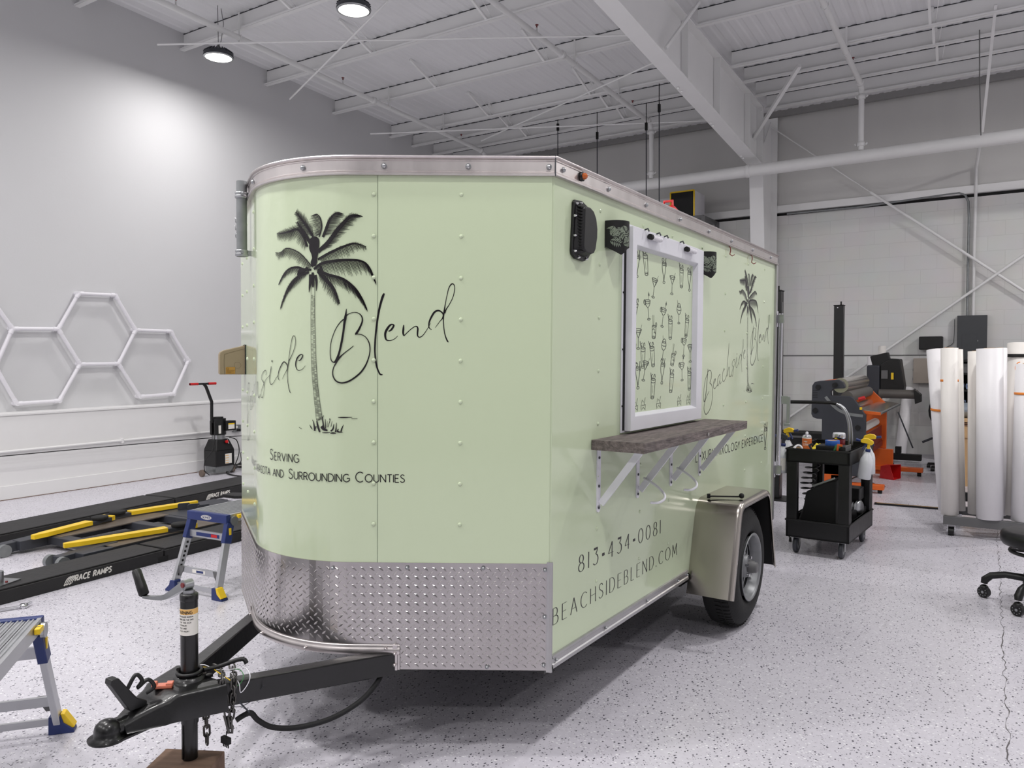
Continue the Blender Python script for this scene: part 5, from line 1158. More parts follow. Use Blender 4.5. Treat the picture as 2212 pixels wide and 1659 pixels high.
chain('safety_chain', [tp(462, 1439, z=ZW+.01), tp(476, 1448, z=ZW+.008), tb(480, 1465), tb(483, 1490), tb(488, 1515), tb(491, 1540), tb(493, 1562), tb(497, 1582)], TR, start=1)
chain('safety_chain', [tp(500, 1434, z=ZW+.012), tp(504, 1452, z=ZW), tb(505, 1470), tb(504, 1500), tb(502, 1530), tb(499, 1552), tb(497, 1575)], TR)
chain('safety_chain', [tp(444, 1512, y=-.74), tp(446, 1530, y=-.72), tp(445, 1550, y=-.72), tp(447, 1580, y=-.72), tp(447, 1620, y=-.72)], TR, ln=.023, wr=.0036)
v = MB(); v.tube([tb(485, 1546), tb(491, 1568), tb(494, 1583), tb(501, 1583), tb(502, 1570), tb(497, 1562)], .0048, 8); v.build('chain_hook', M['chain'], TR)
# flat four plug dangling below the hook
v = MB(); q = tb(488, 1599); v.cbox((q.x, q.y, q.z), (.034, .014, .02))
for i in range(4): v.cyl((q.x-.012+i*.008, q.y, q.z-.008), (q.x-.012+i*.008, q.y, q.z-.022), .0022, n=6)
v.tube([(q.x, q.y, q.z+.008), (q.x+.004, q.y, q.z+.03)], .002, 5); v.build('wire_plug', M['blackm'], TR)
# harness drooping under the nose
v = MB(); P = [tp(832, 1440, y=-.30), tp(812, 1478, y=-.36), tp(775, 1517, y=-.44), tp(715, 1552, y=-.52), tp(645, 1571, y=-.60), tp(590, 1571, y=-.66), tp(558, 1556, y=-.70), tp(542, 1540, y=-.73), tp(525, 1546, y=-.74), tp(510, 1556, y=-.76)]
v.tube(spline(P, 8), .0088, 10); v.build('wire_harness', M['rubber'], TR)
v = MB(); v.tube([tp(508, 1505, y=-.76), tp(525, 1525, y=-.75), tp(540, 1540, y=-.735)], .0026, 6); v.tube(spline([tp(570, 1480, y=-.7), tp(545, 1512, y=-.7), tp(520, 1526, y=-.74), tp(498, 1526, y=-.76)], 5), .0012, 5); v.split('thin_wire', M['greyk'], TR, eps=-.01)
# timber under the jack
wz = TM@V3((jx, JY, -.19)); wz2 = wz.z-.001
t = thing('timber_block', 'short rough brown timber block under the tongue jack', 'block', (wz.x, wz.y-.02, wz2-.09), rz=.48)
v = MB(); v.box((-.1, -.07, 0), (.1, .07, .09)); v.build('block', M['wood4'], t, bev=.004)
t = thing('timber_block', 'flat timber offcut lying on the floor under the upper block', 'block', (wz.x-.03, wz.y-.02, 0), rz=.75)
v = MB(); v.box((-.105, -.075, 0), (.105, .075, wz2-.09)); v.build('block', M['wood4'], t, bev=.003)
# ================================================================ LEFT SIDE OF THE SHOP
def platform(name, label, loc, rz, both=False, L=1.2, w_=.34, H=.48):
    t = thing(name, label, 'work platform', loc, rz, None)
    a = MB(); k = 9
    for i in range(k):
        y0 = -w_/2+.012+i*(w_-.024)/k; a.box((-L/2+.03, y0+.002, H-.03), (L/2-.03, y0+(w_-.024)/k-.002, H-.006))
        for j in range(2): a.box((-L/2+.03, y0+.006+j*.014, H-.006), (L/2-.03, y0+.011+j*.014, H-.002))
    a.box((-L/2+.03, -w_/2, H-.05), (L/2-.03, -w_/2+.012, H)); a.box((-L/2+.03, w_/2-.012, H-.05), (L/2-.03, w_/2, H))
    a.build('deck', M['lalum'], t)
    for sx in (-1, 1):
        a = MB(); a.box((sx*(L/2-.035), -w_/2-.002, H-.052), (sx*L/2, w_/2+.002, H+.001)); cap = a.build('end_cap', M['navy'], t, bev=.005)
        x_ = sx*(L/2+.0006)
        fn = lambda s_, z: V3((x_, s_*(1 if sx > 0 else -1), H-.027+z))
        a = MB(); a.add([fn(q[0], q[1]) for q in arc(0, 0, .046, .014, 0, 360, 24)], [tuple(range(25))]); lg = a.build('logo_oval', M['label'], cap)
        fn2 = lambda s_, z: V3((x_+sx*.0006, s_*(1 if sx > 0 else -1), H-.027+z)); a = MB()
        text(a, 'WERNER', fn2, -.032, -.006, .012, wd=.22, gap=.3, fit=.064); ribbon(a, [(q[0], q[1], .0016) for q in arc(0, 0, .042, .0115, 0, 360, 24)], fn2, smooth=False); a.build('logo_lettering', M['navy'], lg)
        splay = .115
        for sy_ in (-1, 1):
            top = V3((sx*(L/2-.03), sy_*(w_/2-.01), H-.06)); bot = V3((sx*(L/2-.03+splay), sy_*(w_/2+.018), .035)); d = bot-top
            a = MB(); a.bar(top+d*.25, bot, .045, .024, upv=(0, 1, 0)); lgo = a.build('leg', M['lalum'], t, bev=.002)
            a = MB(); n_ = d.cross(V3((1, 0, 0))*1).normalized()
            for i in range(8): a.cbox(top+d*(.34+.07*i)+V3((sx*.0, -sy_*.013, 0)), (.012, .003, .013))
            a.split('adjust_hole', M['blackm'], lgo)
            a = MB(); a.bar(top-d*.02, top+d*.28, .054, .034, upv=(0, 1, 0)); br_ = a.build('leg_bracket', M['navy'], t, bev=.004)
            a = MB(); m_ = top+d*.1; a.cbox(m_+V3((sx*.0, sy_*.018, 0)), (.016, .006, .04)); a.build('release_button', M['yellow'], br_)
            a = MB(); a.prism([(-.03, 0), (.035, 0), (.058, -.0), (.056, .012), (.022, .04), (.012, .07), (-.028, .07)], bot+V3((-.024*sx, 0, -.035)), (0, sy_, 0), (0, 0, 1), (sx, 0, 0), .048); ft = a.build('foot', M['navy'], t, bev=.003)
            a = MB(); a.prism([(.010, .074), (.024, .072), (.058, .018), (.05, .014), (.02, .038)], bot+V3((-.016*sx, 0, -.034)), (0, sy_, 0), (0, 0, 1), (sx, 0, 0), .044)
            if sy_ < 0 or both: a.build('foot_grip', M['yellow'], ft, bev=.002)
        a = MB(); ya_ = w_/2+.02
        z1, z2, z3 = H-.135, .135, .045
        f = lambda z: sx*(L/2-.03+splay*(H-.06-z)/(H-.095))
        g = lambda z: (w_/2-.01)+.028*(H-.06-z)/(H-.095)
        a = MB(); a.cbox((f(z1), 0, z1), (.014, 2*g(z1), .042)); cb = a.build('crossbar', M['lalum'], t)
        a = MB(); a.cbox((f(z1)+sx*.0075, -.01, z1), (.001, .2, .022)); a.build('info_strip', M['navy'], cb)
        a = MB(); a.cbox((f(z1)+sx*.008, .065*sx, z1), (.001, .05, .018)); a.build('red_mark', M['redp'], cb)
        a = MB(); a.cbox((f(z2), 0, z2), (.014, 2*g(z2), .036)); cb = a.build('crossbar', M['lalum'], t)
        a = MB(); a.cbox((f(z2)+sx*.0075, .0, z2), (.001, .11, .02)); a.build('info_strip', M['label'], cb)
        a = MB(); a.cbox((f(z2)+sx*.008, .01*sx, z2), (.001, .06, .014)); a.build('blue_mark', M['navy'], cb)
        a = MB(); a.cbox((f(z3), 0, z3), (.012, 2*g(z3), .026)); a.build('crossbar', M['lalum'], t)
        for sy_ in (-1, 1):
            a = MB(); a.prism([(0, 0), (.055, 0), (.045, -.03), (.028, -.06), (0, -.06)], (f(z2)+sx*.008, sy_*(g(z2)-.0), z2+.018), (0, -sy_, 0), (0, 0, 1), (sx, 0, 0), .004); a.build('gusset', M['grey'], t)
        # folding hinge at the corner
        a = MB(); a.cyl((sx*(L/2-.05), w_/2+.004, H-.04), (sx*(L/2-.05), w_/2+.018, H-.04), .028, n=20); a.bar((sx*(L/2-.05), w_/2+.011, H-.04), (sx*(L/2-.12), w_/2+.011, H-.02), .012, .03); a.build('hinge', M['zinc'], t)
        a = MB(); a.cbox((sx*(L/2-.115), w_/2+.012, H-.018), (.05, .02, .022)); a.build('hinge_latch', M['yellow'], t, bev=.004)
        a = MB(); a.cyl((sx*(L/2-.05), -w_/2-.004, H-.04), (sx*(L/2-.05), -w_/2-.018, H-.04), .028, n=20); a.build('hinge', M['zinc'], t)
        a = MB(); a.cbox((sx*(L/2-.10), -w_/2-.012, H-.018), (.05, .02, .022)); a.build('hinge_latch', M['yellow'], t, bev=.004)
    return t
ax1 = math.atan2(1, -.08)
platform('work_platform', 'low aluminium work platform with blue end cap standing against the trailer nose', (-4.067-.048, 2.92+.6, 0), ax1)
P_ = V3((-2.958, 1.436, 0)); d_ = V3((.766, -.642, 0)); s_ = V3((-.642, -.766, 0)); ce = P_+s_*.17+d_*.6
platform('work_platform', 'low ribbed aluminium work platform cut off by the left edge, nearest the camera', (ce.x, ce.y, 0), math.atan2(d_.y, d_.x), True)
# black track ramps
def ramp(label, x0, y0, ang, w_, L0, L1, h, joint, logo_at, face=1):
    t = thing('track_ramp', label, 'ramp', (x0, y0, 0), ang)
    for i, (a0, a1) in enumerate(((L0, joint-.006), (joint+.006, L1))):
        v = MB(); v.box((-w_, a0, 0), (0, a1, h-.012)); v.box((-w_+.008, a0+.006, h-.012), (-.008, a1-.006, h)); v.build('ramp_section', M['rampk'], t, bev=.006)
    v = MB(); v.box((-.03, joint-.05, .0), (.003, joint+.03, .04)); v.build('joint_key', M['blackm'], t, bev=.003)
    fn = lambda s_, z: V3((.0008, logo_at+s_, z)); v = MB()
    text(v, 'RACE RAMPS', fn, .07, .028, .034, wd=.24, gap=.22, slant=.22, xs=.8, fit=.24); 
    for k in range(5): ribbon(v, [(.0+.012*k, .015+.001*k, .004), (.02+.012*k, .05, .006), (.045+.012*k, .066, .003)], fn)
    for k in range(3): ribbon(v, [(.0+.016*k, .016, .008), (.012+.016*k, .022, .008)], fn, smooth=False)
    v.build('ramp_logo', M['label'], t); return t
ramp('near black track ramp with white lettering, running behind the trailer jack', -4.865, 2.27, math.atan(.062), .30, -.9, 3.9, .092, .93, .22)
ramp('far black track ramp along the left wall with white lettering near the trailer', -6.36, 2.80, math.atan(.145), .42, -.8, 3.4, .10, 1.62, 2.0)
# low frame lift lying between the ramps
LT = thing('vehicle_lift', 'grey low-rise frame lift with yellow arms lying between the black ramps', 'lift', (-5.7, 3.3, 0), math.atan(.06))
def lb(name, a, b, w_, h, m='greyk', par=LT, **k):
    v = MB(); v.bar(a, b, w_, h); return v.build(name, M[m], par, bev=.004, **k)
for x in (.38, -.38): lb('side_beam', (x, -.52, .06), (x, 1.35, .06), .10, .07)
for y in (-.28, .32, .62, 1.28): lb('cross_beam', (-.38, y, .065), (.38, y, .065), .09, .06)
v = MB(); v.box((.16, -.30, .088), (.43, .62, .098)); v.build('deck_plate', mat('worn brown steel plate', (112, 102, 92), .5, .5, var=.2), LT, bev=.002)
v = MB(); v.box((-.5, -.30, .088), (-.2, .62, .098)); v.build('deck_plate', bpy.data.materials['worn brown steel plate'], LT, bev=.002)
v = MB(); v.box((-.46, .62, .088), (.43, 1.3, .098)); v.build('deck_plate', M['greyk'], LT, bev=.002)
for x in (.29, -.42):
    lb('front_arm', (x, -.62, .05), (x, -.2, .07), .085, .07)
for x in (.36, .22, -.49, -.35):
    v = MB(); v.cyl((x-.018, -.62, .045), (x+.018, -.62, .045), .045, n=24); wo = v.build('lift_roller', M['galv'], LT)
for (x0, y0, x1, y1, px_, py_) in ((.17, -.50, .38, .16, .40, .22), (-.28, -.46, -.36, .02, -.42, .14), (-.36, 1.03, -.44, .42, -.45, .36)):
    a, b = V3((x0, y0, .118)), V3((x1, y1, .125)); d = (b-a).normalized(); n_ = V3((-d.y, d.x, 0))
    v = MB(); pl = [(0, -.018), (.1, -.035), ((b-a).length, -.04), ((b-a).length, .04), (.1, .035), (0, .018)]
    v.prism(pl, a-V3((0, 0, .016)), d, n_, (0, 0, 1), .034); ar = v.build('lift_arm', M['yellow'], LT, bev=.003)
    v = MB(); v.prism([(0, -.032), (.2, -.032), (.2, .032), (0, .032)], b-V3((0, 0, .018)), d, n_, (0, 0, 1), .024); v.build('arm_slide', M['greyk'], ar)
    v = MB(); v.prism([(.19, -.034), (.225, -.026), (.225, .026), (.19, .034)], b-V3((0, 0, .02)), d, n_, (0, 0, 1), .034); v.build('arm_tip', M['yellow'], ar)
    v = MB(); c_ = b+d*.1; v.lathe([(0, .0), (.058, 0), (.062, .004), (.062, .022), (.058, .026), (0, .026)], (c_.x, c_.y, .133), n=32); v.build('lift_pad', M['rubber'], ar)
# comb-like black hooks on the deck beside the arm
for i in range(7):
    t_ = i/6; x = -.30+.62*t_; y = .78+.12*t_
    v = MB(); v.prism([(0, 0), (.10, 0), (.10, .05), (.09, .058), (.012, .058), (0, .048)], (x, y, .098), (.5, .86, 0), (0, 0, 1), (.86, -.5, 0), .012); v.build('pad_rack_rib', M['greyk'], LT, bev=.002)
# yellow, black and chrome spreader tool with the green ring
t = thing('lift_pin_tool', 'black round-ended bar with a bright green ring lying on the lift', 'tool', (-5.42, 4.22, .10), 1.1)
v = MB(); v.cyl((0, 0, .034), (.17, 0, .034), .032, n=24); v.build('socket', M['black'], t)
v = MB(); v.cyl((.105, 0, .034), (.122, 0, .034), .0335, n=24); v.build('green_ring', M['greeni'], t)
v = MB(); v.cyl((.17, 0, .034), (.55, 0, .03), .018, n=16); v.build('bar', M['zinc'], t)
for (x, y, a, lab) in ((-5.02, 4.08, .4, 'small yellow lift adapter lying under the platform deck'), (-4.93, 4.38, .9, 'second small yellow lift adapter further along the ramp frame')):
    t = thing('lift_adapter', lab, 'adapter', (x-.28, y, .0985), a); v = MB(); v.box((-.06, -.018, 0), (.06, .018, .03)); v.build('body', M['yellow'], t, bev=.003); v = MB(); v.box((.06, -.014, 0), (.13, .014, .022)); v.build('tail', M['greyk'], t, bev=.002)
t = thing('rubber_mat', 'dark grey rubber flap lying at the end of the yellow lift arm', 'mat', (-6.1, 4.75, .0985), .3)
v = MB(); v.prism([(-.16, -.05), (.0, -.09), (.2, -.03), (.05, .09), (-.12, .07)], (0, 0, 0), (1, 0, 0), (0, 1, 0), (0, 0, 1), .03); v.build('flap', M['rampk'], t, bev=.006)
# chrome pipe stub and bracket at the near end of the ramp
t = thing('steel_flange', 'rusty chrome pipe flange standing on the near ramp at the left edge', 'flange', (-5.0, 2.17, .092))
v = MB(); v.cyl((0, 0, .004), (0, 0, .072), .034, n=28); v.build('stub', M['zinc'], t)
v = MB(); v.box((-.075, -.06, 0), (.075, .09, .008), RZ(.4)); v.build('base_plate', M['zinc'], t)
v = MB()
for a in (.6, 2.2, 3.8, 5.4): v.cyl((.055*math.cos(a), .055*math.sin(a), .008), (.055*math.cos(a), .055*math.sin(a), .015), .008, n=6)
v.split('flange_bolt', M['reddk'], t)
t = thing('ratchet_wrench', 'chrome ratchet lying on the floor against the near ramp', 'wrench', (onz(25, 1318).x, onz(25, 1318).y, 0), math.atan2(onz(35, 1317).y-onz(0, 1323).y, onz(35, 1317).x-onz(0, 1323).x))
v = MB(); v.cyl((-.16, 0, .012), (.05, 0, .012), .008, n=12); v.build('handle', M['chrome'], t); v = MB(); v.lathe([(0, 0), (.02, 0), (.022, .01), (.02, .024), (0, .026)], (.06, 0, 0), n=20); v.bar((.06, 0, .012), (.10, .03, .02), .012, .012); v.build('head', M['chrome'], t)
# small debris bits of dark tape on the floor
# hydraulic power unit by the wall
hq = V3((-8.12, 6.02, 0)); HP = thing('power_unit', 'black hydraulic pump cart with red T handle standing by the left wall', 'pump cart', hq, math.radians(0))
rw = lambda px_, py_, x=-8.14: onx(px_, py_, x)-hq
v = MB()
a, b = rw(448, 1003), rw(492, 945)
y0, y1 = a.y, b.y; z0, z1 = .10, b.z
v.box((-.12, y0+.02, z0), (.12, y1-.01, z0+.20)); v.add([(-.12, y0+.02, z0+.2), (.12, y0+.02, z0+.2), (.12, y1-.01, z0+.2), (-.12, y1-.01, z0+.2), (-.08, y0+.06, z1+.0), (.08, y0+.06, z1), (.08, y1-.06, z1), (-.08, y1-.06, z1)], [(4, 5, 6, 7), (0, 1, 5, 4), (1, 2, 6, 5), (2, 3, 7, 6), (3, 0, 4, 7)])
v.build('tank', M['black'], HP, bev=.012)
mz = z1; yc_ = (y0+y1)/2
v = MB(); v.cyl((0, yc_, mz-.01), (0, yc_, mz+.055), .078, n=28); v.build('clamp_ring', M['zinc'], HP)
v = MB(); v.cyl((0, yc_, mz+.05), (0, yc_, mz+.25), .09, n=28); v.cyl((0, yc_, mz+.25), (0, yc_, mz+.27), .06, n=28); mo = v.build('motor', M['black'], HP)
v = MB(); v.box((.02, yc_+.02, mz+.10), (.13, yc_+.16, mz+.22)); cbx = v.build('control_box', M['black'], HP, bev=.006)
v = MB(); v.box((.131, yc_+.045, mz+.12), (.132, yc_+.135, mz+.19)); l1 = v.build('box_label', M['label'], cbx); v = MB(); v.box((.1322, yc_+.045, mz+.175), (.133, yc_+.135, mz+.19)); v.build('label_band', M['yellow'], l1)
v = MB(); v.box((.0, yc_-.12, mz+.06), (.006, yc_-.07, mz+.23)); v.box((.0, yc_-.12, mz+.06), (.03, yc_-.115, mz+.23)); v.build('side_bracket', M['black'], HP)
v = MB(); v.box((.085, yc_-.06, mz+.07), (.086, yc_-.02, mz+.17)); v.build('motor_label', M['label'], mo)
v = MB(); v.box((.121, yc_+.0, z0+.03), (.122, yc_+.095, z0+.15)); l1 = v.build('tank_label', M['label'], HP)
v = MB(); [v.box((.1222, yc_+.005, z0+.035+.03*k), (.123, yc_+.05, z0+.043+.03*k)) for k in range(4)]; v.build('label_marks', M['labely'], l1)
v = MB(); v.cyl((.105, yc_+.03, z1-.035), (.125, yc_+.03, z1-.03), .018, n=18); v.build('stop_button', M['redp'], HP)
v = MB(); v.cyl((.10, yc_+.05, z1-.01), (.115, yc_+.06, z1-.06), .007, n=8); v.build('valve', M['chrome'], HP)
# neck and T handle
h1, h2, h3, h4 = rw(455, 900), rw(455, 868), rw(443, 836), rw(438, 829)
v = MB(); v.tube([V3((0, h1.y, mz+.2)), V3((0, h1.y, h1.z)), V3((0, h2.y, h2.z)), V3((0, h3.y, h3.z)), V3((0, h4.y, h4.z))], .019, 12); v.build('handle_post', M['black'], HP)
a, b = rw(408, 832), rw(464, 827)
v = MB(); v.cyl((0, a.y, h4.z), (0, b.y, h4.z), .012, n=12); v.build('handle_bar', M['black'], HP)
for s0, s1 in ((0, .3), (.7, 1)):
    v = MB(); v.cyl((0, a.y+(b.y-a.y)*s0, h4.z), (0, a.y+(b.y-a.y)*s1, h4.z), .0155, n=14); v.build('handle_grip', M['redp'], HP)
v = MB(); v.bar((.05, y0-.12, .05), (.05, y1+.02, .05), .03, .03); v.box((-.1, y0+.03, .03), (.1, y1-.02, z0)); v.build('axle_base', M['galv'], HP)
for y in (y0-.13, y1+.0):
    v = MB(); v.cyl((.05, y-.012, .042), (.05, y+.02, .042), .041, n=20); v.build('caster_wheel', mat('brown worn caster', (112, 98, 88), .6) if not bpy.data.materials.get('brown worn caster') else bpy.data.materials['brown worn caster'], HP)
v = MB(); v.tube(spline([(.12, yc_+.06, mz+.02), (.17, yc_+.13, mz-.02), (.18, yc_+.16, mz-.16), (.16, yc_+.12, .12), (.14, yc_+.06, .02)], 6), .006, 8); v.tube(spline([(.06, y0+.05, mz+.22), (.1, y0+.02, mz), (.09, y0-.01, .3), (.08, y0-.10, .2), (.09, y0-.12, .08), (.1, y0-.06, .015)], 6), .005, 8); v.split('hose', M['black'], HP, eps=-.02)
# heap of black cable and hose on the floor
rc = random.Random(12); base = onz(512, 1012)
t = thing('cable_heap', 'black cables coiled in a loose heap on the floor behind the trailer nose', 'cable', (base.x, base.y, 0))
for k in range(4):
    v = MB(); cx_, cy_ = rc.uniform(-.1, .2), rc.uniform(-.05, .25); r1, r2 = rc.uniform(.14, .24), rc.uniform(.10, .2)
    v.tube([(cx_+r1*math.cos(a), cy_+r2*math.sin(a), .012+k*.012+.012*math.sin(a*2+k)) for a in [2*PI*j/30 for j in range(30)]], .0075, 8, closed=True); v.build('coil', M['black'], t)
v = MB(); v.tube(spline([(.1, -.1, .02), (.25, -.35, .012), (.65, -.45, .012), (1.15, -.25, .012), (1.4, -.2, .012)], 8), .0085, 8); v.build('loose_end', M['black'], t)
a, b = onx(510, 928, XK+.06), onz(497, 1008)
t = thing('extension_lead', 'thin black power cord hanging from the wall outlet to the floor', 'cord', (b.x, b.y, 0))
v = MB(); v.tube([q-V3((b.x, b.y, 0)) for q in spline([V3((XK+.09, p.y+.005, a.z)), V3((XK+.13, a.y+.04, a.z-.08)), V3((XK+.12, a.y+.02, a.z-.3)), V3((XK+.2, a.y-.05, .08)), b+V3((0, 0, .01))], 8)], .005, 8); v.build('cord', M['black'], t)
q = onz(519, 1006); t = thing('grease_bottle', 'small grey and yellow bottle lying by the trailer nose near the wall', 'bottle', (q.x-.12, q.y+.1, 0)); v = MB(); v.cyl((-.05, 0, .035), (.07, 0, .035), .034, n=18); v.build('bottle', M['grey'], t); v = MB(); v.cyl((.015, 0, .035), (.03, 0, .035), .0352, n=18); v.build('band', M['yellow'], t)
# ================================================================ RIGHT SIDE OF THE SHOP
def cached(name, *a, **k): return bpy.data.materials.get(name) or mat(name, *a, **k)
# ---- tool cart
CT = thing('utility_cart', 'black plastic two-tray utility cart with curved handle, behind the trailer', 'cart', (-1.065, 6.07, 0), -.07)
cw, cd, cz = .43, .74, .76
def tray(z0, z1, nm):
    v = MB(); x, y = cw/2, cd/2
    v.box((-x, -y, z0), (x, -y+.02, z1)); v.box((-x, y-.02, z0), (x, y, z1)); v.box((-x, -y, z0), (-x+.02, y, z1)); v.box((x-.02, -y, z0), (x, y, z1)); v.box((-x, -y, z0), (x, y, z0+.015))
    v.box((-x-.006, -y-.006, z1-.012), (x+.006, -y+.022, z1)); v.box((-x-.006, y-.022, z1-.012), (x+.006, y+.006, z1)); v.box((-x-.006, -y, z1-.012), (-x+.022, y, z1)); v.box((x-.022, -y, z1-.012), (x+.006, y, z1))
    return v.build(nm, M['black'], CT, bev=.003)
tray(.66, cz, 'top_tray'); tray(.12, .25, 'bottom_tray')
for sx in (-1, 1):
    for sy_ in (-1, 1):
        v = MB(); v.box((sx*(cw/2-.075), sy_*(cd/2-.055), .2), (sx*(cw/2-.002), sy_*(cd/2-.002), .69)); v.box((sx*(cw/2-.04), sy_*(cd/2-.09), .2), (sx*(cw/2-.004), sy_*(cd/2-.01), .69)); v.build('post', M['black'], CT, bev=.004)
        e = bpy.data.objects.new('caster', None); COL.objects.link(e); e.parent = CT; e.location = (sx*(cw/2-.06), sy_*(cd/2-.06), 0)
        v = MB(); v.lathe([(.030, -.014), (.052, -.014), (.058, -.010), (.058, .010), (.052, .014), (.030, .014)], (0, 0, .058), (1, 0, .0), 28); v.build('tyre', M['greyk'], e)
        v = MB(); v.lathe([(0, -.012), (.03, -.014), (.03, .014), (0, .012)], (0, 0, .058), (1, 0, 0), 20); v.build('hub', M['galv'], e)
        v = MB(); v.bar((-.02, 0, .05), (-.02, .01, .118), .004, .03, upv=(0, 1, 0)); v.bar((.02, 0, .05), (.02, .01, .118), .004, .03, upv=(0, 1, 0)); v.box((-.03, -.03, .112), (.03, .03, .12)); v.build('fork', M['zinc'], e)
CI = wm(CT).inverted()
def cl_(p): return CI@p
def cwp(px_, py_, y): return cl_(ony(px_, py_, y))
v = MB(); v.tube([cwp(*q) for q in ((1702, 868, 6.30), (1760, 869, 6.30), (1795, 870, 6.30), (1812, 873, 6.30))], .014, 12); v.build('handle_grip', M['black'], CT)
for off in (0, 1):
    y = 6.30-.06*off
    v = MB(); P = [cwp(1809-off*2, 872, y), cwp(1822-off*3, 880, y), cwp(1832-off*4, 896, y), cwp(1838-off*5, 915, y), cwp(1840-off*6, 940, y), cwp(1840-off*6, 962, y)]
    v.tube(spline(P, 5), .0085, 10); v.build('handle_tube', M['zinc'], CT)
# things on the cart (world positions on its tray)
def spot(px_, py_, z): return onz(px_, py_, z)
TZ = .676
def on_tray(dx, dy): return wm(CT)@V3((dx, dy, TZ))
q = on_tray(-.105, -.25)
t = thing('spray_can', 'white and orange citrus spray can with silver top, standing in the cart tray', 'spray can', q)
v = MB(); v.lathe([(.031, 0), (.032, .003), (.032, .155), (.030, .158)], (0, 0, 0), n=28); ca_ = v.build('can', M['label'], t)
v = MB(); v.lathe([(.0322, .03), (.0325, .031), (.0325, .148), (.0322, .149)], (0, 0, 0), n=28); v.build('wrap_label', cached('orange can label', (206, 110, 50), .4), t)
v = MB(); v.lathe([(.032, .156), (.033, .16), (.031, .166), (.022, .174), (.014, .178), (0, .178)], (0, 0, 0), n=24); v.build('shoulder', M['chrome'], t)
v = MB(); v.lathe([(.010, .178), (.010, .192), (.005, .196), (0, .197)], (0, 0, 0), n=14); v.build('nozzle', M['white'], t)
fnc = lambda s_, z: V3((.0328*math.sin(s_/.033-.25), -.0328*math.cos(s_/.033-.25), z))
v = MB(); text(v, 'CITRUS', fnc, -.012, .098, .013, wd=.18, gap=.25, fit=.05); text(v, 'MBI', fnc, -.006, .122, .010, wd=.18, gap=.25, fit=.022)
for k in range(6): ribbon(v, [(-.008, .085-k*.009, .002), (.03-(k % 3)*.006, .085-k*.009, .002)], fnc, smooth=False)
v.build('can_lettering', M['label'], t)
q = on_tray(.075, -.24)
bin_ = thing('tool_bin', 'small open black bin with grey end, holding knives in the cart tray', 'bin', q, -.07)
v = MB(); w_, d_, h_ = .20, .16, .105; t4 = .005
for a in (((-w_/2, -d_/2, 0), (w_/2, -d_/2+t4, h_)), ((-w_/2, d_/2-t4, 0), (w_/2, d_/2, h_)), ((-w_/2, -d_/2, 0), (-w_/2+t4, d_/2, h_)), ((-w_/2, -d_/2, 0), (w_/2, d_/2, t4))): v.box(*a)
v.build('walls', M['black'], bin_, bev=.002)
v = MB(); v.box((w_/2-t4, -d_/2, 0), (w_/2, d_/2, h_+.01)); v.build('end_wall', M['grey'], bin_, bev=.002)
q2 = q+V3((-.01, .02, h_))
t = thing('tape_roll', 'roll of blue masking tape lying on the black tool bin', 'tape', q2+V3((0, 0, .0)), 0)
v = MB(); v.lathe([(.034, 0), (.048, 0), (.049, .002), (.049, .034), (.048, .036), (.034, .036), (.034, 0)], (0, 0, 0), n=36); v.build('tape', M['blue'], t)
v = MB(); v.lathe([(.0335, .001), (.0335, .035), (.031, .035), (.031, .001), (.0335, .001)], (0, 0, 0), n=30); v.build('core', M['pine'], t)
v = MB(); v.box((-.1, -.075, h_), (.1, .075, h_+.003)); v.build('lid', M['black'], bin_)
q3 = on_tray(.06, -.02)
t = thing('tumbler', 'red drink tumbler with clear lid and silver rim standing in the cart', 'tumbler', q3)
v = MB(); v.lathe([(0, 0), (.034, 0), (.036, .02), (.044, .15), (.044, .155)], (0, 0, 0), n=30); v.build('cup', M['reddk'], t)
v = MB(); v.lathe([(.0442, .135), (.046, .14), (.046, .165), (.0442, .17)], (0, 0, 0), n=30); v.build('rim_band', M['chrome'], t)
v = MB(); v.lathe([(.044, .168), (.04, .178), (.02, .18), (0, .18)], (0, 0, 0), n=30); v.build('lid', M['clearp'], t)
q = on_tray(-.03, -.13)
t = thing('microfibre_towel', 'crumpled yellow cloth draped in the cart tray beside the spray can', 'cloth', q, .2)
v = MB(); n = 16; vs = []; rr = random.Random(7)
for i in range(n+1):
    for j in range(n+1):
        x, y = (i/n-.5)*.22, (j/n-.5)*.2; e = min(i, n-i, j, n-j)/n
        vs.append((x, y, .012+.075*min(1, e*3.2)+.012*math.sin(i*1.3+j*.7)+.008*math.sin(j*1.9-i)))
v.add(vs, [(i*(n+1)+j, (i+1)*(n+1)+j, (i+1)*(n+1)+j+1, i*(n+1)+j+1) for i in range(n) for j in range(n)], True); o = v.build('cloth', M['towel'], t)
md = o.modifiers.new('thick', 'SOLIDIFY'); md.thickness = .005
for (dx, dy, m_, lab, an) in ((-.005, -.335, 'greyk', 'grey handled scraper leaning out of the front of the cart tray', -.5), (.075, -.335, 'greenp', 'green handled cutter leaning at the front of the cart tray', .35), (.115, -.335, 'orange', 'orange handled knife standing at the front of the cart tray', .12)):
    t = thing('hand_tool', lab, 'tool', on_tray(dx, dy)); v = MB(); R_ = Matrix.Rotation(an, 3, 'Y'); v.box((-.007, -.004, 0), (.007, .004, .12), R_, (0, 0, 0)); v.build('handle', M[m_], t, bev=.002)
    v = MB(); v.box((-.007, -.003, .115), (.028, .003, .13), R_, (0, 0, 0)); v.build('head', M[m_], t, bev=.002)
t = thing('tape_roll', 'roll of white tape lying at the front left corner of the cart tray', 'tape', on_tray(-.15, -.325)+V3((0, 0, .072)), 0)
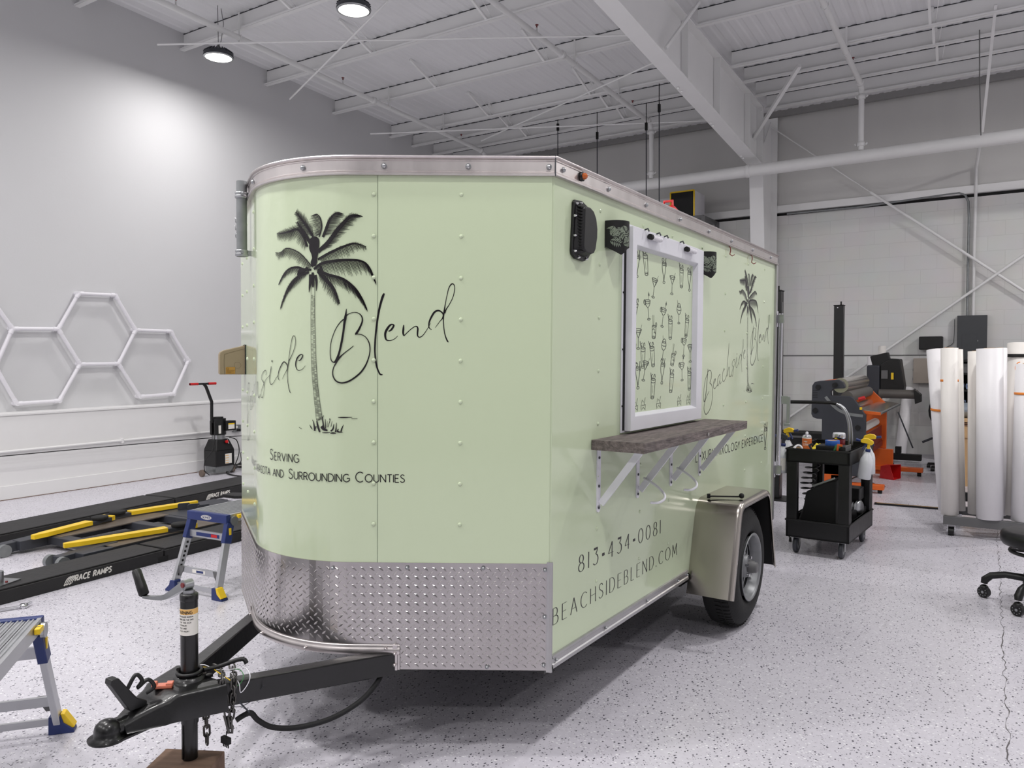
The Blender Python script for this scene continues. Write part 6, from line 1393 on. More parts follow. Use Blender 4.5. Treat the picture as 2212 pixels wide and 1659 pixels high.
v = MB(); v.lathe([(.018, -.03), (.030, -.03), (.031, .03), (.018, .03), (.018, -.03)], (0, 0, 0), (.55, -1, .35), 28); v.build('tape', M['paper'], t); v = MB(); v.lathe([(0, .02), (.018, .02)], (0, 0, 0), (.55, -1, .35), 24); v.build('core', M['pine'], t)
v = MB(); v.cyl((.02, .01, -.01), (.16, .03, -.03), .016, n=18); v.build('tail', M['paper'], t); v = MB(); v.box((-.03, -.03, -.072), (.03, .03, -.03)); v.build('core_rest', M['blackm'], t)
t = thing('marker_set', 'small yellow and black markers lying in the cart tray', 'markers', on_tray(-.05, -.32), 0)
for k in range(4): v = MB(); v.cyl((k*.017, -.02, .055), (k*.017, .03, .075), .006, n=8); v.build('marker', M['yellow' if k % 2 == 0 else 'black'], t)
v = MB(); v.box((-.012, -.02, 0), (.065, .03, .052)); v.build('box', M['black'], t)
def spray_bottle(p, lab, ang, lean, trig='yellow', labelled=False):
    t = thing('spray_bottle', lab, 'spray bottle', p, ang)
    R_ = Matrix.Rotation(lean, 3, 'Y')
    def T(v_): v_.V = [tuple(R_@V3(q_)) for q_ in v_.V]; return v_
    v = MB(); v.lathe([(0, 0), (.038, 0), (.044, .006), (.044, .115), (.040, .14), (.022, .175), (.015, .19), (.015, .2)], (0, 0, 0), n=28); T(v).build('bottle', M['clearp'], t)
    v = MB(); v.lathe([(.0155, .192), (.017, .194), (.017, .212), (.014, .214)], (0, 0, 0), n=20); T(v).build('collar', M['navy'], t)
    v = MB(); v.cyl((0, 0, .21), (0, 0, .245), .012, .010, n=14); v.prism([(-.055, .018), (-.05, .0), (-.01, -.002), (.018, -.01), (.03, .004), (.026, .022), (-.01, .036), (-.04, .032)], (0, -.012, .25), (1, 0, 0), (0, 0, 1), (0, 1, 0), .024); T(v).build('trigger_head', M[trig], t, bev=.004)
    v = MB(); v.prism([(-.02, 0), (-.035, -.03), (-.04, -.05), (-.034, -.05), (-.026, -.028), (-.01, 0)], (0, -.006, .25), (1, 0, 0), (0, 0, 1), (0, 1, 0), .012); T(v).build('trigger', M['navy'], t)
    v = MB(); v.cyl((-.055, 0, .262), (-.085, 0, .266), .009, n=12); T(v).build('nozzle', M['navy'], t)
    if labelled:
        v = MB(); v.add([(.0446*math.sin(a), -.0446*math.cos(a), z) for z in (.02, .11) for a in [-.8+1.6*i/8 for i in range(9)]], [(i, i+1, 10+i, 9+i) for i in range(8)], True); lo_ = T(v).build('label', M['label'], t)
        v = MB(); f_ = lambda s_, z: V3((.045*math.sin(s_/.045), -.045*math.cos(s_/.045), z))
        for k in range(7): ribbon(v, [(-.025, .1-k*.009, .002), (.02-(k % 3)*.008, .1-k*.009, .002)], f_, smooth=False)
        ribbon(v, [(-.025, .03, .012), (.004, .03, .012)], f_, smooth=False); T(v).build('label_print', M['navy'], lo_)
    return t
p = wm(CT)@V3((-cw/2-.055, -.30, 0)); a = ony(1702, 1021, p.y); spray_bottle(V3((p.x, p.y, a.z)), 'white spray bottle with printed label hanging at the left end of the cart', 0, .06, 'greyk', True)
p = wm(CT)@V3((-cw/2-.05, -.14, 0)); spray_bottle(V3((p.x, p.y, a.z+.03)), 'yellow-topped spray bottle hanging at the left end of the cart, further back', PI*.9, .05, 'yellow')
p = wm(CT)@V3((cw/2+.055, -.20, 0)); a = ony(1878, 1035, p.y); spray_bottle(V3((p.x, p.y, a.z)), 'translucent spray bottle with yellow trigger hanging at the right end of the cart, nearer one', 0, .12, 'yellow')
p = wm(CT)@V3((cw/2+.06, -.08, 0)); spray_bottle(V3((p.x, p.y, a.z+.02)), 'translucent spray bottle with yellow trigger hanging behind the nearer one', PI, .02, 'yellow', True)
# compressor and bag on the lower tray
LZ = .136
t = thing('tool_bag', 'sloping black tool bag standing on the lower tray of the cart', 'bag', wm(CT)@V3((-.05, -.12, LZ)), -.07)
v = MB(); v.prism([(-.13, 0), (.15, 0), (.15, .40), (.06, .37), (-.06, .30), (-.075, .2), (-.12, .06)], (0, -.13, 0), (1, 0, 0), (0, 0, 1), (0, 1, 0), .3); v.build('body', M['blackm'], t, bev=.012)
v = MB(); v.bar((-.02, -.1, .34), (.13, -.1, .41), .03, .012); v.build('zip', M['zinc'], t)
t = thing('air_compressor', 'small black compressor with silver motor on the lower tray of the cart', 'compressor', wm(CT)@V3((.10, .18, LZ)), -.07)
v = MB(); v.lathe([(0, -.07), (.05, -.07), (.062, -.05), (.062, .05), (.05, .07), (0, .07)], (.01, -.02, .15), (1, -.25, 0), 28)
for k in range(6): v.lathe([(.06, -.045+k*.018), (.067, -.042+k*.018), (.067, -.036+k*.018), (.06, -.033+k*.018)], (.01, -.02, .15), (1, -.25, 0), 28)
v.build('motor', M['zinc'], t)
v = MB(); v.box((-.06, -.09, .21), (.08, .06, .30)); v.box((-.08, -.05, 0), (.08, .06, .06)); v.cyl((-.09, .06, .08), (.09, .06, .08), .07, n=24); v.build('tank', M['black'], t, bev=.006)
v = MB(); v.cyl((-.07, -.10, .1), (.05, -.13, .1), .05, n=24); v.build('end_bell', M['black'], t)
t = thing('coiled_hose', 'black spiral air hose hanging down inside the left of the cart', 'hose', wm(CT)@V3((-.16, .05, .17)))
P = []
for k in range(230):
    a = 2*PI*k/22; zz = .02+.42*k/230; P.append((.05*math.cos(a)+.02*math.sin(k/30), .055*math.sin(a), zz+.004*math.sin(a)))
v = MB(); v.tube(P, .0048, 6); v.build('hose', M['black'], t)
q = onz(1735, 1172)
t = thing('coiled_hose', 'black curly cord heaped on the floor beside the left caster of the cart', 'hose', (q.x-.05, q.y+.1, 0))
v = MB(); v.tube([(.06*math.cos(2*PI*k/14)*(1-.1*math.sin(k)), .1*math.sin(k/60)+.03*math.sin(2*PI*k/14), .03+.06*abs(math.sin(k/90*3))+.022*math.cos(2*PI*k/14)) for k in range(150)], .0045, 6); v.build('hose', M['black'], t)
a_, b_ = cwp(1712, 1120, 5.86), onz(1707, 1170)
t = thing('extension_lead', 'black cord with a plug hanging from the lower left of the cart to the floor', 'cord', (b_.x, b_.y, 0))
aw = ony(1716, 1125, 5.84)
v = MB(); v.tube(spline([aw-V3((b_.x, b_.y, 0)), (-.03, .02, .14), (-.02, 0, .06), (0, 0, .03)], 6), .004, 6); v.build('cord', M['black'], t); v = MB(); v.cyl((0, 0, .002), (0, 0, .035), .012, .008, n=10); v.build('plug', M['black'], t)
# ---- lift posts
for (x, y, lab) in ((-1.90, 7.86, 'tall black square lift post with chrome cap pins, close behind the trailer corner'), (-1.775, 10.58, 'tall black square lift post further back by the block wall')):
    t = thing('lift_post', lab, 'post', (x, y, 0)); v = MB(); v.box((-.055, -.06, .015), (.055, .06, 2.055)); v.build('column', M['black'], t, bev=.004)
    v = MB(); v.box((-.06, -.065, 2.055), (.06, .065, 2.065)); v.build('cap', M['blackm'], t)
    v = MB(); v.cyl((.02, 0, 2.065), (.02, 0, 2.075), .012, n=10); v.cyl((.02, 0, 2.075), (.02, 0, 2.11), .009, n=10); v.build('cap_pin', M['blackm'], t)
    v = MB(); v.cyl((-.01, -.062, 2.03), (-.01, -.059, 2.03), .008, n=10); v.build('bolt', M['chrome'], t)
    v = MB(); v.box((-.11, -.16, 0), (.20, .14, .012)); v.build('base_plate', M['black'], t, bev=.003)
    v = MB(); v.box((.0551, -.02, .1), (.058, .02, 1.95)); v.build('slot_strip', M['grey'], t)
q = ony(1700, 952, 12.2); t = thing('storage_case', 'low black case standing on the floor against the back wall', 'case', (-2.62, 12.15, 0))
v = MB(); v.box((-.4, -.2, 0), (.4, .25, .27)); v.build('body', M['blackm'], t, bev=.01); v = MB(); v.box((-.12, -.21, .2), (.12, -.2, .23)); v.build('handle', M['grey'], t)
# ---- laminator
def xz(px_, py_, y): p = ony(px_, py_, y); return (p.x, p.z)
YL, YE = 8.66, 10.2
LM = thing('laminator', 'wide grey and orange roll laminator with silver film roll, behind the cart', 'laminator', (-1.45, YL, 0))
def Z7(a, b): return (1680+a/7.539, 780+b/7.539)
pl = [xz(*Z7(*q), YL) for q in ((560, 400), (600, 340), (680, 322), (1000, 305), (1060, 340), (1095, 415), (1080, 445), (960, 450), (900, 460), (862, 500), (868, 562), (1180, 570), (1230, 600), (1430, 880))]
zb_ = .16; xr_ = pl[-1][0]; xl_ = xz(*Z7(715, 945), YL)[0]
pl += [(xr_, zb_), (xl_, zb_)]+[xz(*Z7(*q), YL) for q in ((718, 945), (640, 940), (570, 915), (545, 860))]
def plate(y, th, m, nm, pts): v = MB(); v.prism(pts, (0, y, 0), (1, 0, 0), (0, 0, 1), (0, 1, 0), th); return v.build(nm, m, LM, world=True, bev=.006)
sp_ = plate(YL, .07, M['greyk'], 'side_plate', pl)
for q in ((660, 425), (935, 390), (612, 805), (1305, 1085)):
    x, z = xz(*Z7(*q), YL); v = MB(); v.cyl((x, YL-.015, z), (x, YL+.001, z), .027, n=20); v.build('knob', M['blackm'], sp_, world=True)
v = MB()
for k in range(5): x, z = xz(*Z7(570, 480+k*28), YL); v.box((x, YL-.003, z-.002), (x+.05, YL, z+.002))
v.split('vent_slot', M['blackm'], sp_, world=True)
cv = [V3((*xz(*Z7(*q), YL), 0)) for q in ((780, 580), (880, 700), (1000, 800), (1150, 860), (1390, 895))]
v = MB(); ribbon(v, [(p.x, p.y, .03) for p in cv], lambda a, b: V3((a, YL-.003, b))); v.build('curved_stripe', M['galv'], sp_, world=True)
v = MB(); x, z = xz(*Z7(1355, 772), YL); v.box((x-.012, YL-.004, z-.014), (x+.012, YL, z+.014)); v.build('warning_sticker', M['yellow'], sp_, world=True)
op = [(xr_-.50, .72), (xr_-.30, 1.04), (xr_-.16, 1.02), (xr_+.02, .84), (xr_+.02, .30), (xr_-.5, .30)]
plate(YE, .03, M['orange'], 'far_plate', op)
plate(YE-.01, .02, M['greyk'], 'far_cover', [(xr_-.52, .2), (xr_-.52, 1.1), (xr_-.36, 1.12), (xr_-.32, .7), (xr_-.1, .2)])
def roll(nm, x, z, r, m, ya=YL+.05, yb=YE): v = MB(); v.cyl((x, ya, z), (x, yb, z), r, n=28); return v.build(nm, m, LM, world=True)
x0, z0 = xz(*Z7(960, 390), YL); roll('film_roll', x0+.03, z0-.005, .078, M['steelr'])
x1, z1 = xz(*Z7(650, 400), YL); roll('supply_shaft', x1+.03, z1, .05, M['orange'])
v = MB(); v.add([(x0+.09, YL+.06, z0-.04), (x0+.09, YE, z0-.04), (x0+.04, YE, z0-.17), (x0+.02, YL+.06, z0-.17)], [(0, 1, 2, 3)]); v.build('film_web', M['steelr'], LM, world=True)
x2, z2 = xz(*Z7(1080, 620), YL); roll('nip_roller', x2+.02, z2+.02, .06, M['roller']); roll('nip_roller', x2+.03, z2-.12, .05, M['steelr'])
v = MB(); xt, zt = xz(1868, 886, YL); v.prism([(xt-.06, zt+.01), (xt+.14, zt-.02), (xt+.14, zt-.035), (xt-.06, zt-.0)], (0, YL+.05, 0), (1, 0, 0), (0, 0, 1), (0, 1, 0), YE-YL+.2); v.build('feed_table', M['steelr'], LM, world=True)
v = MB(); v.prism([(xt-.05, zt-.005), (xt+.145, zt-.022), (xt+.145, zt-.05), (xt-.05, zt-.035)], (0, YL+.035, 0), (1, 0, 0), (0, 0, 1), (0, 1, 0), .014); v.build('table_edge', M['orange'], LM, world=True)
v = MB(); v.cyl((xt+.145, YL+.05, zt-.03), (xt+.145, YE+.2, zt-.03), .014, n=12); v.build('table_bar', M['zinc'], LM, world=True)
v = MB(); x, z = xz(*Z7(1300, 630), YL); v.cyl((x, YL+.08, z), (x+.06, YL+.08, z+.02), .02, n=14); v.build('stop_button', M['redp'], LM, world=True)
v = MB(); v.box((xr_-.32, YL+.07, .34), (xr_-.02, YE, .40)); v.box((xr_-.04, YL+.07, .4), (xr_-.03, YE, .58)); v.build('lower_tray', cached('dark red tray', (116, 38, 26), .4), LM, world=True)
v = MB(); v.cyl((xr_-.1, YL+.07, .62), (xr_-.1, YE, .62), .045, n=20); v.build('take_up_roll', M['paperc'], LM, world=True)
v = MB(); v.box((xl_-.02, YL+.0, .0), (xl_+.28, YL+.05, .30)); v.build('base_panel', M['orange'], LM, world=True, bev=.004)
v = MB(); v.box((xl_+.05, YE-.06, .0), (xr_+.1, YE-.0, .30)); v.build('base_panel', M['orange'], LM, world=True, bev=.004)
v = MB(); v.box((xl_-.06, YL-.02, .04), (xr_+.18, YL+.08, .09)); v.build('base_foot', M['orange'], LM, world=True, bev=.004)
v = MB(); v.box((xl_+.1, YL, .1), (xl_+.2, YE, .16)); v.build('base_beam', M['greyk'], LM, world=True)
v = MB(); v.box((xl_-.1, YE-.1, .05), (xr_+.42, YE, .10)); v.build('base_foot', M['orange'], LM, world=True, bev=.004)
for (x, y) in ((xl_-.02, YL+.03), (xr_+.14, YL+.03), (xl_-.02, YE-.05), (xr_+.38, YE-.05)):
    v = MB(); v.cyl((x-.02, y, .025), (x+.02, y, .025), .025, n=14); v.box((x-.02, y-.02, .025), (x+.02, y+.02, .05)); v.build('caster', M['blackm'], LM, world=True)
q = onz(1920, 1035)
t = thing('dust_bin', 'open red plastic bin lying on its side on the floor by the laminator', 'bin', (q.x, q.y+.05, 0), -.1)
v = MB(); w_ = .10
v.add([(-.10, -.02, 0), (.07, -.10, 0), (.10, .1, 0), (-.08, .16, 0), (-.09, -.02, .14), (.02, -.09, .17), (.10, .1, .16), (-.07, .16, .14)], [(3, 2, 1, 0), (0, 1, 5, 4), (3, 0, 4, 7), (4, 5, 6, 7), (2, 3, 7, 6)])
o = v.build('shell', M['redp'], t); md = o.modifiers.new('thick', 'SOLIDIFY'); md.thickness = .004
q = onz(1880, 1068); t = thing('floor_cable', 'thin black cable looping on the floor under the cart and laminator', 'cable', (q.x, q.y, 0))
v = MB(); v.tube([p-V3((q.x, q.y, 0)) for p in spline([onz(*a, .008) for a in ((1742, 1022), (1775, 1028), (1800, 1060), (1850, 1030), (1890, 1046), (1911, 1050), (1898, 1057), (1870, 1055), (1862, 1046))], 8)], .007, 6); v.build('cable', M['black'], t)
# ---- cutting plotter
PT = thing('cutting_plotter', 'black vinyl cutting plotter on a stand behind the laminator', 'plotter', (-1.25, 11.5, 0))
Yp = 11.35
A = lambda px_, py_, y=Yp: xz(px_, py_, y)
v = MB(); xa, zt_ = A(1872, 792); xb, _ = A(1900, 792); xc, zc_ = A(1943, 776); xd, zd_ = A(1946, 868)
v.box((xa, Yp, A(0, 840)[1]), (xb, Yp+.35, zt_+.02)); v.build('left_housing', M['greyk'], PT, world=True, bev=.02)
v = MB(); v.prism([(xb, zt_+.03), (xc-.12, zc_+.01), (xc, zc_), (xd+.03, zd_+.2), (xd+.02, zd_+.12), (xb, A(1900, 860)[1])], (0, Yp+.03, 0), (1, 0, 0), (0, 0, 1), (0, 1, 0), .32); v.build('main_housing', M['black'], PT, world=True, bev=.012)
v = MB(); v.box((xb+.02, Yp+.01, zt_-.16), (xc-.14, Yp+.04, zt_-.05)); v.build('carriage_window', M['grey'], PT, world=True)
v = MB(); v.box((xb+.14, Yp+.0, zt_-.17), (xb+.17, Yp+.012, zt_-.08)); v.build('carriage_tag', M['yellow'], PT, world=True)
v = MB(); v.cyl((xb, Yp-.03, A(1900, 850)[1]), (xd+.2, Yp-.03, A(1985, 852)[1]), .06, n=20); v.build('media_roll', M['roller'], PT, world=True)
v = MB(); v.prism([A(1975, 840), A(1990, 852), A(1990, 868), A(1978, 872)], (0, Yp-.1, 0), (1, 0, 0), (0, 0, 1), (0, 1, 0), .2); v.build('roll_end', M['black'], PT, world=True)
v = MB(); v.box((A(1885, 790)[0], Yp+.05, A(0, 800)[1]), (A(1925, 780)[0], Yp+.2, A(0, 776)[1]+.03), Matrix.Rotation(-.25, 3, 'Y')); v.build('control_panel', M['black'], PT, world=True, bev=.01)
v = MB(); x0_, x1_ = A(1900, 900)[0], A(1934, 900)[0]; v.box((x0_, Yp+.05, .06), (x1_, Yp+.12, A(0, 870)[1])); lg = v.build('stand_leg', M['black'], PT, world=True, bev=.004)
f_ = lambda s_, z: V3((x0_+s_, Yp+.049, z)); v = MB(); text(v, 'LITE', f_, .05, A(0, 930)[1], .085, wd=.16, gap=.3, slant=.1, xs=.9, fit=.14); v.build('stand_lettering', M['label'], lg, world=True)
v = MB(); v.box((x0_-.1, Yp+.02, .03), (A(1990, 975)[0], Yp+.12, .11)); v.build('stand_foot', M['blackm'], PT, world=True, bev=.006)
v = MB(); v.box((x0_-.02, Yp-.35, .03), (x0_+.06, Yp+.4, .09)); v.build('stand_foot', M['blackm'], PT, world=True, bev=.006)
for (a, b) in (((1940, 890), (1972, 968)), ((1885, 930), (1930, 1002))):
    pa_, pb_ = ony(a[0], a[1], Yp-.02), ony(b[0], b[1], Yp-.05 if a[0] > 1900 else 10.4); v = MB(); v.cyl(pa_, pb_, .009, n=8); v.build('stay_rod', M['greyk'], PT, world=True)
v = MB(); v.box((x1_, Yp+.02, A(0, 885)[1]-.02), (x1_+.06, Yp+.1, A(0, 885)[1]+.03)); v.box((x1_, Yp+.02, A(0, 866)[1]-.03), (x1_+.07, Yp+.1, A(0, 862)[1])); v.split('stand_clamp', M['blackm'], PT, world=True)
# ---- vinyl rolls standing along the back wall
def vroll(lab, xb_, yb_, xt_, yt_, z1, r, m='paper', z0=0.0, nm='vinyl_roll', grp=None):
    t = thing(nm, lab, 'roll', (xb_, yb_, z0), group=grp); v = MB(); d = V3((xt_-xb_, yt_-yb_, z1-z0)); L_ = d.length; d.normalize()
    v.lathe([(r*.45, 0), (r, 0), (r, L_), (r*.94, L_+.0005), (r*.9, L_), (r*.45, L_-.001), (r*.45, 0)], (0, 0, .004 if z0 == 0 else 0), d, 28); v.build('sheet', M[m], t)
    v = MB(); v.lathe([(r*.44, .001), (r*.44, L_-.0), (r*.38, L_)], (0, 0, .004), d, 20); v.build('core', M['pine'], t); return t
for (pxc, top, r, y, lab, m_) in ((1881, 770, .046, 12.1, 'grey-white vinyl roll standing behind the laminator, left of three', 'paper'), (1896, 770, .05, 12.25, 'cream vinyl roll standing behind the laminator, middle of three', 'paperc'), (1906, 748, .05, 12.12, 'tallest pinkish vinyl roll standing behind the laminator, right of three', 'paperc')):
    a = ony(pxc, top, y); vroll(lab, a.x, y, a.x, y, a.z, r, m_)
a = ony(1961, 840, 12.25); b = ony(1945, 985, 12.0); vroll('white vinyl roll leaning on the block wall beside the plotter', b.x, 11.95, a.x, 12.33, a.z, .07, 'paper')
# ---- panel, speaker, box on the back wall
def onwall(nm, lab, cat, px0, py0, px1, py1, dep, m, bev=.004, zlow=None):
    a, b = ony(px0, py0, YB-dep), ony(px1, py1, YB-dep); z0 = b.z if zlow is None else zlow
    t = thing(nm, lab, cat, ((a.x+b.x)/2, YB-dep/2, z0)); c = V3(((a.x+b.x)/2, YB-dep/2, z0)); v = MB(); v.box((a.x, YB-dep, z0), (b.x, YB-.002, a.z)); v.build('body', M[m], t, world=True, bev=bev); return t, a, b
t, a, b = onwall('electrical_panel', 'tall dark grey electrical panel on the block wall at the right', 'panel', 2068, 682, 2133, 682, .11, 'dgrey', zlow=1.22)
v = MB(); v.box((a.x+.06, YB-.114, 1.3), (a.x+.24, YB-.11, a.z-.26)); v.build('door', M['dgrey'], t, world=True, bev=.002); v = MB(); v.box((a.x+.245, YB-.117, a.z-.36), (a.x+.252, YB-.11, a.z-.34)); v.build('latch', M['zinc'], t, world=True)
t, a, b = onwall('wall_speaker', 'small black speaker mounted on the block wall left of the panel', 'speaker', 1985, 727, 2036, 755, .16, 'black', .012)
t, a, b = onwall('junction_enclosure', 'taupe metal enclosure on the block wall behind the leaning rolls', 'enclosure', 1973, 774, 2012, 828, .12, 'greige')
v = MB(); [v.box((a.x-.008, YB-.1, b.z+.04+k*.13), (a.x, YB-.07, b.z+.075+k*.13)) for k in range(3)]; v.split('hinge', M['zinc'], t, world=True)
P = [ony(2062, 690, YB-.02), ony(2061, 725, YB-.02), ony(2058, 742, YB-.02), ony(2044, 750, YB-.02)]
t = thing('thin_cable', 'thin white cable sagging from the panel to the wall speaker', 'cable', P[-1]); v = MB(); v.tube(spline(P, 5), .004, 6); v.build('cable', M['grey'], t, world=True)
# ---- black shelving with bins, and the pine bench
SH = thing('wire_shelving', 'black shelving with small parts bins behind the standing rolls', 'shelving', (.25, 12.0, 0))
xs0, xs1 = -.56, 1.6
for z in (.3, .72, .94, 1.16, 1.33): v = MB(); v.box((xs0, 11.75, z), (xs1, 12.25, z+.025)); v.build('shelf', M['blackm'], SH, world=True)
v = MB(); v.box((xs0, 12.25, 0), (xs1, 12.27, 1.36)); v.build('back_panel', M['blackm'], SH, world=True)
for x in (xs0, -.02, .5, 1.05, xs1-.03): v = MB(); v.box((x, 11.75, 0), (x+.03, 12.25, 1.36)); v.build('upright', M['blackm'], SH, world=True)
v = MB(); v.box((xs0+.03, 11.8, 1.185), (xs1-.05, 12.2, 1.31)); v.build('drawer_row', M['grey'], SH, world=True, bev=.004)
k = 0
for (z, xs) in ((.965, (-.50, -.41, -.32, -.23)), (.745, (-.48, -.37))):
    for x in xs:
        k += 1; t = thing('parts_bin', 'pale blue parts bin on the %s black shelf, %s from its left end' % ('upper' if z > .9 else 'lower', ('first', 'second', 'third', 'fourth')[xs.index(x)]), 'bin', (x+.035, 11.85, z))
        v = MB(); v.box((-.035, -.07, 0), (.035, .07, .008)); v.box((-.035, -.07, 0), (-.029, .07, .075)); v.box((.029, -.07, 0), (.035, .07, .075)); v.box((-.035, -.07, 0), (.035, -.064, .03)); v.box((-.035, -.07, .066), (.035, -.064, .075)); v.box((-.035, .064, 0), (.035, .07, .075)); v.build('shell', M['binblue'], t)
BN = thing('pine_bench', 'pine work bench with plywood top behind the roll rack', 'bench', (.45, 9.8, 0))
a = ony(2085, 906, 9.6); zt_ = a.z
v = MB(); v.box((-.42, 9.6, zt_-.03), (1.4, 10.3, zt_)); v.build('bench_top', M['pine'], BN, world=True, bev=.003)
for z in (.045, .065): v = MB(); v.box((-.40, 9.61, zt_-z-.006), (1.38, 10.29, zt_-z+.006)); v.build('plywood_layer', cached('dark plywood', (120, 84, 58), .7), BN, world=True)
v = MB(); v.box((-.38, 9.62, zt_-.2), (1.36, 9.66, zt_-.072)); v.build('apron', M['pine'], BN, world=True)
for x in (-.34, 1.28):
    for y in (9.64, 10.18): v = MB(); v.box((x, y, 0), (x+.09, y+.09, zt_-.075)); v.build('leg', M['pine'], BN, world=True)
t = thing('clear_film_roll', 'wide roll of shiny clear film lying along the pine bench', 'roll', (.35, 9.85, zt_)); v = MB(); v.cyl((-.72, 0, .085), (.95, 0, .085), .082, n=36); v.build('film', cached('clear film roll', (150, 160, 170), .12, .5), t)
t = thing('tool_case', 'black and yellow tool case on the floor beneath the pine bench', 'case', (-.05, 9.95, 0)); v = MB(); v.box((-.1, -.2, 0), (.3, .2, .38)); v.build('body', M['blackm'], t, bev=.01); v = MB(); v.box((-.1, -.205, .26), (.3, -.2, .285)); v.build('yellow_band', M['yellow'], t); v = MB(); v.ball((.1, 0, .40), .06, sc=(1.2, 1, .6)); v.build('lid_knob', M['orange'], t)
# ---- rolling rack with vinyl rolls
RK = thing('roll_rack', 'grey steel rolling rack holding upright vinyl rolls at the right', 'rack', (.2, 7.1, 0))
for y in (6.93, 7.42):
    v = MB(); v.box((-.38, y-.02, .088), (1.3, y+.02, .156)); v.build('base_rail', M['grey'], RK, world=True, bev=.003)
for x in (-.36, .13, .6, 1.26):
    v = MB(); v.box((x, 6.93, .105), (x+.04, 7.42, .15)); v.build('cross_rail', M['grey'], RK, world=True)
v = MB(); v.box((-.3, 7.40, .225), (1.3, 7.43, .28)); v.build('upper_rail', M['grey'], RK, world=True)
v = MB(); v.box((-.26, 7.24, .23), (-.06, 7.27, .30)); v.build('divider_bar', M['dgrey'], RK, world=True)
for x in (-.34, .13, 1.24): v = MB(); v.box((x, 7.40, .14), (x+.03, 7.43, .3)); v.build('rail_post', M['grey'], RK, world=True)
v = MB(); v.box((.142, 6.93, .15), (.19, 6.97, .40)); v.build('front_post', M['grey'], RK, world=True)
for (x, y) in ((-.325, 6.95), (1.2, 6.95), (-.3, 7.4), (1.2, 7.4)):
    e = bpy.data.objects.new('caster', None); COL.objects.link(e); e.parent = RK; e.location = (x-.2, y-7.1, 0)
    v = MB(); v.cyl((-.02, 0, .034), (.02, 0, .034), .034, n=24); v.build('wheel', M['black'], e, bev=.004)
    v = MB(); v.box((-.028, -.01, .03), (-.024, .02, .09)); v.box((.024, -.01, .03), (.028, .02, .09)); v.box((-.03, -.03, .085), (.03, .03, .1)); v.cyl((-.035, 0, .04), (.03, 0, .04), .008, n=10); v.build('fork', M['chrome'], e)
# vinyl rolls in it: bottom pixel, top pixel, depth and radius give each its own place and lean
def rackroll(lab, pb, pt, yb_, yt_, r, m, nm='vinyl_roll'):
    a, b = ony(pb[0], pb[1], yb_), ony(pt[0], pt[1], yt_); return vroll(lab, a.x, yb_, b.x, yt_, b.z, r, m, max(.158, .158), nm)
rackroll('white vinyl roll leaning left out of the rack with an orange tie round its middle', (2047, 1085), (2020, 756), 7.14, 7.36, .066, 'paper')
rackroll('cream vinyl roll standing upright at the left front of the rack with orange tie', (2052, 1100), (2051, 752), 6.98, 7.0, .062, 'paperc')
rackroll('narrow pinkish vinyl roll just right of the cream one', (2076, 1070), (2070, 755), 7.2, 7.25, .034, 'paperc')
rackroll('slim cream vinyl roll at the left of the big white roll', (2106, 1100), (2106, 759), 7.12, 7.14, .05, 'paperc')
rackroll('big bright white vinyl roll standing at the front of the rack', (2138, 1108), (2138, 753), 6.96, 6.98, .09, 'paper')
rackroll('white vinyl roll half hidden behind the big bright roll, to its right', (2158, 1095), (2160, 752), 7.16, 7.2, .05, 'paper')
rackroll('grey-backed vinyl roll leaning at the right edge with a black strap near its top', (2186, 1100), (2204, 742), 7.2, 7.35, .088, 'paperc')
rackroll('white vinyl roll at the right edge in front of the grey-backed one, shorter, orange tie', (2212, 1108), (2222, 786), 7.0, 7.0, .085, 'paper')
def band(nm, lab, c, r, m, h=.018, tilt=0.0):
    t = thing(nm, lab, 'tie', c); v = MB(); R_ = Matrix.Rotation(tilt, 3, 'Y'); v.lathe([(r, -h/2), (r+.002, -h/2), (r+.002, h/2), (r, h/2)], (0, 0, 0), R_@V3((0, 0, 1)), 28); v.build('band', M[m], t)
a = ony(2030, 886, 7.26); band('tie_band', 'orange tie round the leaning white roll', a, .067, 'orangeb', tilt=.10)
a = ony(2051, 822, 7.0); band('tie_band', 'orange tie round the cream roll', a, .0625, 'orangeb')
a = ony(2200, 768, 7.33); band('tie_band', 'black strap round the grey-backed roll', a, .0885, 'blackm', .026)
a = ony(2220, 850, 7.0); band('tie_band', 'orange tie round the roll at the right edge', a, .0855, 'orangeb')
for (px_, py_, y, lab) in ((2037, 764, 6.99, 'orange paper loop hanging from the top of the cream roll'), (2196, 795, 6.99, 'orange paper loop hanging from the top of the roll at the right edge')):
    a = ony(px_, py_, y); t = thing('paper_loop', lab, 'tie', a-V3((0, 0, .05))); v = MB(); v.tube([(.022-.03*math.sin(q_), .0, .05+.045*math.cos(q_)) for q_ in [PI*j/12 for j in range(13)]], .004, 6); v.build('loop', M['orangeb'], t)
# office chair and its black base at the back
t = thing('office_chair', 'black office chair half hidden behind the leaning vinyl roll', 'chair', (-.62, 10.9, 0))
b0 = ony(2020, 940, 10.9)
v = MB(); v.box((-.10, -.2, .40), (.4, .25, .50)); v.build('seat', M['blackm'], t, bev=.03)
v = MB(); v.ball((.05, .1, .72), .24, 18, 12, (.9, .22, 1.0)); v.build('backrest', M['blackm'], t)
v = MB(); v.cyl((-.22, 0, .33), (-.02, 0, .43), .014, n=8); v.build('lever', M['greyk'], t)
v = MB(); v.cyl((.1, 0, .06), (.1, 0, .4), .03, n=12); v.build('gas_post', M['black'], t)
for k in range(5):
    a = 2*PI*k/5+.2; v = MB(); v.bar((.1, 0, .07), (.1+.28*math.cos(a), .28*math.sin(a), .05), .04, .03); v.build('base_arm', M['black'], t)
    v = MB(); c_ = (.1+.28*math.cos(a), .28*math.sin(a), .025); v.cyl((c_[0]-.02, c_[1], .025), (c_[0]+.02, c_[1], .025), .025, n=14); v.build('caster', M['black'], t)
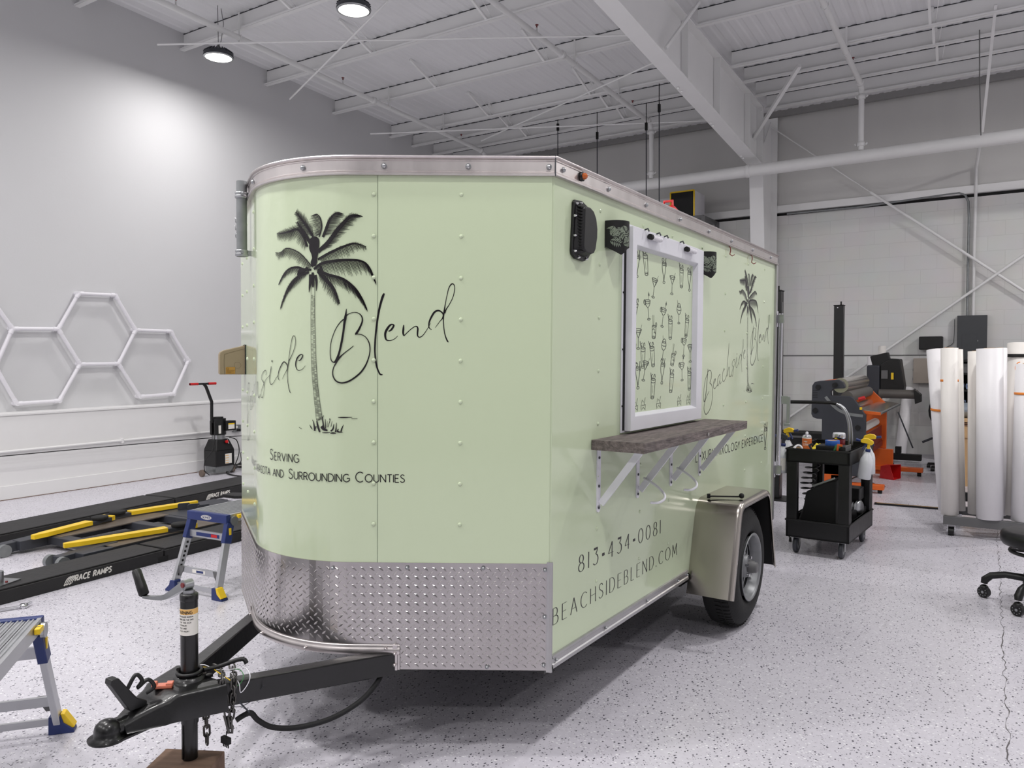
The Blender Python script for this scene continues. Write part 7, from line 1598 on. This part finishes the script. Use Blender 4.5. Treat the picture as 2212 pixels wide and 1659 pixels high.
# ---- rolling stool in front
sc = V3((.20, 5.23, 0)); ST = thing('rolling_stool', 'low round black rolling stool with curved spider base at the right edge', 'stool', sc)
v = MB(); v.lathe([(0, .335), (.15, .335), (.188, .345), (.2, .365), (.2, .40), (.192, .416), (.17, .424), (0, .426)], (0, 0, 0), n=48); v.build('seat', M['black'], ST)
v = MB(); v.tube([(.15*math.cos(a), .15*math.sin(a), .305) for a in [2*PI*k/32 for k in range(32)]], .011, 8, closed=True); v.bar((-.15, 0, .305), (.15, 0, .305), .015, .012); v.bar((0, 0, .3), (0, 0, .335), .06, .06); v.build('lift_ring', M['black'], ST)
v = MB(); v.cyl((0, 0, .1), (0, 0, .335), .022, n=20); v.lathe([(.03, .09), (.045, .1), (.045, .16), (.03, .17)], (0, 0, 0), n=20); v.build('gas_post', M['black'], ST)
w1 = onz(2124, 1290)-sc; a1 = math.atan2(w1.y, w1.x)
for k in range(5):
    a = a1+2*PI*k/5; c, s_ = math.cos(a), math.sin(a); e = bpy.data.objects.new('base_arm', None); COL.objects.link(e); e.parent = ST; e.location = (0, 0, 0)
    v = MB(); v.tube([(c*r, s_*r, z) for r, z in ((.02, .135), (.09, .150), (.17, .152), (.24, .135), (.272, .105), (.275, .085))], [.022, .021, .019, .02, .022, .018], 12); v.build('arm', M['black'], e)
    wc = V3((c*.275, s_*.275, .033)); ax = V3((-.55, -.83, 0)) if k < 2 else V3((math.cos(a+1.2), math.sin(a+1.2), 0))
    v = MB(); v.cyl(wc-ax*.014, wc+ax*.014, .033, n=26); v.build('caster_wheel', M['black'], e, bev=.003)
    v = MB(); v.cyl(wc+ax*.0142, wc+ax*.016, .008, n=12); v.cyl(wc-ax*.0142, wc-ax*.016, .008, n=12)
    for j in range(9):
        q_ = 2*PI*j/9; o_ = V3((-ax.y, ax.x, 0))*math.cos(q_)*.022+V3((0, 0, 1))*math.sin(q_)*.022; v.cyl(wc+o_+ax*.0142, wc+o_+ax*.0155, .003, n=6); 
    v.build('hub_studs', M['zinc'], e)
    v = MB(); v.ball(wc+V3((0, 0, .026)), .026, 12, 8, (.9, .9, .7)); v.build('caster_hood', M['black'], e)
# ---- rack hidden behind the trailer carries the yellow-edged case
t = thing('pallet_rack', 'tall grey storage rack against the back wall, almost hidden behind the trailer', 'rack', (-4.45, 11.95, 0))
for x in (-5.1, -3.9):
    for y in (11.6, 12.25): v = MB(); v.box((x-.03, y-.03, 0), (x+.03, y+.03, 3.56)); v.build('upright', M['grey'], t, world=True)
for z in (.5, 1.5, 2.5, 3.53): v = MB(); v.box((-5.1, 11.58, z), (-3.9, 12.28, z+.05)); v.build('shelf', M['grey'], t, world=True)
a = ony(1449, 417, 11.62); b = ony(1500, 414, 11.62)
t = thing('equipment_case', 'black-fronted case with yellow edges standing high behind the trailer roof', 'case', ((a.x+b.x)/2, 11.85, 3.581))
v = MB(); v.box((a.x, 11.62, 3.581), (b.x, 12.1, a.z)); v.build('body', M['white'], t, world=True)
v = MB(); v.box((a.x+.012, 11.612, 3.585), (b.x-.012, 11.622, a.z-.012)); v.build('opening', M['blackm'], t, world=True)
for (p, q) in (((a.x, 3.585), (a.x, a.z)), ((a.x, a.z), (b.x, a.z)), ((b.x, a.z), (b.x, 3.585))): v = MB(); v.bar((p[0], 11.61, p[1]), (q[0], 11.61, q[1]), .02, .02, upv=(0, 1, 0)); v.build('yellow_edge', M['yellow'], t, world=True)
a = ony(1433, 431, 11.9); t = thing('carton', 'white carton beside the yellow-edged case above the trailer roof', 'box', (a.x-.05, 11.95, 3.581)); v = MB(); v.box((-.2, -.1, 0), (.2, .2, a.z-3.581)); v.build('box', M['skyl'], t)
